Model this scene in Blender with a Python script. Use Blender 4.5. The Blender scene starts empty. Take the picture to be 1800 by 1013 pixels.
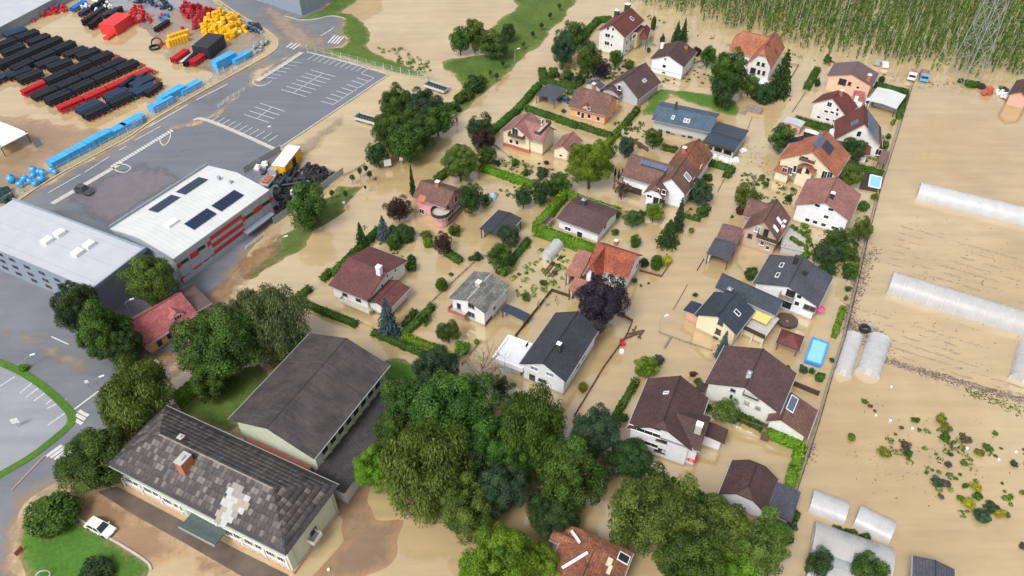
import bpy, bmesh, math, random
import numpy as np
from mathutils import Vector, Matrix
random.seed(7); RNG = np.random.default_rng(7)
SC = bpy.context.scene; COL = SC.collection
D = bpy.data; R_ = math.radians
# ------------------------------------------------------------------ camera, light, exposure
CAM_H = 100.0; PITCH = 43.0; FPX = 1350.0
cam = D.cameras.new('camera'); cam.sensor_width = 36.0; cam.lens = 36.0 * FPX / 1800.0
cam.clip_start = 1.0; cam.clip_end = 5000.0
camo = D.objects.new('camera', cam); COL.objects.link(camo)
camo.location = (0, 0, CAM_H); camo.rotation_euler = (R_(90 - PITCH), 0, 0); SC.camera = camo
SUN_EL, SUN_AZ = 52.0, 215.0      # azimuth measured clockwise from +y
W = D.worlds.new('World'); SC.world = W; W.use_nodes = True
nt = W.node_tree; nt.nodes.clear()
sky = nt.nodes.new('ShaderNodeTexSky'); sky.sky_type = 'NISHITA'; sky.sun_disc = False
sky.sun_elevation = R_(SUN_EL); sky.sun_rotation = R_(SUN_AZ)
sky.dust_density = 4.0; sky.air_density = 1.0; sky.ozone_density = 1.0
hs = nt.nodes.new('ShaderNodeHueSaturation'); hs.inputs['Saturation'].default_value = 0.25
bg = nt.nodes.new('ShaderNodeBackground'); bg.inputs['Strength'].default_value = 0.15
wo = nt.nodes.new('ShaderNodeOutputWorld')
nt.links.new(sky.outputs[0], hs.inputs['Color']); nt.links.new(hs.outputs[0], bg.inputs[0]); nt.links.new(bg.outputs[0], wo.inputs[0])
sl = D.lights.new('sun', 'SUN'); sl.energy = 1.7; sl.angle = R_(18); sl.color = (1.0, 0.97, 0.92)
so = D.objects.new('sun', sl); COL.objects.link(so)
_az = R_(SUN_AZ); _d = Vector((math.sin(_az) * math.cos(R_(SUN_EL)), math.cos(_az) * math.cos(R_(SUN_EL)), math.sin(R_(SUN_EL))))
so.rotation_euler = _d.to_track_quat('Z', 'Y').to_euler(); so.location = (0, 0, 150)
SC.view_settings.view_transform = 'Standard'; SC.view_settings.look = 'None'
SC.view_settings.gamma = 1.0; SC.view_settings.use_curve_mapping = False
SC.view_settings.exposure = 0.48
SC.cycles.max_bounces = 6; SC.cycles.diffuse_bounces = 3; SC.cycles.glossy_bounces = 3
SC.cycles.transparent_max_bounces = 8; SC.cycles.transmission_bounces = 3
# ------------------------------------------------------------------ photograph geometry
_ct, _st = math.cos(R_(PITCH)), math.sin(R_(PITCH))
def ray(px, py):
    x = px - 900.0; y = py - 506.5
    return Vector((x, FPX * _ct - y * _st, -FPX * _st - y * _ct))
def at(px, py, z=0.0):
    d = ray(px, py); s = (CAM_H - z) / -d.z
    return Vector((d.x * s, d.y * s, z))
def proj(p):
    x, y, z = p[0], p[1], p[2] - CAM_H
    f = y * _ct - z * _st; v = y * _st + z * _ct
    return 900 + FPX * x / f, 506.5 - FPX * v / f
def mpp(px, py, z=0.0):               # metres covered by one photo pixel (across) at a point
    p = at(px, py, z); return (p.y * _ct - (p.z - CAM_H) * _st) / FPX
def Z(ox, oy, *c):                    # points read off an enlarged crop whose corner is (ox, oy)
    return [(ox + c[i] / 4.222, oy + c[i + 1] / 4.222) for i in range(0, len(c), 2)]
# ------------------------------------------------------------------ object helpers
def tag(o, label=None, cat=None, group=None, kind=None):
    if label: o['label'] = label
    if cat: o['category'] = cat
    if group: o['group'] = group
    if kind: o['kind'] = kind
    return o
def empty(name, loc=(0, 0, 0), rz=0.0, label=None, cat=None, group=None):
    o = D.objects.new(name, None); COL.objects.link(o); o.location = loc; o.rotation_euler = (0, 0, rz)
    o.empty_display_size = 0.5
    return tag(o, label, cat, group)
def link(name, me, parent=None, mat=None):
    o = D.objects.new(name, me); COL.objects.link(o)
    if parent is not None: o.parent = parent
    if mat is not None:
        if len(me.materials) == 0: me.materials.append(mat)
        elif me.materials[0] != mat:
            o.material_slots[0].link = 'OBJECT'; o.material_slots[0].material = mat
    return o
def mk(name, verts, faces, mat=None, parent=None, uv=None, recalc=True, smooth=False, **tg):
    me = D.meshes.new(name); me.from_pydata([tuple(v) for v in verts], [], faces)
    if uv is not None:
        l = me.uv_layers.new(name='UVMap'); i = 0
        for poly, fu in zip(me.polygons, uv):
            for k in range(poly.loop_total):
                l.data[poly.loop_start + k].uv = fu[k]
    if recalc:
        bm = bmesh.new(); bm.from_mesh(me); bmesh.ops.recalc_face_normals(bm, faces=bm.faces); bm.to_mesh(me); bm.free()
    if smooth: me.polygons.foreach_set('use_smooth', [True] * len(me.polygons))
    o = link(name, me, parent, mat)
    if tg: tag(o, **tg)
    return o
def np_mesh(name, V, F, col=None):    # V (n,3), F (m,4 or 3) fast mesh
    me = D.meshes.new(name); n, m, k = len(V), len(F), F.shape[1]
    me.vertices.add(n); me.vertices.foreach_set('co', V.astype(np.float32).ravel())
    me.loops.add(m * k); me.loops.foreach_set('vertex_index', F.astype(np.int32).ravel())
    me.polygons.add(m); me.polygons.foreach_set('loop_start', np.arange(0, m * k, k, dtype=np.int32))
    if col is not None:
        a = me.attributes.new('tone', 'FLOAT', 'FACE'); a.data.foreach_set('value', col.astype(np.float32))
    me.update(calc_edges=True); return me
BOXF = [(0, 1, 2, 3), (4, 7, 6, 5), (0, 4, 5, 1), (1, 5, 6, 2), (2, 6, 7, 3), (3, 7, 4, 0)]
class MB:                              # collects solids into one mesh
    def __init__(s): s.v = []; s.f = []
    def raw(s, v, f):
        n = len(s.v); s.v += [tuple(p) for p in v]; s.f += [tuple(i + n for i in q) for q in f]; return s
    def box(s, x0, x1, y0, y1, z0, z1, M=None):
        v = [Vector(p) for p in ((x0, y0, z0), (x1, y0, z0), (x1, y1, z0), (x0, y1, z0), (x0, y0, z1), (x1, y0, z1), (x1, y1, z1), (x0, y1, z1))]
        if M is not None: v = [M @ p for p in v]
        return s.raw(v, BOXF)
    def bar(s, a, b, w, h=None):       # square bar between two points
        a = Vector(a); b = Vector(b); h = h or w; d = (b - a); 
        if d.length < 1e-6: return s
        d.normalize(); up = Vector((0, 0, 1)) if abs(d.z) < .95 else Vector((1, 0, 0))
        x = d.cross(up).normalized() * w / 2; y = x.cross(d).normalized() * h / 2
        v = [a - x - y, a + x - y, a + x + y, a - x + y, b - x - y, b + x - y, b + x + y, b - x + y]
        return s.raw(v, BOXF)
    def cyl(s, a, b, r0, r1=None, n=10, cap=True):
        a = Vector(a); b = Vector(b); r1 = r0 if r1 is None else r1; d = (b - a).normalized()
        up = Vector((0, 0, 1)) if abs(d.z) < .95 else Vector((1, 0, 0))
        x = d.cross(up).normalized(); y = x.cross(d)
        v = [a + (x * math.cos(t) + y * math.sin(t)) * r0 for t in [2 * math.pi * i / n for i in range(n)]]
        v += [b + (x * math.cos(t) + y * math.sin(t)) * r1 for t in [2 * math.pi * i / n for i in range(n)]]
        f = [(i, (i + 1) % n, n + (i + 1) % n, n + i) for i in range(n)]
        if cap: f += [tuple(range(n))[::-1], tuple(range(n, 2 * n))]
        return s.raw(v, f)
    def pipe(s, a, b, r, n=10, t=.82):  # open hollow pipe
        s.cyl(a, b, r, n=n, cap=False); s.cyl(a, b, r * t, n=n, cap=False)
        k = len(s.v) - 4 * n
        for i in range(n):
            j = (i + 1) % n
            s.f.append((k + i, k + j, k + 2 * n + j, k + 2 * n + i)); s.f.append((k + n + i, k + n + j, k + 3 * n + j, k + 3 * n + i))
        return s
    def build(s, name, mat, parent=None, recalc=True, **tg): return mk(name, s.v, s.f, mat, parent, recalc=recalc, **tg)
    def mesh(s, name, mat=None):
        me = D.meshes.new(name); me.from_pydata(s.v, [], s.f)
        bm = bmesh.new(); bm.from_mesh(me); bmesh.ops.recalc_face_normals(bm, faces=bm.faces); bm.to_mesh(me); bm.free()
        if mat: me.materials.append(mat)
        return me
# ------------------------------------------------------------------ materials
def _new(name):
    m = D.materials.new(name); m.use_nodes = True; n = m.node_tree; n.nodes.clear()
    o = n.nodes.new('ShaderNodeOutputMaterial'); p = n.nodes.new('ShaderNodeBsdfPrincipled'); n.links.new(p.outputs[0], o.inputs[0])
    return m, n, p
def _noise(n, scale, detail=4, rough=.6, vec=None):
    t = n.nodes.new('ShaderNodeTexNoise'); t.inputs['Scale'].default_value = scale; t.inputs['Detail'].default_value = detail
    t.inputs['Roughness'].default_value = rough
    if vec: n.links.new(vec, t.inputs['Vector'])
    return t
def _ramp(n, fac, stops):
    r = n.nodes.new('ShaderNodeValToRGB'); e = r.color_ramp.elements
    while len(e) > len(stops): e.remove(e[-1])
    while len(e) < len(stops): e.new(.5)
    for q, (p, c) in zip(e, stops):
        q.position = p; q.color = (*c, 1) if len(c) == 3 else c
    n.links.new(fac, r.inputs[0]); return r
def _pos(n, scale=None):
    g = n.nodes.new('ShaderNodeNewGeometry'); return g.outputs['Position']
def _mix(n, f, a, b, mode='MIX'):
    x = n.nodes.new('ShaderNodeMix'); x.data_type = 'RGBA'; x.blend_type = mode
    for k, v in ((0, f), (6, a), (7, b)):
        if isinstance(v, (int, float)): x.inputs[k].default_value = v
        elif isinstance(v, tuple): x.inputs[k].default_value = (*v, 1)
        else: n.links.new(v, x.inputs[k])
    return x.outputs[2]
def _bump(n, p, h, strength=.3, dist=.05):
    b = n.nodes.new('ShaderNodeBump'); b.inputs['Strength'].default_value = strength; b.inputs['Distance'].default_value = dist
    n.links.new(h, b.inputs['Height']); n.links.new(b.outputs[0], p.inputs['Normal']); return b
def sc(c, k): return tuple(min(1, x * k) for x in c)
def plain(name, c, rough=.6, var=.12, scale=1.5, metal=0, spec=.5, fine=9.0):
    m, n, p = _new(name); pos = _pos(n)
    a = _noise(n, scale, 5, .6, pos); b = _noise(n, fine, 3, .6, pos)
    r = _ramp(n, a.outputs[0], [(.3, sc(c, 1 - var)), (.7, sc(c, 1 + var))])
    r2 = _ramp(n, b.outputs[0], [(.3, (.88, .88, .88)), (.7, (1, 1, 1))])
    n.links.new(_mix(n, 1.0, r.outputs[0], r2.outputs[0], 'MULTIPLY'), p.inputs['Base Color'])
    p.inputs['Roughness'].default_value = rough; p.inputs['Metallic'].default_value = metal
    p.inputs['Specular IOR Level'].default_value = spec
    return m
def render_wall(name, c, dirt=(.25, .2, .15)):     # rendered masonry with streaks and a muddy foot line
    m, n, p = _new(name); pos = _pos(n)
    a = _noise(n, .8, 5, .65, pos)
    mp = n.nodes.new('ShaderNodeMapping'); mp.inputs['Scale'].default_value = (1.2, 1.2, .5); n.links.new(pos, mp.inputs[0])
    b = _noise(n, 1.0, 4, .6, mp.outputs[0])
    r = _ramp(n, a.outputs[0], [(.3, sc(c, .9)), (.7, sc(c, 1.04))]); r2 = _ramp(n, b.outputs[0], [(.3, (.93, .93, .92)), (.65, (1, 1, 1))])
    base = _mix(n, 1.0, r.outputs[0], r2.outputs[0], 'MULTIPLY')
    sx = n.nodes.new('ShaderNodeSeparateXYZ'); n.links.new(pos, sx.inputs[0])
    ad = n.nodes.new('ShaderNodeMath'); ad.operation = 'MULTIPLY_ADD'; ad.inputs[1].default_value = -.55; n.links.new(a.outputs[0], ad.inputs[0]); n.links.new(sx.outputs[2], ad.inputs[2])
    f = _ramp(n, ad.outputs[0], [(0.0, (.9,) * 3), (.12, (.6,) * 3), (.45, (0,) * 3)])
    n.links.new(_mix(n, f.outputs[0], base, (.36, .26, .16)), p.inputs['Base Color'])
    p.inputs['Roughness'].default_value = .85; return m
def tile_roof(name, c, c2=None, bw=.32, rh=.38, var=.22, rough=.75, bump=.6, lich=.25, mort=None):
    m, n, p = _new(name); pos = _pos(n); uv = n.nodes.new('ShaderNodeUVMap')
    br = n.nodes.new('ShaderNodeTexBrick'); br.inputs['Scale'].default_value = 1.0
    br.inputs['Brick Width'].default_value = bw; br.inputs['Row Height'].default_value = rh
    br.inputs['Mortar Size'].default_value = .035 * min(1, bw / .3); br.inputs['Mortar Smooth'].default_value = .3; br.inputs['Bias'].default_value = 0
    c2 = c2 or sc(c, 1 - var)
    br.inputs['Color1'].default_value = (*sc(c, 1 + var * .6), 1); br.inputs['Color2'].default_value = (*c2, 1)
    br.inputs['Mortar'].default_value = (*(mort or sc(c, .45)), 1); n.links.new(uv.outputs[0], br.inputs['Vector'])
    a = _noise(n, .35, 5, .65, pos); b = _noise(n, 2.5, 4, .7, pos)
    r = _ramp(n, a.outputs[0], [(.3, (.92 - lich,) * 3), (.7, (1 + lich * .45,) * 3)])
    r2 = _ramp(n, b.outputs[0], [(.35, (.76,) * 3), (.65, (1.06,) * 3)])
    x = _mix(n, 1.0, br.outputs['Color'], r.outputs[0], 'MULTIPLY'); x = _mix(n, 1.0, x, r2.outputs[0], 'MULTIPLY')
    n.links.new(x, p.inputs['Base Color']); p.inputs['Roughness'].default_value = rough
    inv = n.nodes.new('ShaderNodeMath'); inv.operation = 'SUBTRACT'; inv.inputs[0].default_value = 1; n.links.new(br.outputs['Fac'], inv.inputs[1])
    _bump(n, p, inv.outputs[0], bump, .04); return m
def seam_roof(name, c, pitch=1.0, rough=.35, var=.08, metal=0.0, axis='X', depth=.05, seam=.93):
    m, n, p = _new(name); pos = _pos(n); uv = n.nodes.new('ShaderNodeUVMap')
    s = n.nodes.new('ShaderNodeSeparateXYZ'); n.links.new(uv.outputs[0], s.inputs[0])
    d = n.nodes.new('ShaderNodeMath'); d.operation = 'DIVIDE'; d.inputs[1].default_value = pitch; n.links.new(s.outputs[axis], d.inputs[0])
    fr = n.nodes.new('ShaderNodeMath'); fr.operation = 'FRACT'; n.links.new(d.outputs[0], fr.inputs[0])
    r = _ramp(n, fr.outputs[0], [(0, (1, 1, 1)), (seam, (1, 1, 1)), (min(.99, seam + .02), (.72,) * 3), (1, (.72,) * 3)])
    a = _noise(n, .3, 5, .6, pos); r1 = _ramp(n, a.outputs[0], [(.3, sc(c, 1 - var * 1.6)), (.7, sc(c, 1 + var))])
    b = _noise(n, 4, 3, .6, pos); r2 = _ramp(n, b.outputs[0], [(.3, (.92,) * 3), (.7, (1,) * 3)])
    x = _mix(n, 1.0, r1.outputs[0], r.outputs[0], 'MULTIPLY'); x = _mix(n, 1.0, x, r2.outputs[0], 'MULTIPLY')
    n.links.new(x, p.inputs['Base Color']); p.inputs['Roughness'].default_value = rough; p.inputs['Metallic'].default_value = metal
    _bump(n, p, r.outputs[0], .6, depth); return m
def leafmat(name, dark, light, trans=.25):
    m, n, p = _new(name)
    at_ = n.nodes.new('ShaderNodeAttribute'); at_.attribute_name = 'tone'
    oi = n.nodes.new('ShaderNodeObjectInfo')
    r = _ramp(n, at_.outputs['Fac'], [(0, dark), (1, light)])
    hsn = n.nodes.new('ShaderNodeHueSaturation'); n.links.new(r.outputs[0], hsn.inputs['Color'])
    mr = n.nodes.new('ShaderNodeMapRange'); mr.inputs['To Min'].default_value = .482; mr.inputs['To Max'].default_value = .515; n.links.new(oi.outputs['Random'], mr.inputs['Value'])
    n.links.new(mr.outputs[0], hsn.inputs['Hue'])
    mv = n.nodes.new('ShaderNodeMapRange'); mv.inputs['To Min'].default_value = .85; mv.inputs['To Max'].default_value = 1.2; n.links.new(oi.outputs['Random'], mv.inputs['Value'])
    n.links.new(mv.outputs[0], hsn.inputs['Value'])
    n.links.new(hsn.outputs[0], p.inputs['Base Color']); p.inputs['Roughness'].default_value = .6
    p.inputs['Specular IOR Level'].default_value = .25
    tr = n.nodes.new('ShaderNodeBsdfTranslucent'); n.links.new(hsn.outputs[0], tr.inputs[0])
    mx = n.nodes.new('ShaderNodeMixShader'); mx.inputs[0].default_value = trans
    n.links.new(p.outputs[0], mx.inputs[1]); n.links.new(tr.outputs[0], mx.inputs[2])
    out = [q for q in n.nodes if q.type == 'OUTPUT_MATERIAL'][0]; n.links.new(mx.outputs[0], out.inputs[0]); return m
M = {}
def P(key, *a, **k):
    if key not in M: M[key] = plain(key, *a, **k)
    return M[key]
P('glass', (.025, .03, .037), rough=.08, var=.1); P('glass_light', (.22, .27, .30), rough=.1)
P('white_paint', (.78, .78, .78), rough=.45, var=.03); P('grey_frame', (.32, .33, .34), rough=.4, var=.05)
P('dark_metal', (.05, .055, .06), rough=.4); P('brown_wood', (.11, .06, .035), rough=.7); P('dark_wood', (.05, .032, .024), rough=.7)
P('concrete', (.42, .41, .38), rough=.9, var=.15); P('brick', (.38, .13, .07), rough=.85, var=.2)
P('solar', (.012, .022, .06), rough=.12, var=.1); P('steel', (.5, .52, .54), rough=.35, metal=.7)
P('solar_light', (.075, .12, .21), rough=.12, var=.2)
P('black_plastic', (.016, .021, .032), rough=.42, var=.2); P('red_plastic', (.50, .018, .028), rough=.4)
P('yellow_plastic', (.78, .42, .015), rough=.4); P('blue_plastic', (.02, .20, .58), rough=.35)
P('sky_blue', (.045, .29, .66), rough=.3, var=.15); P('timber_orange', (.40, .13, .06), rough=.8, var=.3); P('rack', (.13, .045, .035), rough=.8, var=.3)
P('rubber', (.02, .02, .022), rough=.8); P('pale_blue', (.35, .5, .62), rough=.4)
P('cream_paint', (.62, .58, .44), rough=.6); P('pink_cloth', (.7, .08, .22), rough=.7); P('red_paint', (.42, .025, .035), rough=.45, var=.06)
P('bark', (.075, .055, .042), rough=.95, var=.3, scale=4); P('bare_twig', (.24, .18, .13), rough=.95, var=.2)
P('timber_grey', (.24, .20, .17), rough=.9, var=.25); P('pool_water', (.24, .55, .68), rough=.06, var=.05)
WALLC = dict(white=(.72, .74, .77), offwhite=(.66, .66, .62), grey=(.42, .43, .44), cream=(.70, .62, .44), yellow=(.78, .62, .33), pink=(.62, .30, .32),
             peach=(.70, .42, .30), orange=(.78, .36, .16), tan=(.45, .33, .25), palegreen=(.52, .56, .43), salmon=(.60, .33, .25))
WM = {k: render_wall('wall_' + k, c) for k, c in WALLC.items()}
RM = dict(
    maroon=tile_roof('roof_maroon', (.16, .052, .050)), darkred=tile_roof('roof_darkred', (.17, .042, .036)),
    darkbrown=tile_roof('roof_darkbrown', (.092, .047, .042)), brown=tile_roof('roof_brown', (.19, .095, .075), lich=.3),
    mauve=tile_roof('roof_mauve', (.24, .13, .125)), plum=tile_roof('roof_plum', (.115, .062, .062)),
    slate=tile_roof('roof_slate', (.085, .087, .115)), navy=tile_roof('roof_navy', (.035, .052, .078)), charcoal=tile_roof('roof_charcoal', (.048, .052, .066)),
    bluegrey=tile_roof('roof_bluegrey', (.085, .135, .20)), rust=tile_roof('roof_rust', (.33, .12, .06), (.17, .07, .045), lich=.45),
    terracotta=tile_roof('roof_terracotta', (.46, .16, .085), lich=.3), salmon=tile_roof('roof_salmon', (.46, .20, .15)),
    redorange=tile_roof('roof_redorange', (.42, .095, .04), (.22, .05, .03), lich=.4), rose=tile_roof('roof_rose', (.36, .16, .14)),
    red=tile_roof('roof_red', (.47, .13, .13), bw=.5, rh=.42), oldbrown=tile_roof('roof_oldbrown', (.14, .095, .085), (.10, .07, .065), bw=.9, rh=.9),
    grey_check=tile_roof('roof_grey_check', (.20, .20, .185), (.12, .12, .115), bw=.9, rh=.62, mort=(.06, .06, .06), lich=.35),
    fibre=tile_roof('roof_fibre', (.064, .055, .055), (.048, .042, .043), bw=.4, rh=2.4, lich=.4, mort=(.045, .04, .04)),
    shingle_dark=tile_roof('roof_shingle_dark', (.055, .050, .054), (.044, .040, .043), bw=.6, rh=.5, lich=.3),
    whitemetal=seam_roof('roof_whitemetal', (.56, .57, .57), pitch=1.0, var=.05), palemetal=seam_roof('roof_palemetal', (.43, .455, .50), pitch=4.5, seam=.975, var=.05),
    flatwhite=plain('roof_flatwhite', (.62, .64, .68), rough=.6, var=.05), darkflat=seam_roof('roof_darkflat', (.035, .05, .075), pitch=.7),
    redflat=plain('roof_redflat', (.40, .13, .10), rough=.8, var=.15), brownsheet=seam_roof('roof_brownsheet', (.11, .07, .065), pitch=.5))
# ------------------------------------------------------------------ buildings
def opl(o, d, p0, n):                  # ray / plane
    t = (p0 - o).dot(n) / d.dot(n); return o + d * t
_cache = {}
class Bld:
    def __init__(s, name, label, cat, E1, E2, E3, he, group=None, hd=None, W=None, hs=.78):
        s.hs = hs if he > 3.25 else 1.0; he = he * s.hs
        p1, p2, p3 = at(*E1, he), at(*E2, he), at(*E3, he)
        for p in (p1, p2, p3): p.z = 0
        u = (p3 - p2); v = (p2 - p1); lu, lv = u.length, v.length
        up = u.normalized(); vp = v.normalized(); sgn = 1 if (up.x * vp.y - up.y * vp.x) > 0 else -1
        vr = Vector((vp.y, -vp.x, 0)) * sgn          # v rotated onto u
        uu = (up * lu + vr * lv).normalized()
        if hd is not None:
            h = Vector((math.cos(R_(hd)), math.sin(R_(hd)), 0)); uu = h if h.dot(uu) > 0 else -h
        s.L = abs((p3 - p2).dot(uu)); vv = Vector((-uu.y, uu.x, 0)) * sgn; s.W = abs((p2 - p1).dot(vv)) if W is None else W
        s.m = sgn; s.u, s.v = uu, vv
        mid = p2 + uu * s.L / 2 - vv * s.W / 2
        s.c = mid; s.he = he; s.vols = {}
        s.root = empty(name, (mid.x, mid.y, 0), math.atan2(uu.y, uu.x), label, cat, group)
    def P(s, u, v, z): return (u, v * s.m, z)
    def lray(s, px, py):
        o = Vector((0, 0, CAM_H)) - s.c; d = ray(px, py)
        return Vector((o.dot(s.u), o.dot(s.v), o.z)), Vector((d.dot(s.u), d.dot(s.v), d.z))
    def loc(s, px, py, z):             # photo point on a level plane, in local (u, v)
        o, d = s.lray(px, py); t = (z - o.z) / d.z; q = o + d * t; return q.x, q.y
    def add(s, name, verts, faces, mat, parent=None, uv=None, **k): return mk(name, [s.P(*p) for p in verts], faces, mat, parent or s.root, uv=uv, **k)
    def box(s, name, u0, u1, v0, v1, z0, z1, mat, parent=None):
        return s.add(name, [(u0, v0, z0), (u1, v0, z0), (u1, v1, z0), (u0, v1, z0), (u0, v0, z1), (u1, v0, z1), (u1, v1, z1), (u0, v1, z1)], BOXF, mat, parent)
    def vol(s, key='main', **k):
        x = Vol(s, **k); s.vols[key] = x; return x
class Vol:
    """gabled, hipped or half-hipped volume; a runs along the ridge, c across it; ax='u' or 'v'"""
    def __init__(s, b, u0=None, u1=None, v0=None, v1=None, he=None, hr=None, rise=None, R=None, k=(0, 0), ax='u', ov=.55, ovg=.45, t=.2, roof=None, wall=None,
                 base=-1.2, rname='roof', wname='wall', cap=None, gut='grey_frame', cmf=.5, ridge=True, nowall=False):
        s.b = b; u0 = -b.L / 2 if u0 is None else u0; u1 = b.L / 2 if u1 is None else u1; v0 = -b.W / 2 if v0 is None else v0; v1 = b.W / 2 if v1 is None else v1
        s.ax = ax; s.he = he = b.he if he is None else (he * b.hs if b.hs != 1 and he > 3.1 and (he - b.he) > -3 else he)
        s.a0, s.a1, s.c0, s.c1 = (u0, u1, v0, v1) if ax == 'u' else (v0, v1, u0, u1)
        s.cm = s.c0 + (s.c1 - s.c0) * cmf; s.k = k; hw = (s.c1 - s.c0) / 2
        if hr is None:
            if R is not None:
                best = None
                for i in range(8, 75):
                    z = he + hw * math.tan(R_(i)) ; a = s.a0 + k[0] * hw
                    w = s.world(a, s.cm, z); q = proj(w); e = (q[0] - R[0]) ** 2 + (q[1] - R[1]) ** 2
                    if best is None or e < best[0]: best = (e, z, i)
                hr = best[1]; ang = best[2]
                if ang > 46 or ang < 12: hr = he + hw * math.tan(R_(min(44, max(14, ang)))); print('ridge', b.root.name, 'wanted', ang, 'err %.1f' % best[0] ** .5)
            else: hr = he + (rise if rise is not None else hw * .7)
        s.hr = hr; s.hw = hw; s.ov, s.ovg = ov, ovg; s.t = t
        sl = hr - he
        def z_at(c): return hr - sl * (abs(c - s.cm) / ((s.cm - s.c0) if c < s.cm else (s.c1 - s.cm)))
        s.z_at = z_at
        A0, A1 = s.a0 + hw * k[0], s.a1 - hw * k[1]; s.A0, s.A1 = A0, A1
        polys = []
        for c in (s.c0, s.c1):
            q = [(s.a0, c, he)]
            if k[0] > 0 and k[0] < 1: q.append((s.a0, s.cm + (c - s.cm) * k[0], hr - sl * k[0]))
            q += [(A0, s.cm, hr), (A1, s.cm, hr)]
            if k[1] > 0 and k[1] < 1: q.append((s.a1, s.cm + (c - s.cm) * k[1], hr - sl * k[1]))
            q.append((s.a1, c, he)); polys.append(q)
        for a, A, kk in ((s.a0, A0, k[0]), (s.a1, A1, k[1])):
            if kk > 0: polys.append([(a, s.cm + (s.c0 - s.cm) * kk, hr - sl * kk), (A, s.cm, hr), (a, s.cm + (s.c1 - s.cm) * kk, hr - sl * kk)])
        V = []; idx = {}; F = []; UV = []
        def vi(p):
            kx = tuple(round(x, 4) for x in p)
            if kx not in idx: idx[kx] = len(V); V.append(p)
            return idx[kx]
        for n_, q in enumerate(polys):
            F.append([vi(p) for p in q])
            if n_ < 2: UV.append([(p[0], math.hypot(p[1] - s.cm, p[2] - hr)) for p in q])
            else: UV.append([(p[1], math.hypot(p[0] - (A0 if n_ == 2 and k[0] > 0 else A1), p[2] - hr)) for p in q])
        nV = len(V); edges = {}
        for f in F:
            for i in range(len(f)):
                e = (f[i], f[(i + 1) % len(f)]); kx = tuple(sorted(e)); edges.setdefault(kx, []).append(e)
        V2 = V + [(p[0], p[1], p[2] - t) for p in V]; nf = len(F)
        F2 = F + [[i + nV for i in f[::-1]] for f in F]; UV2 = UV + [list(reversed(x)) for x in UV]
        for kx, es in edges.items():
            if len(es) == 1: i, j = es[0]; F2.append([j, i, i + nV, j + nV]); UV2.append([(0, 0), (.1, 0), (.1, .1), (0, .1)])
        s.roof = None
        if roof is not None: s.roof = s.add(rname, V2, F2, RM[roof] if isinstance(roof, str) else roof, uv=UV2, recalc=True)
        # ridge cap and gutters
        if roof is not None and ridge:
            w = .16; z = hr + .05
            cm_ = M[cap] if cap else s.roof.data.materials[0]
            s.add('ridge_cap', [(A0, s.cm - w, z - .13), (A0, s.cm, z + .04), (A0, s.cm + w, z - .13), (A1, s.cm - w, z - .13), (A1, s.cm, z + .04), (A1, s.cm + w, z - .13)],
                  [(0, 1, 2), (3, 5, 4), (0, 3, 4, 1), (1, 4, 5, 2), (0, 2, 5, 3)], cm_, parent=s.roof, uv=[[(0, 0)] * 3, [(0, 0)] * 3] + [[(0, 0)] * 4] * 3)
            for c, sg in ((s.c0, -1), (s.c1, 1)):
                m_ = MB(); c_ = c + sg * .07; m_.box(s.a0, s.a1, min(c + sg * .004, c_ + sg * .06), max(c + sg * .004, c_ + sg * .06), he - .17, he - .05)
                s.add('gutter', m_.v, m_.f, M[gut], parent=s.roof)
        # walls
        if wall is not None and not nowall:
            al, ar, cl, cr = s.a0 + ovg, s.a1 - ovg, s.c0 + ov, s.c1 - ov; g = .04
            def prof(kk, inset):
                if kk <= 0: return [(cl, base), (cl, z_at(cl) - g), (s.cm, hr - g), (cr, z_at(cr) - g), (cr, base)]
                zt = hr - sl * kk + sl / hw * inset - g
                zt = min(zt, hr - g)
                if zt <= z_at(cl) - g: return [(cl, base), (cl, zt), (cr, zt), (cr, base)]
                d0 = (hr - g - zt) / sl * (s.cm - s.c0); d1 = (hr - g - zt) / sl * (s.c1 - s.cm)
                return [(cl, base), (cl, z_at(cl) - g), (s.cm - d0, zt), (s.cm + d1, zt), (cr, z_at(cr) - g), (cr, base)]
            V = []; F = []
            for a, kk in ((al, k[0]), (ar, k[1])):
                p = prof(kk, ovg); n0 = len(V); V += [(a, c, z) for c, z in p]; F.append(list(range(n0, n0 + len(p))))
            f0, f1 = F[0], F[1]
            F.append([f0[0], f0[1], f1[1], f1[0]]); F.append([f0[-1], f0[-2], f1[-2], f1[-1]])
            s.wall = s.add(wname, V, F, WM[wall] if isinstance(wall, str) else wall)
        s.al, s.ar, s.cl, s.cr = s.a0 + ovg, s.a1 - ovg, s.c0 + ov, s.c1 - ov
    def uvz(s, a, c, z): return (a, c, z) if s.ax == 'u' else (c, a, z)
    def add(s, name, verts, faces, mat, parent=None, uv=None, **k):
        return s.b.add(name, [s.uvz(*p) for p in verts], faces, mat, parent, uv, **k)
    def world(s, a, c, z):
        u, v, z = s.uvz(a, c, z); b = s.b; return b.c + b.u * u + b.v * v + Vector((0, 0, z))
    def plane(s, side, off=0.0):       # wall plane in (u, v, z)
        al, ar, cl, cr = s.al, s.ar, s.cl, s.cr
        p, n = {'f': ((al - off, 0, 0), (-1, 0, 0)), 'b': ((ar + off, 0, 0), (1, 0, 0)), 'l': ((0, cl - off, 0), (0, -1, 0)), 'r': ((0, cr + off, 0), (0, 1, 0))}[side]
        return Vector(s.uvz(*p)), Vector(s.uvz(*n))
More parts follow.
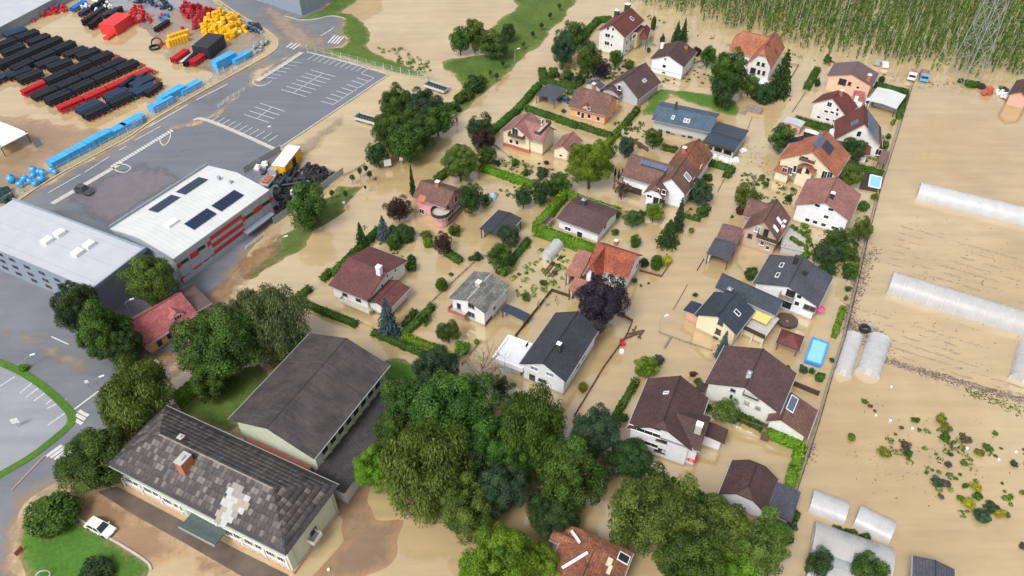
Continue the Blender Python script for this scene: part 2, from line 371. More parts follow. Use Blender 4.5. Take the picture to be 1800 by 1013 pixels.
    def slope(s, side):                # roof plane
        sl = s.hr - s.he
        if side in 'lr':
            c = s.c0 if side == 'l' else s.c1; sg = -1 if side == 'l' else 1; d = abs(c - s.cm)
            n = Vector((0, sg * sl, d)).normalized(); p = Vector((s.a0, s.cm, s.hr)); t = Vector((1, 0, 0)); dn = Vector((0, sg * d, -sl)).normalized()
        else:
            a, sg = (s.A0, -1) if side == 'f' else (s.A1, 1)
            n = Vector((sg * sl, 0, s.hw)).normalized(); p = Vector((a, s.cm, s.hr)); t = Vector((0, 1, 0)); dn = Vector((sg * s.hw, 0, -sl)).normalized()
        cv = lambda q: Vector(s.uvz(*q)); return cv(p), cv(n), cv(t), cv(dn)
    def onroof(s, side, px, py):
        p, n, t, dn = s.slope(side); o, d = s.b.lray(px, py); q = opl(o, d, p, n); return q, n, t, dn
    def frame(s, q, x, y, z):          # local matrix with mirrored v handled
        f = lambda w: Vector((w.x, w.y * s.b.m, w.z)); X, Y, Zz = f(x), f(y), f(z); 
        if X.cross(Y).dot(Zz) < 0: X = -X
        m_ = Matrix((X, Y, Zz)).transposed().to_4x4(); m_.translation = f(q); return m_
    def win(s, side, pts, w=1.1, h=1.3, fr='white_paint', pane='glass', name='window', mull=1, sill=True, parent=None):
        p, n = s.plane(side)
        for (px, py) in pts:
            o, d = s.b.lray(px, py); q = opl(o, d, p, n)
            win_obj(s.frame(q, Vector((n.y, n.x, 0)), n, Vector((0, 0, 1))), s.b.root, w, h, fr, pane, name, mull, sill)
    def balcony(s, side, pl, pr, depth=1.3, rail=1.0, mat='brown_wood', slab='concrete', z=None, name='balcony', solid=True):
        p, n = s.plane(side, depth); ql = opl(*s.b.lray(*pl), p, n); qr = opl(*s.b.lray(*pr), p, n)
        z = (ql.z + qr.z) / 2 if z is None else z; t = Vector((abs(n.y), abs(n.x), 0)); x0, x1 = sorted((ql.dot(t), qr.dot(t)))
        c = p.dot(n) * n; base = c - n * depth
        def B(nm, a0, a1, d0, d1, z0, z1, m_, par=None):
            vs = [base + t * a + n * d_ + Vector((0, 0, zz)) for zz in (z0, z1) for a, d_ in ((a0, d0), (a1, d0), (a1, d1), (a0, d1))]
            return s.b.add(nm, [tuple(v) for v in vs], BOXF, M[m_] if m_ in M else WM[m_], par)
        sl = B(name, x0, x1, .01, depth, z - .18, z, slab)
        if solid:
            B('railing', x0, x1, depth - .06, depth + .02, z + .06, z + rail, mat, sl)
            B('railing', x0, x0 + .08, .06, depth - .08, z + .06, z + rail, mat, sl); B('railing', x1 - .08, x1, .06, depth - .08, z + .06, z + rail, mat, sl)
        else:
            B('railing', x0, x1, depth - .06, depth, z + rail - .08, z + rail, mat, sl)
            k = int((x1 - x0) / .3); mb = MB()
            for i in range(k + 1):
                a = x0 + (x1 - x0) * i / k; vs = base + t * a + n * (depth - .03); mb.bar((vs.x, vs.y, z), (vs.x, vs.y, z + rail), .05)
            s.b.add('baluster', mb.v, mb.f, M[mat], sl)
        return sl
    def chimney(s, side, px, py, w=.7, d=.7, h=1.3, mat='brick', cap='white_paint', name='chimney'):
        q, n, t, dn = s.onroof(side, px, py); b = s.b
        c = b.box(name, q.x - w / 2, q.x + w / 2, q.y - d / 2, q.y + d / 2, q.z - .8, q.z + h, M[mat] if mat in M else WM[mat])
        b.box('chimney_cap', q.x - w / 2 - .05, q.x + w / 2 + .05, q.y - d / 2 - .05, q.y + d / 2 + .05, q.z + h + .002, q.z + h + .1, M[cap], c)
        b.box('flue', q.x - w / 5, q.x + w / 5, q.y - d / 5, q.y + d / 5, q.z + h + .1, q.z + h + .35, M[cap], c)
    def strip(s, side, pa, pb, h, mat, name='panel', proud=.06, w=None):
        p, n = s.plane(side); qa = opl(*s.b.lray(*pa), p, n); qb = opl(*s.b.lray(*pb), p, n); t = Vector((abs(n.y), abs(n.x), 0))
        if w: m_ = (qa + qb) / 2; qa = m_ - t * w / 2; qb = m_ + t * w / 2
        zz = (qa.z + qb.z) / 2; a0, a1 = sorted((qa.dot(t), qb.dot(t))); c = p.dot(n) * n
        vs = [c + t * a + n * d_ + Vector((0, 0, z_)) for z_ in (zz - h / 2, zz + h / 2) for a, d_ in ((a0, .003), (a1, .003), (a1, proud), (a0, proud))]
        return s.b.add(name, [tuple(v) for v in vs], BOXF, M[mat] if mat in M else WM[mat])
    def skylight(s, side, px, py, w=.8, l=1.2, mat='glass', fr='white_paint', name='skylight'):
        q, n, t, dn = s.onroof(side, px, py); mt = s.frame(q, t, dn, n)
        key = ('sky', w, l); 
        if key not in _cache:
            f = MB(); f.box(-w / 2, w / 2, -l / 2, -l / 2 + .1, -.05, .12); f.box(-w / 2, w / 2, l / 2 - .1, l / 2, -.05, .12)
            f.box(-w / 2, -w / 2 + .1, -l / 2 + .1, l / 2 - .1, -.05, .12); f.box(w / 2 - .1, w / 2, -l / 2 + .1, l / 2 - .1, -.05, .12)
            g = MB(); g.box(-w / 2 + .1, w / 2 - .1, -l / 2 + .1, l / 2 - .1, -.04, .07); _cache[key] = (f.mesh('skylight', M['white_paint']), g.mesh('pane', M['glass']))
        o = link(name, _cache[key][0], s.b.root, M[fr]); o.matrix_local = mt; link('pane', _cache[key][1], o, M[mat])
    def solar(s, side, c4, nx, ny, mat='solar', name='solar_panel', lift=.1, frm='grey_frame'):
        p, n, t, dn = s.slope(side); q = [opl(*s.b.lray(*c), p, n) for c in c4]
        ctr = sum(q, Vector()) / 4; tx = [(x - ctr).dot(t) for x in q]; ty = [(x - ctr).dot(dn) for x in q]
        w = (sorted(tx)[2] + sorted(tx)[3] - sorted(tx)[0] - sorted(tx)[1]) / 2; h = (sorted(ty)[2] + sorted(ty)[3] - sorted(ty)[0] - sorted(ty)[1]) / 2
        pw, ph = w / nx, h / ny; g = MB().box(-pw / 2 + .03, pw / 2 - .03, -ph / 2 + .03, ph / 2 - .03, 0, .05).mesh('solar_panel', M[mat])
        for i in range(nx):
            for j in range(ny):
                o = link(name, g, s.b.root); o.matrix_local = s.frame(ctr + t * ((i + .5) * pw - w / 2) + dn * ((j + .5) * ph - h / 2) + n * lift, t, dn, n)
def win_obj(mt, parent, w, h, fr='white_paint', pane='glass', name='window', mull=1, sill=True):
    mull = 0 if w < 1.15 else mull
    key = ('win', w, h, mull, sill)
    if key not in _cache:
        f = MB(); fw = .06
        f.box(-w / 2, w / 2, -.05, .07, -h / 2, -h / 2 + fw); f.box(-w / 2, w / 2, -.05, .07, h / 2 - fw, h / 2)
        f.box(-w / 2, -w / 2 + fw, -.05, .07, -h / 2 + fw, h / 2 - fw); f.box(w / 2 - fw, w / 2, -.05, .07, -h / 2 + fw, h / 2 - fw)
        for i in range(mull): x = -w / 2 + w * (i + 1) / (mull + 1); f.box(x - .02, x + .02, -.05, .06, -h / 2 + fw, h / 2 - fw)
        if sill: f.box(-w / 2 - .1, w / 2 + .1, -.05, .16, -h / 2 - .08, -h / 2 - .002)
        g = MB(); g.box(-w / 2 + fw / 2, w / 2 - fw / 2, -.04, .03, -h / 2 + fw / 2, h / 2 - fw / 2)
        _cache[key] = (f.mesh('window', M['white_paint']), g.mesh('pane', M['glass']))
    o = link(name, _cache[key][0], parent, M[fr]); o.matrix_local = mt; link('pane', _cache[key][1], o, M[pane]); return o
def slab_roof(b, c4, z, t=.18, roof='darkflat', name='roof', drop=None):   # flat or gently tilted roof from 4 photo corners
    zz = z if isinstance(z, (list, tuple)) else [z] * 4
    q = [b.loc(*c, k) for c, k in zip(c4, zz)]
    v = [(x[0], x[1], k) for x, k in zip(q, zz)] + [(x[0], x[1], k - t) for x, k in zip(q, zz)]
    l1 = math.dist(q[0], q[1]); l2 = math.dist(q[1], q[2]); z0 = [(0, 0)] * 4
    return b.add(name, v, [(0, 1, 2, 3), (7, 6, 5, 4), (0, 4, 5, 1), (1, 5, 6, 2), (2, 6, 7, 3), (3, 7, 4, 0)], RM[roof], uv=[[(0, 0), (l1, 0), (l1, l2), (0, l2)]] + [z0] * 5), q
def shed(name, label, cat, c4, he, rise=.5, roof='charcoal', wall=None, posts=True, open_=True, group=None, ax='u', k=(0, 0), rz=None):
    """small outbuilding from four photo corners of its roof (c4[0]-c4[1] gable side, c4[1]-c4[2] long side)"""
    b = Bld(name, label, cat, c4[0], c4[1], c4[2], he, group=group)
    v = b.vol(roof=roof, wall=None if open_ else wall, rise=rise, ov=.2, ovg=.2, t=.12, ridge=rise > .3, k=k, base=-1.0)
    if open_:
        for a in (v.a0 + .3, v.a1 - .3):
            for c in (v.c0 + .3, v.c1 - .3): b.box('post', a - .08, a + .08, c - .08, c + .08, -1, he - .12, M['dark_wood'])
        if wall: b.box('wall', v.a0 + .6, v.a1 - .6, v.c0 + .5, v.c0 + .65, -1, he - .25, WM[wall] if wall in WM else M[wall])
    return b, v
# ------------------------------------------------------------------ the flood and the dry ground
def water_mat():
    m, n, p = _new('flood_water'); pos = _pos(n)
    a = _noise(n, .022, 5, .62, pos); b = _noise(n, .10, 5, .65, pos)
    r = _ramp(n, a.outputs[0], [(.35, (.42, .298, .145)), (.65, (.51, .395, .225))]); r2 = _ramp(n, b.outputs[0], [(.3, (.88,) * 3), (.7, (1.03,) * 3)])
    mp = n.nodes.new('ShaderNodeMapping'); mp.inputs['Rotation'].default_value = (0, 0, R_(-62)); mp.inputs['Scale'].default_value = (.05, .5, 1); n.links.new(pos, mp.inputs[0])
    c = _noise(n, 1.0, 4, .6, mp.outputs[0]); r3 = _ramp(n, c.outputs[0], [(.35, (.89,) * 3), (.65, (1.03,) * 3)])
    x = _mix(n, 1.0, r.outputs[0], r2.outputs[0], 'MULTIPLY'); x = _mix(n, 1.0, x, r3.outputs[0], 'MULTIPLY')
    n.links.new(x, p.inputs['Base Color']); p.inputs['Roughness'].default_value = .03; p.inputs['IOR'].default_value = 2.5
    w = _noise(n, 1.3, 3, .5, pos); w2 = _noise(n, 5, 2, .5, pos); _bump(n, p, _mix(n, .3, w.outputs[0], w2.outputs[0]), .07, .02); return m
M['water'] = water_mat()
mk('flood_water', [(-1500,-200,0),(1500,-200,0),(1500,3000,0),(-1500,3000,0)], [(0,1,2,3)], M['water'], kind='structure')
mk('river_bed', [(-1500,-200,-1.3),(1500,-200,-1.3),(1500,3000,-1.3),(-1500,3000,-1.3)], [(0,1,2,3)], P('soil', (.16, .11, .07)), kind='structure')
def wpoly(pts, zz=0.0): return np.array([at(px, py, zz)[:2] for px, py in pts])
def sdist(P_, poly):                    # signed distance, positive inside
    n = len(poly); d = np.full(len(P_), 1e9); ins = np.zeros(len(P_), bool)
    for i in range(n):
        a, b = poly[i], poly[(i + 1) % n]; ab = b - a; t = np.clip(((P_ - a) @ ab) / max(ab @ ab, 1e-9), 0, 1)
        d = np.minimum(d, np.linalg.norm(P_ - (a + t[:, None] * ab), axis=1))
        c = ((a[1] > P_[:, 1]) != (b[1] > P_[:, 1])) & (P_[:, 0] < (b[0] - a[0]) * (P_[:, 1] - a[1]) / (b[1] - a[1] + 1e-12) + a[0]); ins ^= c
    return np.where(ins, d, -d)
def wob(x, y, s, k):
    return (np.sin(x / s * 1.7 + k) + np.sin(y / s * 2.3 + k * 2.1) + np.sin((x + y) / s * 1.1 + k * .7) + np.sin((x - 1.3 * y) / s * 3.1 + k * 1.9)) / 4
def patch(name, pts, mat, top=.10, cell=1.0, slope=.06, rough=.9, margin=2.5, kind='structure', wl=3.0, dome=0, **tg):
    """sheet of ground whose rim sinks under the water, so the shoreline is a real intersection"""
    poly = wpoly(pts); lo, hi = poly.min(0) - margin, poly.max(0) + margin
    nx, ny = int((hi[0] - lo[0]) / cell) + 2, int((hi[1] - lo[1]) / cell) + 2
    X, Y = np.meshgrid(lo[0] + np.arange(nx) * cell, lo[1] + np.arange(ny) * cell); pt = np.stack([X.ravel(), Y.ravel()], 1)
    sd = sdist(pt, poly); k = len(name) * 1.3 + pts[0][0] * .01
    s2 = sd + rough * (wob(pt[:, 0], pt[:, 1], wl, k) + .5 * wob(pt[:, 0], pt[:, 1], wl * .37, k + 2))
    Zz = np.minimum(s2 * slope, top)
    if dome: Zz = Zz + np.where(s2 * slope > top, np.minimum((s2 - top / slope) * .05, dome), 0)
    Zz = np.maximum(Zz, -.25)
    idx = np.arange(nx * ny).reshape(ny, nx); q = np.stack([idx[:-1, :-1], idx[:-1, 1:], idx[1:, 1:], idx[1:, :-1]], -1).reshape(-1, 4)
    q = q[(sd[q].max(1) > -margin)]
    used = np.unique(q); remap = -np.ones(nx * ny, int); remap[used] = np.arange(len(used)); q = remap[q]
    me = np_mesh(name, np.column_stack([pt[used], Zz[used]]), q)
    a = me.attributes.new('edge', 'FLOAT', 'POINT'); a.data.foreach_set('value', s2[used].astype(np.float32))
    me.polygons.foreach_set('use_smooth', [True] * len(me.polygons))
    return tag(link(name, me, None, mat), kind=kind, **tg)
def flat(name, pts, mat, z, jit=0.0, step=1.0, th=0, seed=1, **tg):
    rr = random.Random(seed); poly = wpoly(pts, z); out = []
    for i in range(len(poly)):
        a, b = poly[i], poly[(i + 1) % len(poly)]; n = max(1, int(np.linalg.norm(b - a) / step)) if jit else 1
        for k in range(n):
            p = a + (b - a) * k / n; out.append((p[0] + rr.uniform(-jit, jit), p[1] + rr.uniform(-jit, jit)))
    n = len(out); 
    if th: return mk(name, [(x, y, z) for x, y in out] + [(x, y, z - th) for x, y in out], [list(range(n)), list(range(2 * n - 1, n - 1, -1))] + [[i, (i + 1) % n, n + (i + 1) % n, n + i] for i in range(n)], mat, **tg)
    o = mk(name, [(x, y, z) for x, y in out], [list(range(n))], mat, recalc=False, **tg)
    a = o.data.attributes.new('edge', 'FLOAT', 'POINT'); a.data.foreach_set('value', [99.0] * n); return o
_fz = [.112]
def film(name, pts, mat, z, cell=.8, margin=3.0, **tg):
    """shallow pool or mud film lying on the paving; fades out with the distance to its rim"""
    _fz[0] += .004; z = _fz[0]
    poly = wpoly(pts, z); lo, hi = poly.min(0) - margin, poly.max(0) + margin
    nx, ny = int((hi[0] - lo[0]) / cell) + 2, int((hi[1] - lo[1]) / cell) + 2
    X, Y = np.meshgrid(lo[0] + np.arange(nx) * cell, lo[1] + np.arange(ny) * cell); pt = np.stack([X.ravel(), Y.ravel()], 1); sd = sdist(pt, poly)
    idx = np.arange(nx * ny).reshape(ny, nx); q = np.stack([idx[:-1, :-1], idx[:-1, 1:], idx[1:, 1:], idx[1:, :-1]], -1).reshape(-1, 4); q = q[(sd[q].max(1) > -margin)]
    used = np.unique(q); remap = -np.ones(nx * ny, int); remap[used] = np.arange(len(used)); q = remap[q]
    me = np_mesh(name, np.column_stack([pt[used], np.full(len(used), z)]), q)
    a = me.attributes.new('edge', 'FLOAT', 'POINT'); a.data.foreach_set('value', sd[used].astype(np.float32))
    return tag(link(name, me, None, mat), kind='structure', **tg)
def asphalt_mat(name, c, mud=(.24, .165, .10), mud_at=.5, rough=.42, stain=.25):
    m, n, p = _new(name); pos = _pos(n); at_ = n.nodes.new('ShaderNodeAttribute'); at_.attribute_name = 'edge'
    a = _noise(n, .06, 5, .65, pos); b = _noise(n, .5, 5, .7, pos); g = _noise(n, 14, 2, .5, pos)
    base = _ramp(n, a.outputs[0], [(.3, sc(c, 1 - stain)), (.7, sc(c, 1 + stain * .5))]); gr = _ramp(n, g.outputs[0], [(.3, (.86,) * 3), (.7, (1.05,) * 3)])
    x = _mix(n, 1.0, base.outputs[0], gr.outputs[0], 'MULTIPLY')
    mp = n.nodes.new('ShaderNodeMapping'); mp.inputs['Rotation'].default_value = (0, 0, R_(-58)); mp.inputs['Scale'].default_value = (.03, .45, 1); n.links.new(pos, mp.inputs[0])
    c_ = _noise(n, 1.0, 4, .6, mp.outputs[0]); r3 = _ramp(n, c_.outputs[0], [(.35, (.86,) * 3), (.6, (1.0,) * 3)]); x = _mix(n, 1.0, x, r3.outputs[0], 'MULTIPLY')
    ad = n.nodes.new('ShaderNodeMath'); ad.operation = 'MULTIPLY_ADD'; ad.inputs[1].default_value = 7.0; n.links.new(b.outputs[0], ad.inputs[0]); n.links.new(at_.outputs['Fac'], ad.inputs[2])
    mr = n.nodes.new('ShaderNodeMapRange'); mr.inputs['From Min'].default_value = 3.4; mr.inputs['From Max'].default_value = 5.6; mr.inputs['To Min'].default_value = 1; mr.inputs['To Max'].default_value = 0
    n.links.new(ad.outputs[0], mr.inputs['Value'])
    n.links.new(_mix(n, mr.outputs[0], x, mud), p.inputs['Base Color'])
    wr = _ramp(n, a.outputs[0], [(.35, (rough * .6,) * 3), (.65, (rough * 1.2,) * 3)]); n.links.new(wr.outputs[0], p.inputs['Roughness']); return m
def film_mat(name, c, rough=.12, amount=1.0, thr=0.0):
    m, n, p = _new(name); pos = _pos(n); at_ = n.nodes.new('ShaderNodeAttribute'); at_.attribute_name = 'edge'
    b = _noise(n, .22, 5, .65, pos); ad = n.nodes.new('ShaderNodeMath'); ad.operation = 'MULTIPLY_ADD'; ad.inputs[1].default_value = 9.0
    n.links.new(b.outputs[0], ad.inputs[0]); n.links.new(at_.outputs['Fac'], ad.inputs[2])
    mr = n.nodes.new('ShaderNodeMapRange'); mr.inputs['From Min'].default_value = 4.2 + thr; mr.inputs['From Max'].default_value = 6.8 + thr; mr.inputs['To Max'].default_value = amount; n.links.new(ad.outputs[0], mr.inputs['Value'])
    a = _noise(n, .5, 4, .6, pos); r = _ramp(n, a.outputs[0], [(.3, sc(c, .85)), (.7, sc(c, 1.12))]); n.links.new(r.outputs[0], p.inputs['Base Color'])
    p.inputs['Roughness'].default_value = rough; p.inputs['IOR'].default_value = 1.6
    t = n.nodes.new('ShaderNodeBsdfTransparent'); mx = n.nodes.new('ShaderNodeMixShader'); n.links.new(mr.outputs[0], mx.inputs[0]); n.links.new(t.outputs[0], mx.inputs[1]); n.links.new(p.outputs[0], mx.inputs[2])
    out = [q for q in n.nodes if q.type == 'OUTPUT_MATERIAL'][0]; n.links.new(mx.outputs[0], out.inputs[0]); return m
def grass_mat(name, c1, c2, mud=(.24, .18, .09)):
    m, n, p = _new(name); pos = _pos(n); at_ = n.nodes.new('ShaderNodeAttribute'); at_.attribute_name = 'edge'
    a = _noise(n, .12, 5, .7, pos); b = _noise(n, 2.2, 4, .7, pos); g = _noise(n, .7, 5, .7, pos)
    r = _ramp(n, a.outputs[0], [(.32, c1), (.68, c2)]); r2 = _ramp(n, b.outputs[0], [(.3, (.72,) * 3), (.7, (1.1,) * 3)]); x = _mix(n, 1.0, r.outputs[0], r2.outputs[0], 'MULTIPLY')
    ad = n.nodes.new('ShaderNodeMath'); ad.operation = 'MULTIPLY_ADD'; ad.inputs[1].default_value = 5.0; n.links.new(g.outputs[0], ad.inputs[0]); n.links.new(at_.outputs['Fac'], ad.inputs[2])
    mr = n.nodes.new('ShaderNodeMapRange'); mr.inputs['From Min'].default_value = 2.0; mr.inputs['From Max'].default_value = 3.6; mr.inputs['To Min'].default_value = 1; mr.inputs['To Max'].default_value = 0; n.links.new(ad.outputs[0], mr.inputs['Value'])
    n.links.new(_mix(n, mr.outputs[0], x, mud), p.inputs['Base Color']); p.inputs['Roughness'].default_value = .9; p.inputs['Specular IOR Level'].default_value = .2
    _bump(n, p, b.outputs[0], .8, .15); return m
M['asphalt'] = asphalt_mat('asphalt', (.165, .172, .195)); M['lot_asphalt'] = asphalt_mat('lot_asphalt', (.145, .158, .19), stain=.12)
M['pale_asphalt'] = asphalt_mat('pale_asphalt', (.28, .285, .32), stain=.12); M['wet_asphalt'] = asphalt_mat('wet_asphalt', (.145, .125, .13), rough=.3)
M['grass'] = grass_mat('grass', (.05, .10, .018), (.11, .16, .035)); M['bright_grass'] = grass_mat('bright_grass', (.055, .135, .018), (.085, .19, .028))
M['meadow'] = grass_mat('meadow', (.06, .11, .022), (.13, .16, .045))
M['mud_brown'] = film_mat('mud_brown', (.255, .145, .075)); M['mud_tan'] = film_mat('mud_tan', (.43, .31, .19)); M['mud_thin'] = film_mat('mud_thin', (.33, .25, .18), amount=.75, thr=.6)
M['mud_grey'] = film_mat('mud_grey', (.30, .25, .235), rough=.25, amount=.9); M['mud_red'] = film_mat('mud_red', (.165, .15, .16), rough=.3, amount=.85)
M['kerb'] = plain('kerb', (.44, .42, .38), rough=.85, var=.15); M['line'] = plain('line_paint', (.52, .52, .52), rough=.6, var=.1, fine=3)
M['verge_fibre'] = plain('verge', (.36, .30, .2))
# dry paved ground of the works yard and the roads around it
patch('asphalt_yard', [(-260,520),(-60,405),(0,372),(85,322),(232,242),(330,175),(385,145),(440,116),(478,92),(488,70),(468,52),(420,30),(340,-25),(330,-60),(520,-60),(575,-15),(560,0),(600,30),(610,34),
    (600,56),(612,72),(602,82),(585,86),(560,88),(620,110),(683,131),(585,197),(487,262),(505,282),(604,305),(545,345),(480,395),(436,442),(400,500),(370,540),(345,590),(330,640),(270,700),(215,765),(150,800),(95,850),(50,880),(28,930),(25,1013),(40,1100),(-260,1100)], M['asphalt'], top=.10)
flat('car_park', [(497,108),(560,92),(683,131),(486,263),(355,205),(415,165),(455,150)], M['lot_asphalt'], .104, kind='structure')
flat('works_court', [(100,352),(210,290),(255,262),(290,222),(362,216),(486,262),(433,302),(362,300),(190,405)], M['lot_asphalt'], .106, kind='structure')
film('mud_film', [(110,352),(160,325),(215,298),(252,287),(330,312),(190,400)], M['mud_red'], .112)
flat('car_park', [(-120,620),(0,640),(50,665),(95,700),(118,730),(116,748),(95,775),(50,805),(0,838),(-120,910)], M['pale_asphalt'], .104, kind='structure')
# mud left on the paving
for nm, pts, mt, zz in [
    ('mud_film', [(385,505),(430,455),(455,430),(490,415),(500,440),(460,480),(425,500),(400,560),(352,600),(330,560),(355,520)], 'mud_brown', .118),
    ('mud_film', [(330,545),(400,520),(430,500),(440,520),(400,570),(360,610),(335,640),(300,665),(290,650),(330,600)], 'mud_tan', .124),
    ('mud_film', [(120,805),(150,790),(210,740),(240,700),(260,705),(225,770),(180,800),(140,850),(110,880),(60,900),(30,960),(15,960),(45,880),(90,850)], 'mud_thin', .118),
    ('mud_film', [(10,930),(30,900),(60,875),(30,1013),(25,1080),(0,1080)], 'mud_tan', .124),
    ('mud_film', [(0,565),(35,575),(100,600),(150,630),(180,655),(160,668),(120,650),(60,620),(0,590)], 'mud_thin', .118),
    ('mud_film', [(210,632),(270,622),(330,610),(300,640),(240,660),(215,690),(195,690)], 'mud_brown', .13),
    ('mud_film', [(455,15),(480,8),(520,30),(560,60),(600,60),(560,85),(520,95),(500,80),(480,50)], 'mud_thin', .118),
    ('mud_film', [(450,120),(505,95),(530,92),(505,105),(470,130),(455,145),(480,145),(465,152),(440,150),(438,132)], 'mud_tan', .118),
    ('mud_film', [(335,215),(365,200),(420,165),(430,170),(385,205),(345,222),(300,230),(285,245),(300,222)], 'mud_tan', .118),
    ('mud_film', [(505,265),(560,225),(600,200),(610,210),(540,280),(570,300),(540,320),(500,300),(470,320),(450,300)], 'mud_thin', .118),
    ('mud_film', [(250,25),(340,10),(400,25),(455,55),(465,85),(430,110),(370,130),(300,110),(260,70)], 'mud_thin', .10)]:
    film(nm, pts, M[mt], zz)
# paved yard of the pipe works just under the water
patch('storage_yard', [(150,-20),(330,-20),(400,20),(455,55),(470,75),(462,92),(430,112),(380,130),(350,120),(340,100),(385,78),(350,60),(290,75),(255,55),(235,25),(170,10)], asphalt_mat('yard_paving', (.27, .26, .27), rough=.2), top=.06, slope=.03, rough=1.6, wl=6)
for pts in ([(-60,190),(20,205),(90,215),(200,235),(150,262),(75,300),(70,275),(20,245),(-60,260)], [(55,250),(100,262),(70,300),(0,345),(-60,350),(-60,300)]):
    patch('yard_edge', pts, asphalt_mat('yard_mud', (.30, .20, .12), rough=.2, mud=(.34, .23, .13)), top=.04, slope=.02, rough=1.8, wl=5)
# shallow forecourt of the long building and its brown pavement
patch('forecourt', [(95,865),(130,835),(185,862),(330,940),(430,1000),(500,1060),(420,1090),(330,985),(240,1010),(180,960),(140,905)], asphalt_mat('forecourt', (.30, .19, .11), mud=(.42, .29, .17), rough=.2), top=.03, slope=.015, rough=2.2, wl=8)
flat('pavement', [(172,865),(205,855),(300,905),(420,968),(505,1010),(545,1045),(480,1045),(330,958),(235,905)], plain('wet_paving', (.115, .085, .070), rough=.35, var=.3, scale=.3), .05, kind='structure')
patch('school_yard', [(600,870),(640,850),(660,900),(700,920),(695,1000),(640,1040),(560,1080),(535,1020),(590,950)], asphalt_mat('school_paving', (.24, .16, .105), mud=(.30, .185, .10), rough=.2), top=.03, slope=.015, rough=3.0, wl=9)
# grass
patch('grass_verge', [(470,28),(530,30),(575,10),(600,-20),(660,-20),(632,-2),(598,22),(618,24),(640,40),(650,62),(643,80),(655,92),(700,110),(740,128),(768,141),(700,128),(600,98),(556,86),(600,84),(612,72),(600,58),(606,38),(590,28),(530,40)], M['grass'], top=.25, slope=.09, rough=.6)
patch('grass_field', [(895,-15),(1020,-15),(1015,2),(985,38),(930,95),(880,140),(840,172),(790,215),(765,232),(745,228),(760,200),(800,170),(815,155),(800,140),(778,120),(772,110),(800,102),(860,95),(862,60),(885,28),(910,12)], M['grass'], top=.3, slope=.07, rough=1.3, wl=5)
patch('grass_verge', [(427,497),(455,488),(500,458),(560,405),(600,370),(642,330),(632,318),(600,330),(580,345),(545,355),(520,375),(505,400),(490,425),(470,440),(440,462)], M['meadow'], top=.25, slope=.07, rough=1.6, wl=4)
patch('grass_island', [(62,905),(115,900),(148,918),(185,942),(230,968),(262,990),(265,1000),(245,1040),(60,1050),(38,995),(28,960),(38,930)], M['bright_grass'], top=.28, slope=.2, rough=.25, margin=1.5, cell=.7)
patch('lawn', [(318,715),(370,672),(455,640),(475,665),(425,735),(410,762),(330,735)], M['grass'], top=.3, slope=.1, rough=.6)
patch('lawn', [(672,632),(715,632),(738,650),(735,672),(700,690),(675,700),(640,740),(650,690)], M['bright_grass'], top=.3, slope=.1, rough=.6)
patch('meadow', [(1140,178),(1158,156),(1200,160),(1250,165),(1290,178),(1302,190),(1290,203),(1262,198),(1240,190),(1180,166),(1150,200),(1130,203)], M['bright_grass'], top=.3, slope=.1, rough=.8)
patch('meadow', [(1215,870),(1250,880),(1290,905),(1330,935),(1380,960),(1330,960),(1250,930),(1200,890)], M['meadow'], top=.3, slope=.1, rough=1.0)
def band(name, pts, w, mat, z0, th=.12, smooth=3, parent=None, **tg):   # ribbon with thickness along photo points at level z0
    P_ = [at(px, py, z0) for px, py in pts]
    for _ in range(smooth):
        if len(P_) > 2: P_ = [P_[0]] + [q for a, b in zip(P_, P_[1:]) for q in (a * .75 + b * .25, a * .25 + b * .75)] + [P_[-1]]
        if len(P_) > 90: break
    n = len(P_); V = []
    for i, p in enumerate(P_):
        d = (P_[min(i + 1, n - 1)] - P_[max(i - 1, 0)]); s_ = Vector((d.y, -d.x, 0)).normalized() * w / 2
        V += [(p.x - s_.x, p.y - s_.y, z0), (p.x + s_.x, p.y + s_.y, z0), (p.x + s_.x, p.y + s_.y, z0 - th), (p.x - s_.x, p.y - s_.y, z0 - th)]
    F = [(4 * i + a, 4 * i + (a + 1) % 4, 4 * i + 4 + (a + 1) % 4, 4 * i + 4 + a) for i in range(n - 1) for a in range(4)] + [(0, 1, 2, 3), (4 * n - 4, 4 * n - 1, 4 * n - 2, 4 * n - 3)]
    o = mk(name, V, F, mat, parent, **tg); a = o.data.attributes.new('edge', 'FLOAT', 'POINT'); a.data.foreach_set('value', [99.0] * len(V)); return o
S_K = dict(kind='structure')
band('grass_strip', [(-60,618),(0,636),(50,660),(90,690),(122,722),(128,738),(122,748),(85,780),(47,808),(0,834),(-60,870)], 1.25, M['bright_grass'], .2, .12, **S_K)
band('kerb', [(-60,414),(0,374),(85,315),(180,265),(228,240),(262,214),(330,174),(385,144),(440,114),(486,88),(490,72),(470,52),(420,26),(378,-4)], .45, P('yellow_kerb', (.42,.36,.26), rough=.8), .22, .14, **S_K)
band('pavement', [(92,358),(150,324),(205,292),(212,286)], 1.3, M['kerb'], .2, .12, **S_K)
band('kerb', [(205,290),(222,288),(232,296),(220,304),(205,301),(198,294)], .3, M['kerb'], .2, .1, **S_K)
film('mud_film', [(282,245),(300,232),(296,250),(288,256)], M['mud_tan'], .13, margin=1)
band('kerb', [(281,246),(288,237),(301,232),(298,246),(291,256),(283,254),(281,246)], .3, M['kerb'], .2, .1, **S_K)
band('kerb', [(340,211),(355,206),(420,233),(486,263)], .9, M['kerb'], .35, .25, **S_K)
band('kerb', [(486,263),(585,197),(683,131)], .35, M['kerb'], .2, .15, **S_K); band('kerb', [(683,131),(620,112),(540,91)], .35, M['kerb'], .2, .15, **S_K)
band('traffic_island', [(530,92),(500,112),(465,133),(452,142)], 1.6, M['kerb'], .24, .14, **S_K)
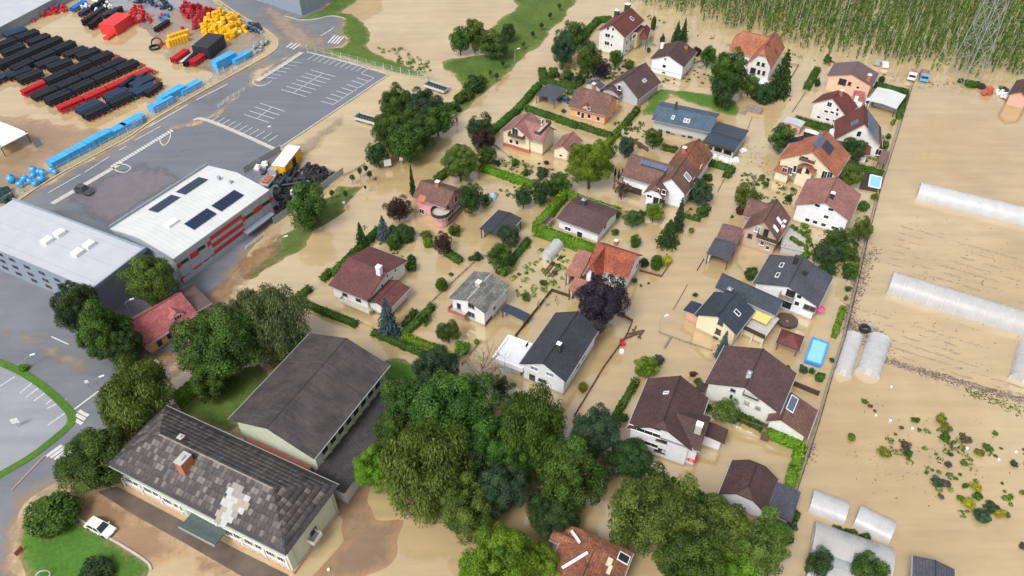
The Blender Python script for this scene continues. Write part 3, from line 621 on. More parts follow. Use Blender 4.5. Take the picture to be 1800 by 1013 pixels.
band('kerb', [(455,134),(444,141),(446,149),(458,151),(470,148),(478,142)], .3, M['kerb'], .22, .12, **S_K)
band('kerb', [(20,862),(50,830),(80,799)], .35, P('rust_kerb', (.3,.2,.16)), .2, .12, **S_K)
band('kerb', [(265,1002),(262,990),(230,968),(185,942),(150,920),(130,905)], .3, M['kerb'], .2, .15, **S_K)
band('kerb', [(500,28),(530,36),(560,33),(580,27),(600,30),(608,34)], .3, M['kerb'], .22, .12, **S_K)
# road and parking markings, painted sheets a few millimetres thick
def lines(name, segs, w, z=.185, **tg):
    mb = MB()
    for a, b in segs: 
        p, q = at(*a, z), at(*b, z); d = (q - p).normalized(); s_ = Vector((d.y, -d.x, 0)) * w / 2
        mb.raw([p - s_, p + s_, q + s_, q - s_], [(0, 1, 2, 3)])
    return mb.build(name, M['line'], recalc=False, kind='structure', **tg)
def zs(o, L): return [(p1(o, a, b), p1(o, c, d)) for a, b, c, d in L]
def p1(o, x, y): return (o[0] + x / 4.222, o[1] + y / 4.222)
q3 = (300, 0)
l1 = [(820,665),(860,642),(898,617),(932,592),(968,565),(1000,545),(1040,520)]; r1 = [(1010,720),(1045,692),(1078,667),(1115,642),(1150,617),(1185,593),(1222,570)]
l2 = [(545,850),(582,822),(625,795),(662,765)]; r2 = [(730,910),(770,883),(808,855),(848,828)]
seg = [(a+b) for a, b in zip(l1, r1)] + [(a+b) for a, b in zip(l2, r2)] + [(910,690,1130,545),(640,880,758,793)]
seg += [(x, y, x-65, y+45) for x, y in ((1080,400),(1120,410),(1160,418),(1200,428),(1240,437),(1282,447),(1322,457),(1362,467),(1402,477),(1440,487),(1480,500))]
seg += [(x, y, x-90, y-28) for x, y in ((1510,578),(1470,605),(1433,628),(1395,655),(1358,680),(1318,703),(1280,727),(1243,752),(1205,778))]
seg += [(690,570,785,585),(725,545,820,562),(765,522,860,538),(805,500,895,515),(840,478,935,492),(880,457,970,468),(1080,400,1480,500),(1510,578,1205,778)]
seg += [(x, y, x+70, y-45) for x, y in ((255,895),(290,907),(330,920),(370,932),(410,947),(455,960),(500,975),(540,990),(585,1004),(630,1018),(680,1034),(725,1050))]
lines('parking_lines', zs(q3, seg), .22)
q0 = (0, 220)
lines('road_lines', zs(q0, [(355,505,600,365),(630,350,810,235),(880,190,940,158),(1000,115,1190,10)]) + zs((0,440), [(380,640,510,700)]), .25)
lines('road_lines', [((264,222),(330,184)),((345,176),(400,148)),((585,48),(587,50))] + zs(q3, [(1115,268,1215,205)]) + zs((0,660), [(552,252,740,112)]), .35)
sg = []
for i in range(24): 
    t = i / 23; a = (825 + (1262 - 825) * t, 300 + (35 - 300) * t); sg.append((a[0], a[1], a[0] + 22, a[1] + 14))
lines('hatched_crossing', zs(q0, sg), .55)
lines('zebra_crossing', zs(q3, [(1168,318,1220,262),(1190,322,1242,266),(1212,326,1264,270),(1234,328,1286,272)]), .55)
lines('zebra_crossing', zs(q3, [(860,352,905,318),(885,360,935,322),(905,368,960,330)]), .55)
lines('zebra_crossing', zs((0,660), [(585,262,655,302),(562,290,632,328),(548,325,612,360)]), .6)
lines('zebra_crossing', zs((0,660), [(345,602,460,518),(375,612,488,530),(405,624,512,545),(428,634,530,560)]), .6)
lines('zebra_crossing', zs((0,440), [(1095,860,1135,885),(1110,832,1155,862),(1142,815,1188,840)]), .6)
lines('parking_lines', zs((0,660), [(145,135,270,30),(190,165,330,60),(250,190,385,95),(340,215,430,145),(350,245,490,180),(355,370,510,260),(-10,85,110,10)]), .22, .112)
# ------------------------------------------------------------------ houses of the flooded street
def a9(*c): return Z(900, 0, *c)
def z(o, *c): return Z(o[0], o[1], *c)
A=(900,0); B_=(900,220); C_=(600,220); Dd=(600,440); E_=(900,440); F_=(900,660); G_=(1200,0); H_=(1200,220); I_=(1200,440); J_=(1200,660); K_=(1440,0); L_=(1440,220); N_=(600,0); O_=(300,440); S_=(900,773); T_=(1200,773); U_=(1440,773)
def p1(o, x, y): return (o[0] + x / 4.222, o[1] + y / 4.222)
def house(label, o, e, he, R=None, roof='brown', wall='white', k=(0, 0), group=None, name='house', cat='house', W=None, rise=None, **kw):
    b = Bld(name, label, cat, p1(o, *e[0]), p1(o, *e[1]), p1(o, *e[2]), he, group=group, W=W)
    v = b.vol(roof=roof, wall=wall, R=p1(o, *R) if R else None, rise=rise, k=k, **kw); return b, v

# tall grey house at the top
b, v = house('tall pale grey house with dark red roof and yellow bay, nearest the top edge', A, [(638,222),(840,278),(975,150)], 8.2, R=(740,182), roof='darkred', wall='offwhite')
v.win('f', z(A,713,214,750,219), .7,1.0); v.win('f', z(A,710,264,705,322), 1.5,1.2); v.win('f', z(A,745,273,738,334), .6,.9)
v.win('r', z(A,850,318,880,290), 1.2,1.3); v.win('r', z(A,846,378,878,345), 1.2,1.3)
v.chimney('l', *p1(A,776,118), 1.0,1.2,1.6,'dark_metal'); v.chimney('l', *p1(A,855,72), 1.2,1.4,1.6,'dark_metal'); v.skylight('r', *p1(A,890,140), 1,1.4)
bb = b.vol('annex', u0=b.L/2-5.5, u1=b.L/2-.8, v0=b.W/2-.6, v1=b.W/2+.6, he=6.6, rise=.1, wall='yellow', roof='darkred', ov=.12, ovg=.1, wname='yellow_bay', rname='bay_roof', ridge=False)
bb.win('r', z(A,905,270), 2.2,1.3)
b, v = shed('open_porch', 'dark red pyramid roof on posts next to the tall grey house', 'porch', z(A,942,292,1005,296,1036,214), 3.2, rise=1.6, roof='darkred', k=(.99,.99), open_=True)

b, v = house('white house with dark brown roof in front of the twin dark conifers', A, [(1020,440),(1280,497),(1388,388)], 5.6, R=(1150,408), roof='darkbrown', wall='white')
v.win('f', z(A,1138,440), .7,.6); v.win('f', z(A,1130,492), 1.0,1.0); v.win('f', z(A,1126,541), 1.1,.6); v.box = b.box
v.chimney('l', *p1(A,1113,358), .8,.8,1.3,'white_paint'); v.chimney('r', *p1(A,1292,362), .7,.9,1.0,'brick','dark_metal')
b.box('ledge', v.a0+.2, v.al-.01, v.cl, v.cr, 1.9, 2.05, M['white_paint'])

b, v = house('low grey house with purple grey roof and arched front gable beside a car', A, [(722,618),(940,738),(1046,590)], 3.6, R=(842,590), roof='plum', wall='grey')
v.skylight('r', *p1(A,982,600), 1.4,.9,'glass_light'); v.win('f', z(A,795,648), 1.0,1.5)
w = b.vol('wing', u0=-b.L/2-1.2, u1=-b.L/2+5, v0=-b.W/2-.3, v1=-b.W/2+5.5, he=3.2, rise=1.5, roof='plum', wall='grey', k=(.3,0), rname='wing_roof', wname='wing_wall'); w.win('f', z(A,797,650), 1.0,1.4)
b, v = shed('garage', 'dark grey garage roof against the purple grey roofed house', 'garage', z(A,1030,672,1082,618,1040,590), 2.6, rise=.25, roof='charcoal', wall='grey', open_=False)

b, v = house('orange walled cottage with brown roof and one arched dormer', A, [(790,722),(697,862),(425,783)], 3.0, W=9.0, rise=3.4, roof='brown', wall='orange', k=(.25,.25))
v.win('r', z(A,495,842), .9,1.2); v.win('r', z(A,572,863,640,882), .9,1.2); v.win('r', z(A,525,858), .9,1.6, 'white_paint','glass','door',0,False); v.win('f', z(A,740,840), .9,1.1)
v.chimney('r', *p1(A,606,655), .8,.8,1.2,'brick')
w = b.vol('dormer', u0=-.6, u1=1.7, v0=b.W/2-4, v1=b.W/2-.3, he=3.6, rise=.9, ax='v', roof='brown', wall='orange', ov=.2, ovg=.1, rname='dormer_roof', wname='dormer_wall', base=2.6, ridge=False)
w.win('b', z(A,570,806), .8,.8)
shed('carport', 'grey flat roofed carport left of the orange walled cottage', 'carport', z(A,190,688,318,745,376,655), 2.6, rise=.3, roof='slate', wall='grey')
shed('garden_shed', 'small dark gabled shed behind the orange walled cottage', 'shed', z(A,545,622,655,660,692,632), 2.6, rise=.9, roof='slate', wall='grey', open_=False)

# long blue-grey roof
b, v = house('long low building with blue grey roof, three skylights and a black stovepipe', A, [(1520,852),(1475,985),(1040,880)], 4.2, W=9.5, rise=1.5, roof='bluegrey', wall='grey', ov=.9)
v.chimney('r', *p1(A,1215,815), .5,.5,1.8,'dark_metal','dark_metal')
for q in ((1195,873),(1285,896),(1308,901)): v.skylight('r', *p1(A,*q), .7,1.3,'glass_light')
v.win('r', z(B_,1157,67,1190,85,1270,97), 1.0,1.6,'dark_metal'); v.win('r', z(B_,1318,108), 1.2,2.0,'dark_metal'); v.win('r', z(B_,1100,50), 1.0,1.3,'dark_metal')
b = Bld('garage_block', 'dark flat roofed garage block with open bays beside the blue grey roof', 'garage', p1(H_,155,112), p1(H_,385,190), p1(H_,475,35), 3.2)
b.box('roof', -b.L/2, b.L/2, -b.W/2, b.W/2, 2.95, 3.2, RM['darkflat']); b.box('parapet', -b.L/2-.12, -b.L/2-.004, -b.W/2, b.W/2, 2.8, 3.4, M['dark_metal'])
b.box('roof_step', -.3, .3, -b.W/2+.3, b.W/2-.3, 3.2, 3.6, M['dark_metal']); b.box('wall', -b.L/2+.3, -b.L/2+.5, -b.W/2+.2, b.W/2-.2, -1, 1.3, WM['grey'])
b.box('wall', -b.L/2+.5, b.L/2-.3, b.W/2-.5, b.W/2-.3, -1, 2.93, WM['grey'])
for k in range(4): b.box('pillar', -b.L/2+.3, -b.L/2+.7, -b.W/2+.2+k*(b.W-.8)/3, -b.W/2+.6+k*(b.W-.8)/3, 1.302, 2.93, WM['grey'])
b.box('wall', b.L/2-.5, b.L/2-.3, -b.W/2+.2, b.W/2-.52, -1, 2.93, WM['grey'])

# yellow house, salmon roofs
b, v = house('pale yellow house with salmon roofs, front balcony and brick base', C_, [(1178,45),(1402,108),(1520,0)], 5.3, R=(1290,8), roof='rose', wall='cream')
v.balcony('f', p1(C_,1235,85), p1(C_,1345,112), 1.3, .9); v.win('f', z(C_,1290,52), 1.6,1.9,'white_paint','glass','balcony_door'); v.win('f', z(C_,1260,120,1305,131), .9,1.1)
b.box('plinth', v.al-.12, v.ar+.1, v.cl-.12, v.cr+.12, -1, .9, M['brick']); v.skylight('r', *p1(C_,1405,30), .9,1.1)
w = b.vol('wing', u0=b.L/2-7.0, u1=b.L/2-.3, v0=-.5, v1=b.W/2+3.2, he=5.0, rise=2.6, ax='v', roof='rose', wall='cream', rname='wing_roof', wname='wing_wall')
w.balcony('b', p1(A,205,985), p1(A,290,945), 1.4, .9); w.win('b', z(A,225,905), 1.0,1.2); b.box('plinth', w.al, w.ar+.12, w.cl-.1, w.cr+.1, -1, .85, M['brick'])
b, v = house('small pale yellow cottage with salmon gable roof left of the bright green tree', B_, [(286,187),(442,217),(545,118)], 2.7, R=(368,150), roof='rose', wall='cream')
v.win('f', z(B_,362,226), .8,.7)

# big house brown and rust
b, v = house('large white house with joined brown and rust red roofs and solar panels', B_, [(1060,430),(1292,522),(1462,212)], 5.6, R=(1178,392), roof='brown', wall='white')
s_ = b.L*.52
w0 = b.vol('rear', u0=-b.L/2+s_, u1=b.L/2, v0=-b.W/2-.1, v1=b.W/2+.05, he=5.65, hr=v.hr+.25, roof='rust', wall=None, rname='rust_roof', k=(0,.35))
w = b.vol('wing', u0=-b.L/2+.6, u1=-b.L/2+9.8, v0=-b.W/2-7.6, v1=.2, he=5.0, hr=v.hr-.5, ax='v', roof='brown', wall='white', rname='wing_roof', wname='wing_wall')
w2 = b.vol('front', u0=-b.L/2-2.6, u1=-b.L/2+5, v0=-b.W/2-1.0, v1=b.W/2-3.9, he=4.7, rise=2.3, roof='brown', wall='white', rname='front_roof', wname='front_wall', k=(.35,0))
w2.win('f', z(B_,1080,486,1127,497), .9,1.1); w2.win('f', z(B_,1020,528), 1.2,.8); w2.win('f', z(B_,1068,560,1113,573), 1.2,1.6,'brown_wood')
w.win('l', z(B_,955,490), 1.2,1.0) if False else None
v.skylight('r', *p1(B_,1303,385), 1.6,1.9,'glass_light'); v.win('r', z(B_,1310,470,1345,415,1400,320), 1.2,1.4)
w.solar('l', z(B_,965,268,1165,318,1150,348,945,300), 8, 1, 'solar_light', lift=.6); b.box('cellar', w.c0+.4, w.c0+.52, w.al-.0, w.al+4.5, -1, 1.6, M['dark_wood'])
w0.chimney('l', *p1(B_,1275,205), .8,.8,1.3,'brick')

# maroon roof in the hedge
b, v = house('white bungalow with dark maroon roof inside the square clipped hedge', B_, [(805,634),(645,812),(325,697)], 3.9, R=(722,686), roof='plum', wall='white', k=(0,.35))
v.win('r', z(B_,502,818), 1.3,1.9,'white_paint','glass','door',0,False); v.win('r', z(B_,415,770), 1.4,1.0); v.chimney('l', *p1(B_,530,590), .9,.9,1.2,'dark_metal','steel'); v.win('f', z(B_,690,755), 1.2,1.2)
shed('wood_shed', 'tiny brown lean-to at the corner of the clipped hedge', 'shed', z(B_,212,738,250,748,310,690), 2.0, rise=.5, roof='oldbrown', wall='tan', open_=False)

# pink house
b, v = house('pink house with brown roof, curved dark balcony and orange roof patch', C_, [(940,487),(775,618),(505,555)], 5.2, R=(850,489), roof='brown', wall='pink')
v.win('r', z(C_,598,640), 1.2,1.3); v.win('f', z(C_,850,548), 1.2,1.7); v.win('f', z(C_,822,640), .9,1.1); v.win('f', z(C_,882,605), 1.3,1.5); v.chimney('r', *p1(C_,716,452), .8,.8,1.1,'brick')
v.skylight('r', *p1(C_,598,548), 1.7,1.5,'timber_orange','timber_orange','roof_patch')
q = b.loc(*p1(C_,738,655), 2.9); mb = MB(); mb.cyl((q[0], q[1]*b.m, -1), (q[0], q[1]*b.m, 2.75), 1.5, n=10); b.add('round_bay', [(x, y*b.m, zz) for x, y, zz in mb.v], mb.f, WM['pink'])
mb = MB(); mb.cyl((q[0], q[1]*b.m, 2.76), (q[0], q[1]*b.m, 2.95), 2.1, n=14); sl_ = b.add('balcony', [(x, y*b.m, zz) for x, y, zz in mb.v], mb.f, M['concrete'])
mb = MB()
for i in range(14):
    a = i*2*math.pi/14; a2 = (i+1)*2*math.pi/14; mb.bar((q[0]+2.05*math.cos(a), q[1]*b.m+2.05*math.sin(a), 3.4), (q[0]+2.05*math.cos(a2), q[1]*b.m+2.05*math.sin(a2), 3.4), .07, .85)
b.add('railing', [(x, y*b.m, zz) for x, y, zz in mb.v], mb.f, M['dark_wood'], parent=sl_)
v.balcony('f', p1(C_,800,735), p1(C_,915,640), 1.2, .9, 'brown_wood', z=.9)
shed('open_shed', 'charcoal roofed open shed right of the pink house', 'shed', z(C_,1035,757,1205,838,1325,686), 2.7, rise=.4, roof='charcoal', wall='grey')

# maroon house left
b, v = house('white house with wine red roof behind the blue spruce', Dd, [(486,72),(190,378),(-95,256)], 4.6, R=(345,160), roof='maroon', wall='offwhite')
v.win('r', z(Dd,25,320,125,360), 1.1,1.2,'dark_wood'); v.chimney('r', *p1(Dd,285,175), .9,.9,1.8,'white_paint','white_paint'); v.win('f', z(Dd,342,190,375,205,300,262,400,150), .6,.8)
v.balcony('r', p1(Dd,-20,365), p1(Dd,205,452), 1.2, .7, 'cream_paint', z=1.2)
w = b.vol('annex', u0=-b.L/2-4.2, u1=-b.L/2+.9, v0=-1.0, v1=b.W/2-.6, he=2.6, rise=.9, ax='v', roof='maroon', wall='offwhite', rname='annex_roof', wname='annex_wall')

# checkered grey roof
b, v = house('white house with checkered grey tile roof and salmon balcony awning', Dd, [(795,354),(1070,470),(1252,265)], 5.2, R=(935,368), roof='grey_check', wall='white', cap='concrete')
v.win('f', z(Dd,873,415), .9,1.5,'grey_frame'); v.win('f', z(Dd,965,412,967,478), 1.4,1.2,'grey_frame'); v.win('f', z(Dd,965,532), 1.2,.7,'grey_frame'); v.win('f', z(Dd,825,495), 1.0,1.0)
v.balcony('f', p1(Dd,790,468), p1(Dd,915,500), 1.5, .9, 'timber_orange'); v.win('r', z(Dd,1094,535), 2.2,1.7,'brown_wood','brown_wood','garage_door',0,False); v.win('r', z(Dd,1135,430,1135,490), .9,.9)
v.chimney('l', *p1(Dd,1020,262), .9,.9,.9,'concrete')
shed('shelter', 'black sheeted shelter between checkered roof house and white garage', 'shelter', z(Dd,1185,440,1360,527,1397,475), 2.0, rise=.15, roof='darkflat', wall='grey')

# orange roof
b, v = house('white house with orange red cross gabled roof behind the purple tree', E_, [(975,38),(860,216),(560,118)], 4.8, R=(940,40), roof='redorange', wall='white')
w = b.vol('wing', u0=.6, u1=b.L/2-.2, v0=0, v1=b.W/2+2.6, he=4.4, hr=v.hr-.3, ax='v', roof='redorange', wall='white', rname='wing_roof', wname='wing_wall', k=(0,.3))
w.win('b', z(E_,602,190), .9,2.2,'white_paint'); v.win('f', z(E_,925,120), 1.0,1.4); v.chimney('l', *p1(B_,770,885), .7,.7,1.0,'brick')
b, v = shed('porch_roof', 'flat salmon porch roof left of the orange red roofed house, upper one', 'porch', z(E_,388,182,500,208,600,22), 3.0, rise=.15, roof='salmon', wall='white')
b, v = shed('porch_roof', 'flat salmon porch roof touching the purple tree, lower one', 'porch', z(E_,408,298,520,326,585,238), 2.8, rise=.15, roof='salmon', wall='white')

# dark grey house with white garage
b, v = house('white house with charcoal roof and black capped stovepipe beside flat white garage', E_, [(66,826),(402,980),(632,578)], 5.4, R=(238,838), roof='charcoal', wall='white')
v.chimney('r', *p1(E_,346,755), .7,.7,2.0,'dark_metal','white_paint'); v.win('f', z(E_,165,877,281,921), 1.4,.9,'white_paint','glass_light'); v.win('f', z(E_,150,945), 1.1,1.5,'dark_metal','glass','door',0,False); v.win('f', z(E_,227,966), 1.5,.5,'dark_metal')
v.win('r', z(E_,490,850,530,780), 1.4,2.0); v.win('l', z(E_,110,700), 1,1)
b2 = Bld('flat_garage', 'flat white roofed garage with parapet left of the charcoal roof', 'garage', p1(Dd,1130,778), p1(Dd,1345,880), p1(Dd,1440,700), 3.2)
L2, W2 = b2.L/2, b2.W/2
b2.box('roof', -L2+.3, L2-.3, -W2+.3, W2-.3, 2.6, 2.9, RM['flatwhite'])
for q in ((-L2, -L2+.3, -W2, W2), (L2-.3, L2, -W2, W2)): b2.box('parapet', *q, 2.2, 3.2, M['white_paint'])
for q in ((-W2, -W2+.3), (W2-.3, W2)): b2.box('parapet', -L2+.302, L2-.302, *q, 2.2, 3.2, M['white_paint'])
b2.box('wall', -L2+.8, L2-.8, -W2+.8, W2-.8, -1, 2.19, WM['grey']); b2.box('garage_door', -L2+.7, -L2+.79, -W2+1.0, -W2+3.2, -1, 2.0, M['pale_blue'])

# dark brown house bottom centre
b, v = house('white three storey house with dark brown roof and long recessed balconies', F_, [(870,352),(1332,556),(1412,155)], 6.6, R=(1100,330), roof='darkbrown', wall='white', k=(.22,0))
v.win('f', z(F_,1060,381), 1.7,.7,'brown_wood'); v.win('f', z(F_,1112,479,1097,556), 1.7,1.0,'brown_wood'); v.win('f', z(F_,984,414), 5.0,.9,'white_paint','glass','balcony_opening',3); v.win('f', z(F_,1008,503), 3.2,.9,'white_paint','glass','balcony_opening',2)
w = b.vol('cross_gable', u0=-b.L/2+.4, u1=-b.L/2+7.4, v0=0, v1=b.W/2+1.2, he=6.4, hr=v.hr-.7, ax='v', roof='darkbrown', wall='white', rname='cross_roof', wname='cross_wall')
w2 = b.vol('annex', u0=-.5, u1=b.L/2-3, v0=b.W/2-.9, v1=b.W/2+4.2, he=3.9, rise=.4, roof='darkbrown', wall='white', rname='annex_roof', wname='annex_wall', ridge=False)
w2.skylight('r', *p1(F_,1390,330), 2.4,1.6,'glass_light'); w.chimney('b' if False else 'r', *p1(F_,1385,395), .9,.9,1.0,'concrete'); v.skylight('l', *p1(F_,1145,130), .6,.9,'glass_light')

# large plum brown house
b, v = house('long white house with reddish brown roof and tiled lower annex with skylight', J_, [(172,42),(722,284),(828,-22)], 5.6, R=(388,64), roof='plum', wall='offwhite')
v.win('f', z(J_,374,112,475,204,560,242), .9,.8,'grey_frame'); v.win('f', z(J_,360,160), .5,1.2,'grey_frame'); v.chimney('l', *p1(I_,488,940), .7,.7,1.0,'concrete','steel'); v.balcony('f', p1(J_,440,150), p1(J_,560,190), 1.0, .3, 'dark_wood')
w = b.vol('annex', u0=-b.L/2-1.2, u1=b.L/2-4.5, v0=b.W/2-1.5, v1=b.W/2+5.0, he=2.9, rise=1.6, roof='brown', wall='offwhite', rname='annex_roof', wname='annex_wall', cmf=.3)
w.skylight('r', *p1(J_,812,212), 3.2,1.3,'solar_light'); b.box('awning', -b.L/2-.4, -b.L/2+1.5, -b.W/2-1.2, -b.W/2+.4, 2.4, 2.6, M['dark_wood'])
# small dark brown house with blue lean-to
b, v = house('small white house with dark brown hipped end roof and blue lean-to', T_, [(265,404),(622,556),(716,298)], 3.4, R=(490,350), roof='darkbrown', wall='white', k=(.35,.35))
w = b.vol('lean_to', u0=-b.L/2+.4, u1=b.L/2-.6, v0=b.W/2-.8, v1=b.W/2+3.4, he=2.7, rise=.25, roof='slate', wall='grey', rname='lean_to_roof', wname='lean_to_wall', ridge=False)

# right column
b, v = house('white house with broad mauve red roof at the edge of the flooded field', H_, [(830,587),(1246,712),(1326,515)], 5.8, R=(1076,582), roof='rose', wall='white')
v.win('f', z(H_,1000,597,1100,627), 1.1,.8,'white_paint'); v.win('f', z(H_,1065,681,925,704,983,720,1045,740), 1.0,.9); v.win('f', z(H_,1130,765), 1.5,.8); v.chimney('r', *p1(H_,1105,540), .8,.8,1.2,'rubber','white_paint')
b, v = house('white house with broad slate purple roof, recessed garage and two chimneys', I_, [(525,236),(1010,422),(1112,196)], 5.3, R=(752,258), roof='slate', wall='white')
v.chimney('r', *p1(I_,905,180), .8,.8,1.1,'rubber','dark_metal'); v.chimney('r', *p1(I_,838,78), .7,.7,1.0,'rubber','dark_metal')
for q in ((735,112),(705,186)): v.skylight('l', *p1(I_,*q), 1.4,.7)
v.win('f', z(I_,865,345), .9,.9); v.win('f', z(I_,848,395), .9,1.1); v.win('f', z(I_,942,430), 2.2,1.3,'grey_frame','dark_wood'); v.win('f', z(I_,775,400), 1.6,2.0,'dark_wood','glass','garage_opening',0,False); v.win('f', z(I_,800,325), 1.6,1.8,'dark_wood','glass','balcony_door')
v.balcony('f', p1(I_,708,352), p1(I_,812,390), 1.3, .9, 'timber_grey')
b, v = house('tan house with brown cross gabled roof, two white skylights and planted terrace', H_, [(447,768),(712,862),(800,690)], 5.6, R=(612,718), roof='brown', wall='tan')
for q in ((716,710),(690,768)): v.skylight('r', *p1(H_,*q), .8,1.6,'flat' if 'flat' in M else 'white_paint')
v.chimney('r', *p1(H_,745,750), .6,.6,1.2,'brick'); v.chimney('r', *p1(H_,737,782), .6,.6,1.0,'brick')
v.win('f', z(H_,556,770), 1.2,1.4,'white_paint','glass_light'); v.win('f', z(H_,500,822), .9,1.0,'dark_wood'); v.win('f', z(H_,618,800), 1.0,1.8,'dark_wood'); v.win('f', z(H_,590,875,630,910), .8,1.0)
v.balcony('f', p1(H_,545,830), p1(H_,690,890), 1.3, .9, 'dark_wood')
w = b.vol('wing', u0=.5, u1=b.L/2-.5, v0=-b.W/2-1.6, v1=0, he=5.2, hr=v.hr-.3, ax='v', roof='brown', wall='tan', rname='wing_roof', wname='wing_wall')
b = Bld('roof_terrace', 'open terrace with plant troughs right of the tan house', 'terrace', p1(H_,725,915), p1(H_,905,935), p1(H_,960,790), 2.2)
b.box('deck', -b.L/2, b.L/2, -b.W/2, b.W/2, 1.9, 2.1, M['concrete']); b.box('wall', -b.L/2+.2, b.L/2-.2, -b.W/2+.2, b.W/2-.2, -1, 1.89, WM['grey'])
for k in range(4): b.box('plant_trough', -b.L/2+.2, -b.L/2+.7, -b.W/2+.3+k*b.W/4, -b.W/2+k*b.W/4+b.W/4-.3, 2.1, 2.6, M['concrete'])
b, v = shed('garage', 'garage with flat mauve roof left of the tan house', 'garage', z(H_,250,836,410,882,452,770), 2.8, rise=.2, roof='mauve', wall='tan', open_=False)
b, v = shed('carport', 'open carport with dark slate roof below the mauve garage', 'carport', z(H_,175,955,345,1008,410,886), 2.7, rise=.3, roof='slate', wall='white')

b, v = house('cream house with bright terracotta roofs, solar panels and glazed front porch', H_, [(722,234),(1146,388),(1212,212)], 6.0, R=(962,196), roof='terracotta', wall='cream')
v.solar('r', z(H_,1060,120,1130,160,1100,215,1015,175), 5, 4); v.solar('r', z(H_,1015,60,1050,85,1010,180,962,150), 2, 5, 'solar_light'); v.solar('l', z(H_,815,88,905,92,880,130,785,125), 5, 2, 'solar')
v.chimney('l', *p1(H_,960,75), 1.2,3.4,.7,'rubber','white_paint')
w = b.vol('front', u0=-b.L/2-1.6, u1=-b.L/2+4.5, v0=-2.2, v1=2.0, he=5.6, rise=1.7, roof='terracotta', wall='cream', rname='front_roof', wname='front_wall')
w.balcony('f', p1(H_,860,265), p1(H_,975,290), .9, .8, 'brown_wood'); w.win('f', z(H_,870,333,930,338), .9,1.4,'brown_wood'); w.win('f', z(H_,905,250), 1.6,1.2)
w2 = b.vol('porch', u0=-b.L/2-2.2, u1=-b.L/2+2, v0=-b.W/2, v1=-2.6, he=3.6, rise=.5, roof='terracotta', wall='cream', rname='porch_roof', wname='porch_wall', k=(.6,0))
w2.win('f', z(H_,756,344,796,338), 1.2,1.8); w2.win('f', z(H_,832,325), .8,1.8); v.win('f', z(H_,1052,370,1090,376), 1.2,2.0); v.win('f', z(H_,985,338), .7,1.0)
b, v = house('cream gabled house with deep red roof and many small windows, behind a hedge', G_, [(945,772),(1218,862),(1325,800)], 5.8, R=(1100,722), roof='darkred', wall='offwhite', k=(0,.3))
v.win('f', z(G_,1090,776), 1.2,1.3); v.win('f', z(G_,1066,828,1110,835,1010,870,1076,887,1127,900), 1.0,.7); v.win('f', z(G_,1150,815,1146,850), .7,.9); v.chimney('r', *p1(G_,1175,705), .8,.8,1.2,'brick')
b, v = house('cream house with steep wavy orange tiled hipped roofs beside the tall conifer', G_, [(478,470),(662,515),(752,352)], 6.2, rise=4.6, roof='terracotta', wall='offwhite', k=(.3,.45))
v.win('f', z(G_,562,472,598,480), .8,.9,'dark_wood'); v.win('f', z(G_,522,524), 1.4,1.5,'dark_wood'); v.win('f', z(G_,566,535,602,542), .7,1.1,'dark_wood')
w = b.vol('wing', u0=b.L/2-8.5, u1=b.L/2-1, v0=-b.W/2-6.5, v1=0, he=5.8, hr=v.hr-.4, ax='v', roof='terracotta', wall='offwhite', rname='wing_roof', wname='wing_wall', k=(.5,0))
for q in ((632,322),(690,380)): v.skylight('r' if q[0] > 650 else 'l', *p1(G_,*q), 1.1,1.4,'brown_wood','brown_wood','dormer_window')
b, v = house('pink house with grey brown low pitched roof near the hop field', G_, [(1072,558),(1412,640),(1456,545)], 6.0, R=(1258,548), roof='brownsheet', wall='peach')
v.win('f', z(G_,1186,608), 1.9,1.6,'dark_wood'); v.win('f', z(G_,1239,621), .8,.9,'dark_wood'); v.chimney('r', *p1(G_,1375,600), .9,.9,1.6,'brick'); v.win('f', z(G_,1300,650), .8,.8)
b, v = shed('red_porch', 'bright red lean-to with a white door beside the pink house', 'porch', z(G_,1260,752,1345,758,1375,690), 2.6, rise=.2, roof='red', wall='white', open_=False)
v.al = v.a0; v.win('f', z(G_,1288,735), .9,1.6,'white_paint','white_paint','door',0,False)
shed('tin_shed', 'shed with white corrugated sheet roof beside the hedge', 'shed', z(K_,365,735,575,808,622,700), 2.6, rise=.3, roof='whitemetal', wall='white')
shed('party_tent', 'white canvas canopy between the terracotta and solar roofed houses', 'canopy', z(H_,1065,110,1130,132,1150,42), 3.0, rise=.6, roof='flatwhite', wall=None)
b, v = house('dark red roofed house with large solar array beside the boundary wall', L_, [(110,130),(468,160),(512,25)], 4.6, R=(330,-95), roof='darkred', wall='offwhite', rise=None)
v.solar('r', Z(1440,0, 375,878,462,922,410,998,338,962), 6, 4, 'solar_light'); v.solar('l', Z(1440,0, 265,880,325,885,262,945,210,948), 4, 3, 'solar_light')
v.win('f', Z(1440,0, 295,995), 1.0,1.5); v.win('f', z(L_,240,168,340,195,440,200), 1.3,1.6)
w = b.vol('front', u0=-b.L/2-3.5, u1=-b.L/2+1, v0=-b.W/2, v1=b.W/2-2.5, he=2.9, rise=.9, ax='v', roof='darkred', wall='offwhite', rname='front_roof', wname='front_wall')
shed('shed', 'small brick shed with pale blue sheet roof beside the round tree', 'shed', z(G_,742,905,880,945,915,905), 2.4, rise=.2, roof='palemetal', wall='salmon', open_=False)
shed('summer_house', 'maroon deck shelter with white table behind the solar roofed house', 'shelter', z(L_,430,270,490,290,525,200), 2.2, rise=.2, roof='mauve', wall='salmon')

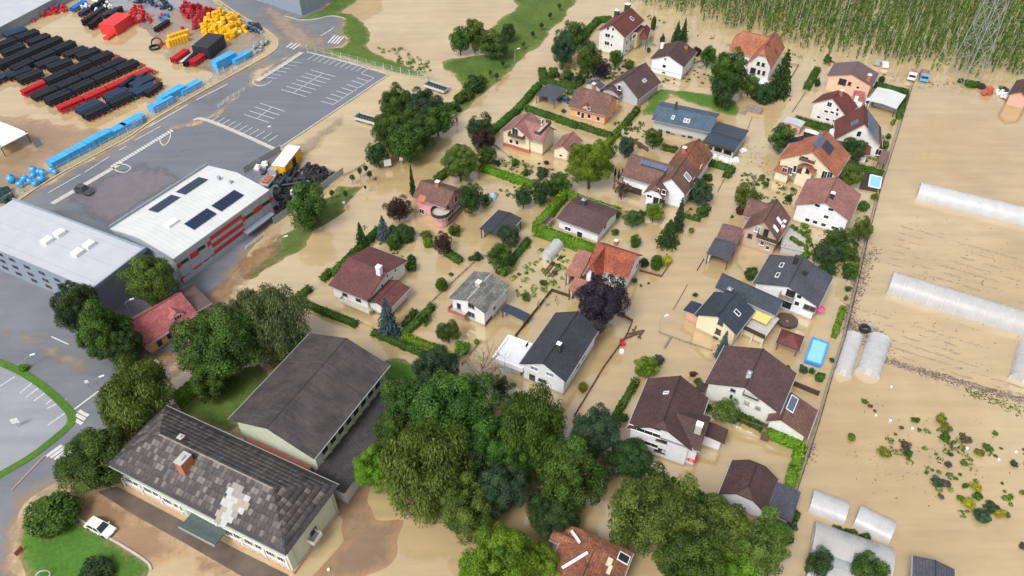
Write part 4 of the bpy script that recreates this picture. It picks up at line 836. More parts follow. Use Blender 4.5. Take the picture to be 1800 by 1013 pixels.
# navy roof yellow house
b, v = house('yellow house with navy blue roofs and a terrace under yellow awning', I_, [(110,452),(402,628),(500,432)], 4.9, R=(272,492), roof='navy', wall='cream')
b.c = b.c
ef, eb = b.loc(*p1(I_,690,485), b.he), b.loc(*p1(I_,722,385), b.he)
w = b.vol('east_wing', u0=ef[0], u1=eb[0]+.3, v0=-b.W/2-.4, v1=ef[1], he=4.9, hr=v.hr+.1, ax='v', roof='navy', wall='cream', rname='wing_roof', wname='wing_wall')
v.win('f', z(I_,283,535,264,604), 1.0,1.2,'dark_metal'); v.win('f', z(I_,243,655), 1.0,.9,'dark_metal'); w.chimney('l', *p1(I_,342,325), .9,.9,1.2,'dark_metal','steel'); v.skylight('r', *p1(I_,405,465), .9,1.3); w.skylight('r', *p1(I_,240,258), 1.2,.7,'glass_light')
w2 = b.vol('side_porch', u0=-b.L/2+1.0, u1=-b.L/2+4.0, v0=-b.W/2-2.6, v1=-b.W/2+.8, he=3.4, rise=.3, roof='navy', wall='brick' if False else 'salmon', rname='porch_roof', wname='porch_wall', ridge=False)
tq = [b.loc(*p1(I_,*q), 2.4) for q in ((440,570),(608,655),(682,490))]
tu0, tu1 = tq[1][0], tq[2][0]; tv0, tv1 = tq[0][1], tq[1][1]
b.box('terrace', tu0, tu1, tv0, tv1, 2.1, 2.4, M['concrete']); b.box('terrace_railing', tu0-.1, tu0-.01, tv0, tv1, 2.3, 3.2, M['dark_wood'])
b.box('terrace_wall', tu0+.6, tu1-.2, tv0, tv1-.4, -1, 2.09, WM['cream'])
for k in range(3): b.box('pillar', tu0+.05, tu0+.35, tv0+.1+k*(tv1-tv0-.5)/2, tv0+.4+k*(tv1-tv0-.5)/2, -1, 2.09, M['cream_paint'])
aw = [b.loc(*p1(I_,*q), 3.3) for q in ((500,520),(620,555),(635,490))]
b.box('awning', aw[1][0], aw[2][0], aw[0][1], aw[1][1], 3.3, 3.4, M['cream_yellow'] if 'cream_yellow' in M else P('cream_yellow', (.72,.52,.16), rough=.7))
# gazebo
b = Bld('gazebo', 'square gazebo with red pyramid roof beside the blue pool', 'gazebo', p1(I_,690,688), p1(I_,866,746), p1(I_,910,646), 2.1)
v = b.vol(roof='darkred', rise=1.5, k=(.93,.93), ov=.2)
for a in (-1, 1):
    for c in (-1, 1): b.box('post', a*(b.L/2-.4)-.08, a*(b.L/2-.4)+.08, c*(b.W/2-.4)-.08, c*(b.W/2-.4)+.08, -1, 2.0, M['brown_wood'])

# house with rusty roof at the bottom edge
b, v = house('old house with weathered rust red roof at the bottom edge among trees', S_, [(250,985),(760,1200),(915,850)], 5.5, R=(480,1065), roof='rust', wall='offwhite', k=(0,.55))
v.skylight('r', *p1(S_,828,880), 1.3,1.6); v.skylight('r', *p1(S_,722,910), 1.2,.7,'cream_paint','cream_paint','vent'); v.skylight('r', *p1(S_,722,965), 1.3,.5,'cream_paint','cream_paint','vent')
w = b.vol('wing', u0=.6, u1=b.L/2-.8, v0=-b.W/2-1.5, v1=.2, he=5.3, hr=v.hr-.5, ax='v', roof='rust', wall='offwhite', rname='wing_roof', wname='wing_wall', k=(.5,0))
for (x0,y0,x1,y1) in ((445,690,505,775),(375,965,565,850)):
    q0, n_, t_, d_ = v.onroof('l', *p1(S_,x0,y0)); q1 = v.onroof('l', *p1(S_,x1,y1))[0]; mb = MB().bar(q0+n_*.35, q1+n_*.35, .35, .3); b.add('valley_gutter', mb.v, mb.f, M['white_paint'])
b, v = house('building with dark blue grey roof cut by the bottom edge, right side', U_, [(690,1120),(1010,1195),(1045,975)], 4.0, R=(848,1120), roof='slate', wall='offwhite')
b, v = house('small building with dark plum roof at the right edge by the hop field', K_, [(1400,700),(1560,745),(1620,640)], 3.2, rise=1.6, roof='plum', wall='brick' if False else 'salmon')
# ------------------------------------------------------------------ works buildings
q5 = lambda *c: [(300 + c[i] / 5.63, 330 + c[i + 1] / 5.63) for i in range(0, len(c), 2)]
b = Bld('works_hall', 'large white roofed works hall with red and grey striped facade and solar panels', 'hall', (190,404), (305.5,454.5), (476.5,335.5), 6.6, hs=1)
P('metal_wall', (.36, .39, .43), rough=.45, var=.05); P('metal_wall_dark', (.25, .29, .34), rough=.45, var=.05); P('metal_wall_blue', (.23, .275, .33), rough=.45, var=.05)
v = b.vol(roof='whitemetal', wall=M['metal_wall'], hr=7.9, ov=.15, ovg=.15, t=.3, ridge=False)
b.box('parapet', v.a0, v.a1, v.c0-.3, v.c0-.004, 5.9, 7.1, M['metal_wall_blue']); b.box('fascia', v.a0-.2, v.a0-.004, v.c0, v.c1, 6.15, 6.5, M['metal_wall_dark'])
bars = [((388,505),(703,285),.85),((412,575),(718,355),.85),((432,638),(738,420),.85)]
for a, c, h in bars: v.strip('r', q5(*a)[0], q5(*c)[0], h, 'red_paint', 'red_band', .1)
for (x, y) in ((380,552),(725,312),(420,685),(758,437),(82,770),(992,118),(122,905),(1022,248)): v.strip('r', q5(x,y)[0], q5(x,y)[0], 1.0, 'red_paint', 'red_panel', .1, w=.9)
for (x, y) in ((232,660),(862,212),(275,792),(890,342)): v.strip('r', q5(x,y)[0], q5(x,y)[0], 1.15, 'red_paint', 'red_panel', .1, w=2.0)
for (x0,y0,x1,y1) in ((115,742,190,692),(282,612,352,568),(752,292,828,242),(900,182,968,138),(788,407,852,370),(930,303,1002,258),(345,735,395,700),(155,885,195,858)):
    for k in range(4 if x0 > 300 and x0 != 345 else 3): v.win('r', [(q5(x0,y0)[0][0]+(q5(x1,y1)[0][0]-q5(x0,y0)[0][0])*k/3.2, q5(x0,y0)[0][1]+(q5(x1,y1)[0][1]-q5(x0,y0)[0][1])*k/3.2)], .75,.75,'dark_metal','glass',sill=False,mull=0)
n_seam = 10
for k in range(n_seam+1):
    a = v.al + .05 + (v.ar - v.al - .2) * k / n_seam; b.box('wall_seam', a, a+.08, v.cr+.002, v.cr+.035, -1, 6.3, M['metal_wall_dark'])
b.box('plinth', v.al, v.ar, v.cr+.04, v.cr+.12, -1, 1.3, M['metal_wall']); b.box('entrance_canopy', v.a0+(v.a1-v.a0)*.64, v.a0+(v.a1-v.a0)*.95, v.cr+.14, v.cr+1.5, 1.6, 1.8, M['metal_wall_blue'])
for k, (c4, sd, nx) in enumerate([(Z(300,220,40,500,215,390,278,410,105,522),'l',9),(Z(0,220,1115,628,1270,522,1345,542,1150,660),'l',8),(Z(300,220,300,602,475,487,548,527,372,645),'r',9),(Z(300,220,85,745,270,625,345,662,185,775),'r',9)]):
    v.solar(sd, c4, nx, 2 if sd == 'l' else 3, lift=.18, name='solar_panel')
for x, y in ((1275,732),): 
    q, n, t, dn = v.onroof('r', *p1((0,220),x,y)); b.box('roof_light', q.x-1.2, q.x+1.2, q.y-.7, q.y+.7, q.z-.2, q.z+.45, M['white_paint'])
for x, y in ((360,395),(448,428)): q, n, t, dn = v.onroof('r', *p1((300,220),x,y)); b.box('roof_vent', q.x-.3, q.x+.3, q.y-.3, q.y+.3, q.z-.2, q.z+.5, M['grey_frame'])

b = Bld('grey_hall', 'large hall with pale grey sheet roof and four white roof lights', 'hall', (-78,414), (163.4,508), (257,440), 6.8, hs=1)
v = b.vol(roof='palemetal', wall=M['metal_wall_blue'], hr=7.0, ov=.15, ovg=.15, t=.3, ridge=False)
for x, y in ((447,812),(355,867),(665,897),(580,957)):
    q, n, t, dn = v.onroof('l' if False else 'r', *p1((0,220),x,y)); b.box('roof_light', q.x-.9, q.x+.9, q.y-.75, q.y+.75, q.z-.3, q.z+.7, M['white_paint'])
b.box('parapet', v.a0, v.a1, v.c1+.004, v.c1+.3, 6.4, 7.2, M['metal_wall_blue']); b.box('parapet', v.a1+.004, v.a1+.3, v.c0, v.c1+.3, 6.4, 7.2, M['metal_wall_blue'])
for o in [(90,72,115,125,140,175),(200,125,228,178,255,225),(310,170,338,222,362,270),(425,222,448,265,470,300),(0,30,20,80,40,130)]:
    for k in range(3): v.win('f', [p1((0,440), o[2*k], o[2*k+1])], 1.5,.75,'dark_metal','glass',mull=1,sill=False)
for k in range(16): c = v.cl+.1+(v.cr-v.cl-.3)*k/15; b.box('wall_seam', v.al-.035, v.al-.002, c, c+.06, -1, 6.4, M['metal_wall'])
for k in range(10): a = v.al+.1+(v.ar-v.al-.3)*k/9; b.box('wall_seam', a, a+.06, v.cr+.002, v.cr+.035, -1, 6.4, M['metal_wall_dark'])

b = Bld('factory_hall', 'pale blue grey factory hall cut by the top edge of the photo', 'hall', (330,-60), (531,28), (640,-45), 0.1, hs=1)
v = b.vol(he=11, hr=11.6, roof='palemetal', wall=M['metal_wall_blue'], ov=.1, ovg=.1, ridge=False)
for k in range(20): c = v.cl+.1+(v.cr-v.cl-.3)*k/19; b.box('wall_seam', v.al-.04, v.al-.002, c, c+.08, -1, 10.9, M['metal_wall'])
for k in range(14): a = v.al+.1+(v.ar-v.al-.3)*k/13; b.box('wall_seam', a, a+.08, v.cr+.002, v.cr+.04, -1, 10.9, M['metal_wall'])
b = Bld('storage_hall', 'pale blue grey sheet clad hall in the top left corner', 'hall', (-90,12), (-20,58), (92,-32), 3.0, hs=1)
v = b.vol(roof='palemetal', wall=M['metal_wall_blue'], rise=.6, ov=.1, ovg=.1, ridge=False)

b, v = shed('loading_shelter', 'white flat roofed open shelter with machines under it, at the left edge', 'shelter', z((0,220), -260,70,0,168,218,62), 3.4, rise=.15, roof='flatwhite', wall='grey')
mb = MB()
mb.box(-.9,.9,-.03,.03,-.2,1.7)
o = mb.build('notice_board', P('slate_grey', (.16,.18,.22)), label='grey leaning board beside the white open shelter', cat='board'); g = at(70,258); o.location = (g.x, g.y, 0); o.rotation_euler = (R_(-20),0,R_(60))

# small orange house with red roof
b, v = house('small orange house with bright red roof and white dormer beside the works hall', (0,440), [(860,470),(1082,712),(1448,452)], 2.7, W=8.0, rise=2.9, roof='red', wall='orange', ov=.35)
v.win('r', z((0,440), 1185,690,1258,636), 1.0,1.5,'grey_frame','glass'); v.win('f', z((0,440), 1100,742), .9,1.2,'white_paint','pale_blue')
q = b.loc(*p1((0,440),1320,500), 3.4)
w = b.vol('dormer', u0=q[0]-1.3, u1=q[0]+1.3, v0=q[1]-3.2, v1=q[1]+.3, he=3.9, rise=1.0, ax='v', roof='red', wall='white', ov=.15, ovg=.12, rname='dormer_roof', wname='dormer_wall', base=2.7, ridge=False); w.win('b', [p1((0,440),1320,497)], 1.5,.8,'white_paint',mull=2,sill=False)
b, v = shed('brown_annex', 'brown grey roofed open annex joined to the small orange house', 'annex', z((300,440), 52,302,180,462,292,378), 2.7, rise=.35, roof='brownsheet', wall='grey')

# gym hall and the long school building
b = Bld('gym_hall', 'wide hall with low dark fibre sheet roof behind the long school building', 'hall', (403,735), (552,807), (683,641), 7.2, hs=1)
v = b.vol(roof='fibre', wall='palegreen', R=(469,752), ov=.7, ovg=.8, ridge=True)
for k in range(26):
    a = v.a0+.25+k*(v.a1-v.a0-.5)/25; s_ = v.slope('r'); 
for k in range(9): a = v.al+1.2+k*(v.ar-v.al-2.4)/8; b.box('wall_pier', a-.2, a+.2, v.cr+.002, v.cr+.18, -1, 6.6, M['concrete'])
for k in range(8): a = v.al+1.4+k*(v.ar-v.al-2.4)/8; b.box('clerestory', a+.2, a+(v.ar-v.al-2.4)/8-.6, v.cr+.003, v.cr+.07, 4.6, 6.2, M['glass'])
w = b.vol('annex', u0=-b.L/2-1.0, u1=b.L/2+.5, v0=b.W/2-.72, v1=b.W/2+5.2, he=3.4, rise=.25, roof='shingle_dark', wall='grey', rname='annex_roof', wname='annex_wall', ridge=False, ov=.05, ovg=.3)
w = b.vol('link', u0=-b.L/2-4.6, u1=-b.L/2+.6, v0=-b.W/2+2.2, v1=b.W/2-1.8, he=3.3, rise=.1, roof=RM['redflat'], wall='palegreen', rname='link_roof', wname='link_wall', ridge=False, ov=.1, ovg=.1)
b.box('roof_window', -b.L/2-4.0, -b.L/2-3.2, b.W/2-5.6, b.W/2-2.4, 3.36, 3.8, M['dark_metal'])

b = Bld('school_building', 'long two storey pale building with tiled hipped roof patched by white sheets', 'school', (594.5,852), (502,976.5), (186,815), 6.5, hs=1)
v = b.vol(roof='shingle_dark', wall='palegreen', R=None, rise=3.4, k=(1,1), ov=.7, ovg=.7, cap='timber_grey')
n6 = (180, 780)
def c6(*c): return [(180 + c[i] / 5.63, 780 + c[i + 1] / 5.63) for i in range(0, len(c), 2)]
up = c6(262,365,345,405,450,460,540,505,645,570,750,622) + z((300,773), 432,690,500,722,580,762,660,800,742,847,826,890)
lo = c6(310,480,405,530,500,580,590,628,700,690,790,725) + z((300,773), 452,770,528,812,610,855,690,895,770,937,850,977)
for i, q in enumerate(up): v.win('r', [q], 1.5,1.35,'white_paint','glass',mull=2)
for i, q in enumerate(lo): v.win('r', [q], 1.5,1.2,'white_paint','glass',mull=2)
P('plaster_white', (.7,.7,.68), rough=.8)
for (x, y) in ((240,420),(430,520),(625,625),(820,725),(1180,900)) : v.strip('r', c6(x,y)[0], c6(x,y)[0], 6.0, 'plaster_white', 'pilaster', .16, w=.35)
for (x, y) in ((560,815),(720,885),(880,950)): v.strip('r', p1((300,773),x,y), p1((300,773),x,y), 6.0, 'plaster_white', 'pilaster', .16, w=.35)
v.strip('r', c6(845,690)[0], c6(1165,860)[0], 2.4, 'grey_frame', 'stair_window', .1)
pa, pb = c6(850,672)[0], c6(1160,838)[0]
for r_ in range(3):
    for k in range(11):
        t_ = (k+.5)/11; v.win('r', [(pa[0]+(pb[0]-pa[0])*t_ + (r_-1)*1.0, pa[1]+(pb[1]-pa[1])*t_ + (r_-.6)*4.2)], .62,.42,'white_paint','glass',mull=0,sill=False)
v.strip('r', c6(860,775)[0], c6(1175,950)[0], 1.2, 'plaster_white', 'parapet_band', .25)
qa, qb = b.loc(*c6(765,822)[0], 2.7), b.loc(*c6(1112,1008)[0], 2.7); qc = b.loc(*c6(1150,962)[0], 2.7)
b.box('entrance_canopy', min(qa[0],qb[0]), max(qa[0],qb[0]), v.cr+.05, max(qa[1],qb[1]), 2.55, 2.75, P('canopy_glass', (.075,.10,.098), rough=.15)); b.box('canopy_edge', min(qa[0],qb[0])-.1, max(qa[0],qb[0])+.1, max(qa[1],qb[1])+.004, max(qa[1],qb[1])+.15, 2.45, 2.85, M['steel'])
b.box('plinth', v.al-.1, v.ar+.1, v.cr+.004, v.cr+.22, -1, .55, P('pink_plinth', (.48,.30,.22), rough=.85))
b.box('plinth', v.al-.22, v.al-.004, v.cl, v.cr+.22, -1, .55, M['pink_plinth'])
v.win('f', z((300,773), 1062,690), 1.3,1.7,'dark_metal','glass'); v.win('f', z((300,773), 1120,715), 2.4,1.2,'white_paint','glass',mull=2)
v.balcony('f', p1((300,773),1075,812), p1((300,773),1140,745), 1.2, .8, 'plaster_white', z=2.2)
for s_ in (.04, .9): 
    c = v.cl + (v.cr-v.cl)*s_; b.box('downpipe', v.al-.16, v.al-.03, c, c+.13, -1, 6.1, M['steel'])
v.chimney('r', *p1((300,660),118,680), 1.3,2.0,2.0,'brick','concrete'); v.chimney('l', *p1((300,660),80,470), .8,.8,.4,'brick','concrete')
# loose roof sheets, every one its own slab of weathered fibre cement
m, n, p = _new('roof_sheet'); at_ = n.nodes.new('ShaderNodeAttribute'); at_.attribute_name = 'tone'
r = _ramp(n, at_.outputs['Fac'], [(0, (.045,.040,.042)), (.55, (.078,.070,.070)), (.8, (.12,.108,.104)), (1, (.185,.165,.155))]); nn = _noise(n, 3, 4, .7, _pos(n)); r2 = _ramp(n, nn.outputs[0], [(.3,(.7,)*3),(.7,(1.1,)*3)])
n.links.new(_mix(n, 1, r.outputs[0], r2.outputs[0], 'MULTIPLY'), p.inputs['Base Color']); p.inputs['Roughness'].default_value = .85; M['roof_sheet'] = m
def sheets(v, side, tw, tl, name='roof_tile', dens=1.0, light=.45):
    p0, n0, t0, d0 = v.slope(side); H = math.hypot(v.hw, v.hr - v.he); V = []; F = []; T = []; rows = int(H / tl)
    hip = side in 'fb'
    for j in range(rows):
        s0, s1 = j * tl, (j + 1) * tl * 1.0
        fr = (s0 + tl * .5) / H
        if hip: a0, a1 = v.cm - v.hw * fr, v.cm + v.hw * fr
        else: a0, a1 = v.A0 - (v.A0 - v.a0) * fr, v.A1 + (v.a1 - v.A1) * fr
        a = a0 + (.5 if j % 2 else 0) * tw * .5
        while a + tw < a1:
            o_ = p0 - t0 * p0.dot(t0); k = len(V); jj = random.uniform(-.02, .02); w_ = tw - .07
            for dz, sx in ((.07, s1 - .05), ):
                pts = [o_ + t0 * (a + jj) + d0 * (s0 + .01), o_ + t0 * (a + w_ + jj) + d0 * (s0 + .01), o_ + t0 * (a + w_ + jj) + d0 * sx, o_ + t0 * (a + jj) + d0 * sx]
            V += [tuple(pts[0] + n0 * .025), tuple(pts[1] + n0 * .025), tuple(pts[2] + n0 * .075), tuple(pts[3] + n0 * .075), tuple(pts[2] + n0 * .005), tuple(pts[3] + n0 * .005)]
            F += [(k, k+1, k+2, k+3), (k+3, k+2, k+4, k+5)]
            cl_ = .5 + .5 * wob(a, s0, 4.5, 3 if side == 'l' else 1); x = random.random()
            tn = (.15 + .5 * random.random()) if x > light * (.2 + 1.5 * cl_) * (2.0 if side in 'l' else .8) * (1.2 - .6*abs(fr-.35)) else random.uniform(.68, 1.0)
            T += [tn, tn * .6]; a += tw
    me = np_mesh(name, np.array([v.b.P(*q) for q in V]), np.array(F), np.array(T)); o = link(name, me, v.b.root, M['roof_sheet']); o['kind'] = 'stuff'; return o
for sd in 'lrfb': sheets(v, sd, .66, .88)
pol = np.array(z((300,773), 490,322,548,350,545,400,582,432,560,500,530,545,505,570,470,605,440,590,428,637,340,592,370,530,385,500,400,460,430,422,402,395,430,355,470,360))
pr, n0, t0, d0 = v.onroof('r', *p1((300,773),480,450)); W_ = [P('sheet_white', (.37,.37,.36)), P('sheet_cream', (.27,.24,.19)), P('sheet_grey', (.22,.205,.19))]
for i in range(-11, 12):
    for j in range(-12, 12):
        q = pr + t0 * (i * .95 + (.35 if j % 2 else 0)) + d0 * j * .8; w_ = b.c + b.u * q.x + b.v * q.y + Vector((0, 0, q.z)); pp = proj(w_)
        if sdist(np.array([pp]), pol)[0] > -1:
            key = ('sheet',); 
            if key not in _cache: _cache[key] = MB().box(-.47, .47, -.46, .46, 0, .05).mesh('replacement_sheet', W_[0])
            o = link('replacement_sheet', _cache[key], b.root, random.choice(W_)); mt = v.frame(q + n0 * (.10 + .012 * ((i + 2 * j) % 4)), t0, d0, n0); o.matrix_local = mt
# ------------------------------------------------------------------ trees, shrubs and hedges
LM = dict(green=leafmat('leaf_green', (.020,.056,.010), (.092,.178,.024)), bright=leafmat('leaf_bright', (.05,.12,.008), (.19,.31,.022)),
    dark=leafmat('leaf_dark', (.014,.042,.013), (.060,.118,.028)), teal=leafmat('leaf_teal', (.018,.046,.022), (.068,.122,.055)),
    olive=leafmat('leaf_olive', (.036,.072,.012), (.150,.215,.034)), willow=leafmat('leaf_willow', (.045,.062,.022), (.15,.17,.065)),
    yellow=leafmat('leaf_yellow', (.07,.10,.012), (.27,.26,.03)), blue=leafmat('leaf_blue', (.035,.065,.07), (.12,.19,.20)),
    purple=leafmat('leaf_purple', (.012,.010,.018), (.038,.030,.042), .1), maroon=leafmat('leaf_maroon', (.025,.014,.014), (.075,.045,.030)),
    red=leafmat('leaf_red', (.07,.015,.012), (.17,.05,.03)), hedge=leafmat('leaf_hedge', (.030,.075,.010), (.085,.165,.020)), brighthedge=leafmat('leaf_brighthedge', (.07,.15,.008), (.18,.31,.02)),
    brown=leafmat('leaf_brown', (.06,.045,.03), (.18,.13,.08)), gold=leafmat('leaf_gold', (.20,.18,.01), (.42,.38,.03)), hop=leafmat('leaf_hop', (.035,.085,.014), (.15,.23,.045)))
def unit(a): return a / np.maximum(np.linalg.norm(a, axis=-1, keepdims=True), 1e-9)
def leafquads(Pc, N, size, tone, long=1.5, droop=None):
    n = len(Pc); rnd = RNG.normal(size=(n, 3)); T = unit(np.cross(N, rnd)) if droop is None else unit(droop + rnd * .25)
    B = unit(np.cross(N, T)); s = (size * RNG.uniform(.65, 1.3, n))[:, None]
    V = np.stack([Pc - T * s * long * .5, Pc + B * s * .42, Pc + T * s * long * .5 + N * s * .1, Pc - B * s * .42], 1).reshape(-1, 3)
    return V, np.arange(4 * n).reshape(n, 4), np.clip(tone, 0, 1)
def crown(seed, nc=46, nl=9000, ls=.062, cr=(.22, .38), shell=(.50, .80), kind='broad', low=-.75):
    global RNG; RNG = np.random.default_rng(seed)
    i = np.arange(nc) + .5; ph = np.arccos(1 - 2 * i / nc); th = np.pi * (1 + 5 ** .5) * i
    d = np.stack([np.cos(th) * np.sin(ph), np.sin(th) * np.sin(ph), np.cos(ph)], 1); d = unit(d + RNG.normal(size=d.shape) * .22)
    r = RNG.uniform(*shell, nc) * (1 + .14 * np.sin(d[:, 0] * 3 + seed) * np.cos(d[:, 1] * 2.5 + seed * 2))
    if kind == 'cone': k = np.clip((1 - d[:, 2]) / 1.5, .12, 1); c = d * r[:, None] * np.stack([k ** .7, k ** .7, np.ones(nc)], 1)
    else: c = d * r[:, None]
    c[:, 2] = np.where(c[:, 2] < low, low + .1, c[:, 2])
    rad = RNG.uniform(*cr, nc) * (1 if kind != 'cone' else .85); tn = RNG.uniform(.12, .78, nc)
    w = rad ** 2; cnt = RNG.choice(nc, nl, p=w / w.sum())
    dd = unit(RNG.normal(size=(nl, 3)) + unit(c)[cnt] * .75 + np.array([0, 0, .35]))
    Pc = c[cnt] + dd * (rad[cnt] * RNG.uniform(.62, 1.08, nl))[:, None]
    if kind == 'willow':
        k = RNG.uniform(0, 1, nl) ** 1.6 * .55; o = np.linalg.norm(Pc[:, :2], axis=1); Pc[:, 2] -= k * np.clip(o * 1.3, 0, 1)
    N = unit(dd + RNG.normal(size=(nl, 3)) * .45)
    tone = tn[cnt] + RNG.normal(size=nl) * .17
    V, F, T = leafquads(Pc, N, ls, tone, 1.5 if kind != 'willow' else 3.0, None if kind != 'willow' else np.tile([0, 0, -1.0], (nl, 1)) + dd * .35)
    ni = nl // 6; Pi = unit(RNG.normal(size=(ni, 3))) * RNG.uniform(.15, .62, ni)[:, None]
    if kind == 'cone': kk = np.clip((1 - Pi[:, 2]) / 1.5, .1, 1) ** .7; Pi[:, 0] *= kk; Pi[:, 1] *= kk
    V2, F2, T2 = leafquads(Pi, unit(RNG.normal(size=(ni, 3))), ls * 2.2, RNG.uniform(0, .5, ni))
    return np_mesh('crown', np.vstack([V, V2]), np.vstack([F, F2 + len(V)]), np.concatenate([T, T2]))
def conifer(seed, nl=4200, tiers=15, slim=1.0, ls=.075, up=-.25):      # base at z=0, tip at z=1, radius 1 at the foot
    global RNG; RNG = np.random.default_rng(seed); Vs, Fs, Ts = [], [], []; n0 = 0
    for t in range(tiers):
        f = (t + .3) / tiers; z0 = .04 + .95 * f ** .95; R = (1 - f) ** .85 * slim + .04; nb = max(5, int(13 * (1 - f) + 5))
        for b in range(nb):
            a = 2 * np.pi * (b + RNG.uniform(-.4, .4)) / nb + t * 1.7; L = R * RNG.uniform(.72, 1.12); m = max(6, int(nl / tiers / nb * (.6 + 1.1 * (1 - f))))
            s = RNG.uniform(.12, 1, m); wd = (RNG.uniform(-1, 1, m)) * .22 * L * (1.15 - s) * 1.5
            x = np.cos(a) * L * s - np.sin(a) * wd; y = np.sin(a) * L * s + np.cos(a) * wd; z = z0 + up * .24 * s * L - .05 * np.abs(wd) + RNG.uniform(-.01, .012, m)
            Pc = np.stack([x, y, z], 1); N = unit(np.tile([np.cos(a) * .3, np.sin(a) * .3, 1.0], (m, 1)) + RNG.normal(size=(m, 3)) * .45)
            V, F, T = leafquads(Pc, N, ls * (.65 + .6 * (1 - f)), .32 + .3 * RNG.random() + .25 * s * RNG.random(m), 1.7, np.tile([np.cos(a), np.sin(a), -.2], (m, 1)))
            Vs.append(V); Fs.append(F + n0); Ts.append(T); n0 += len(V)
    return np_mesh('crown', np.vstack(Vs), np.vstack(Fs), np.concatenate(Ts))
def trunk_mesh(seed, limbs=7, spread=.55, twigs=0):                      # unit: base z=0, top z=1
    r = random.Random(seed); mb = MB(); p = Vector((0, 0, 0)); rad = .085; pts = [p]
    for k in range(5):
        q = p + Vector((r.uniform(-.03, .03), r.uniform(-.03, .03), .2)); mb.cyl(p, q, rad, rad * .8, 7, False); p = q; rad *= .8; pts.append(p)
    for k in range(limbs):
        a = k * 2.4 + r.uniform(-.4, .4); s_ = pts[2 + k % 3]; z1 = r.uniform(.25, .55); e = s_ + Vector((math.cos(a) * spread, math.sin(a) * spread, z1)) * r.uniform(.6, 1); m_ = (s_ + e) / 2 + Vector((0, 0, .04))
        mb.cyl(s_, m_, .035, .024, 5, False); mb.cyl(m_, e, .024, .010, 5, False)
        for t in range(twigs):
            e0 = s_ + (e - s_) * r.uniform(.4, 1); e2 = e0 + Vector((r.uniform(-.28, .28), r.uniform(-.28, .28), r.uniform(.05, .32))); mb.cyl(e0, e2, .009, .003, 4, False)
            for u in range(2): e3 = e2 + Vector((r.uniform(-.12, .12), r.uniform(-.12, .12), r.uniform(.0, .14))); mb.cyl(e2, e3, .004, .002, 3, False)
    return mb.mesh('trunk', M['bark'])
CR = {}
def getcrown(kind, i):
    k = (kind, i)
    if k not in CR:
        s = 11 * i + hash(kind) % 1 + {'big':1,'med':2,'small':3,'willow':4,'cone':5,'spruce':6,'sparse':7,'ball':8,'bush':9,'slim':10}[kind] * 101
        CR[k] = {'big': lambda: crown(s, 70, 26000, .034, (.15, .30)), 'med': lambda: crown(s, 34, 6000, .062, (.22, .38)), 'small': lambda: crown(s, 16, 1500, .12, (.3, .5), (.35, .65)),
                 'willow': lambda: crown(s, 54, 22000, .030, (.16, .30), kind='willow'), 'cone': lambda: crown(s, 64, 20000, .036, (.17, .30), (.6, .92), 'cone'),
                 'spruce': lambda: conifer(s), 'slim': lambda: conifer(s, 1800, 18, .8, .11, .6), 'sparse': lambda: crown(s, 22, 2600, .062, (.16, .28), (.5, .95)),
                 'ball': lambda: crown(s, 60, 5200, .075, (.30, .36), (.60, .66)), 'bush': lambda: crown(s, 12, 700, .17, (.28, .5), (.25, .7))}[kind]()
    return CR[k]
TR = [trunk_mesh(i) for i in range(3)]
_tc = [0]; RNG_T = random.Random(4)
def tree(px, py, r, kind, mat, label, sz=1.0, name=None, cat=None, group=None, zc=None, trunk=True):
    _tc[0] += 1; i = _tc[0]; R = r * mpp(px, py, 0) * (1.17 if kind in ('big','med','willow','cone') else 1.0)
    tall = kind in ('big', 'med', 'willow', 'cone', 'sparse') and R > 1.6
    if zc is None: zc = R * sz * (.98 if tall else .72) + (.7 if tall else 0)
    R *= (CAM_H - zc) / CAM_H * 1.02
    p = at(px, py, zc); nm = name or ('tree' if tall else 'shrub'); cat = cat or ('tree' if tall else 'shrub')
    root = empty(nm, (p.x, p.y, 0), (i * 2.399) % 6.28, label, cat, group)
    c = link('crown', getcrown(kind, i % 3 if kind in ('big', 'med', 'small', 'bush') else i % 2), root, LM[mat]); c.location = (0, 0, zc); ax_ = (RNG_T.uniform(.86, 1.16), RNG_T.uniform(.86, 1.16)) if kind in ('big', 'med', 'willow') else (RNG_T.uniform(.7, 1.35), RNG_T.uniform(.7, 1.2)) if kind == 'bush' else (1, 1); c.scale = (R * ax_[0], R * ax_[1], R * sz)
    if trunk: t = link('trunk', TR[i % 3], root); t.location = (0, 0, -1.1); k = max(R * .9, .5) if tall else R * .7; t.scale = (k, k, (zc + 1.1) * 1.0)
    return root
def spruce(tx, ty, bx, by, r, mat, label, kind='spruce', group=None, name='spruce_tree', cat='tree'):
    _tc[0] += 1; i = _tc[0]; b = at(bx, by, 0); h = min((abs(proj((b.x, b.y, k * .1))[1] - ty), k * .1) for k in range(5, 300))[1]
    R = r * mpp(bx, by) * .97; root = empty(name, (b.x, b.y, 0), i * 1.7 % 6.28, label, cat, group)
    c = link('crown', getcrown(kind, i % 2), root, LM[mat]); c.scale = (R, R, h); c.location = (0, 0, .0)
    mb = MB().cyl((0, 0, -1.1), (0, 0, h * .9), .16, .03, 6).build('trunk', M['bark'], root, recalc=False); return root
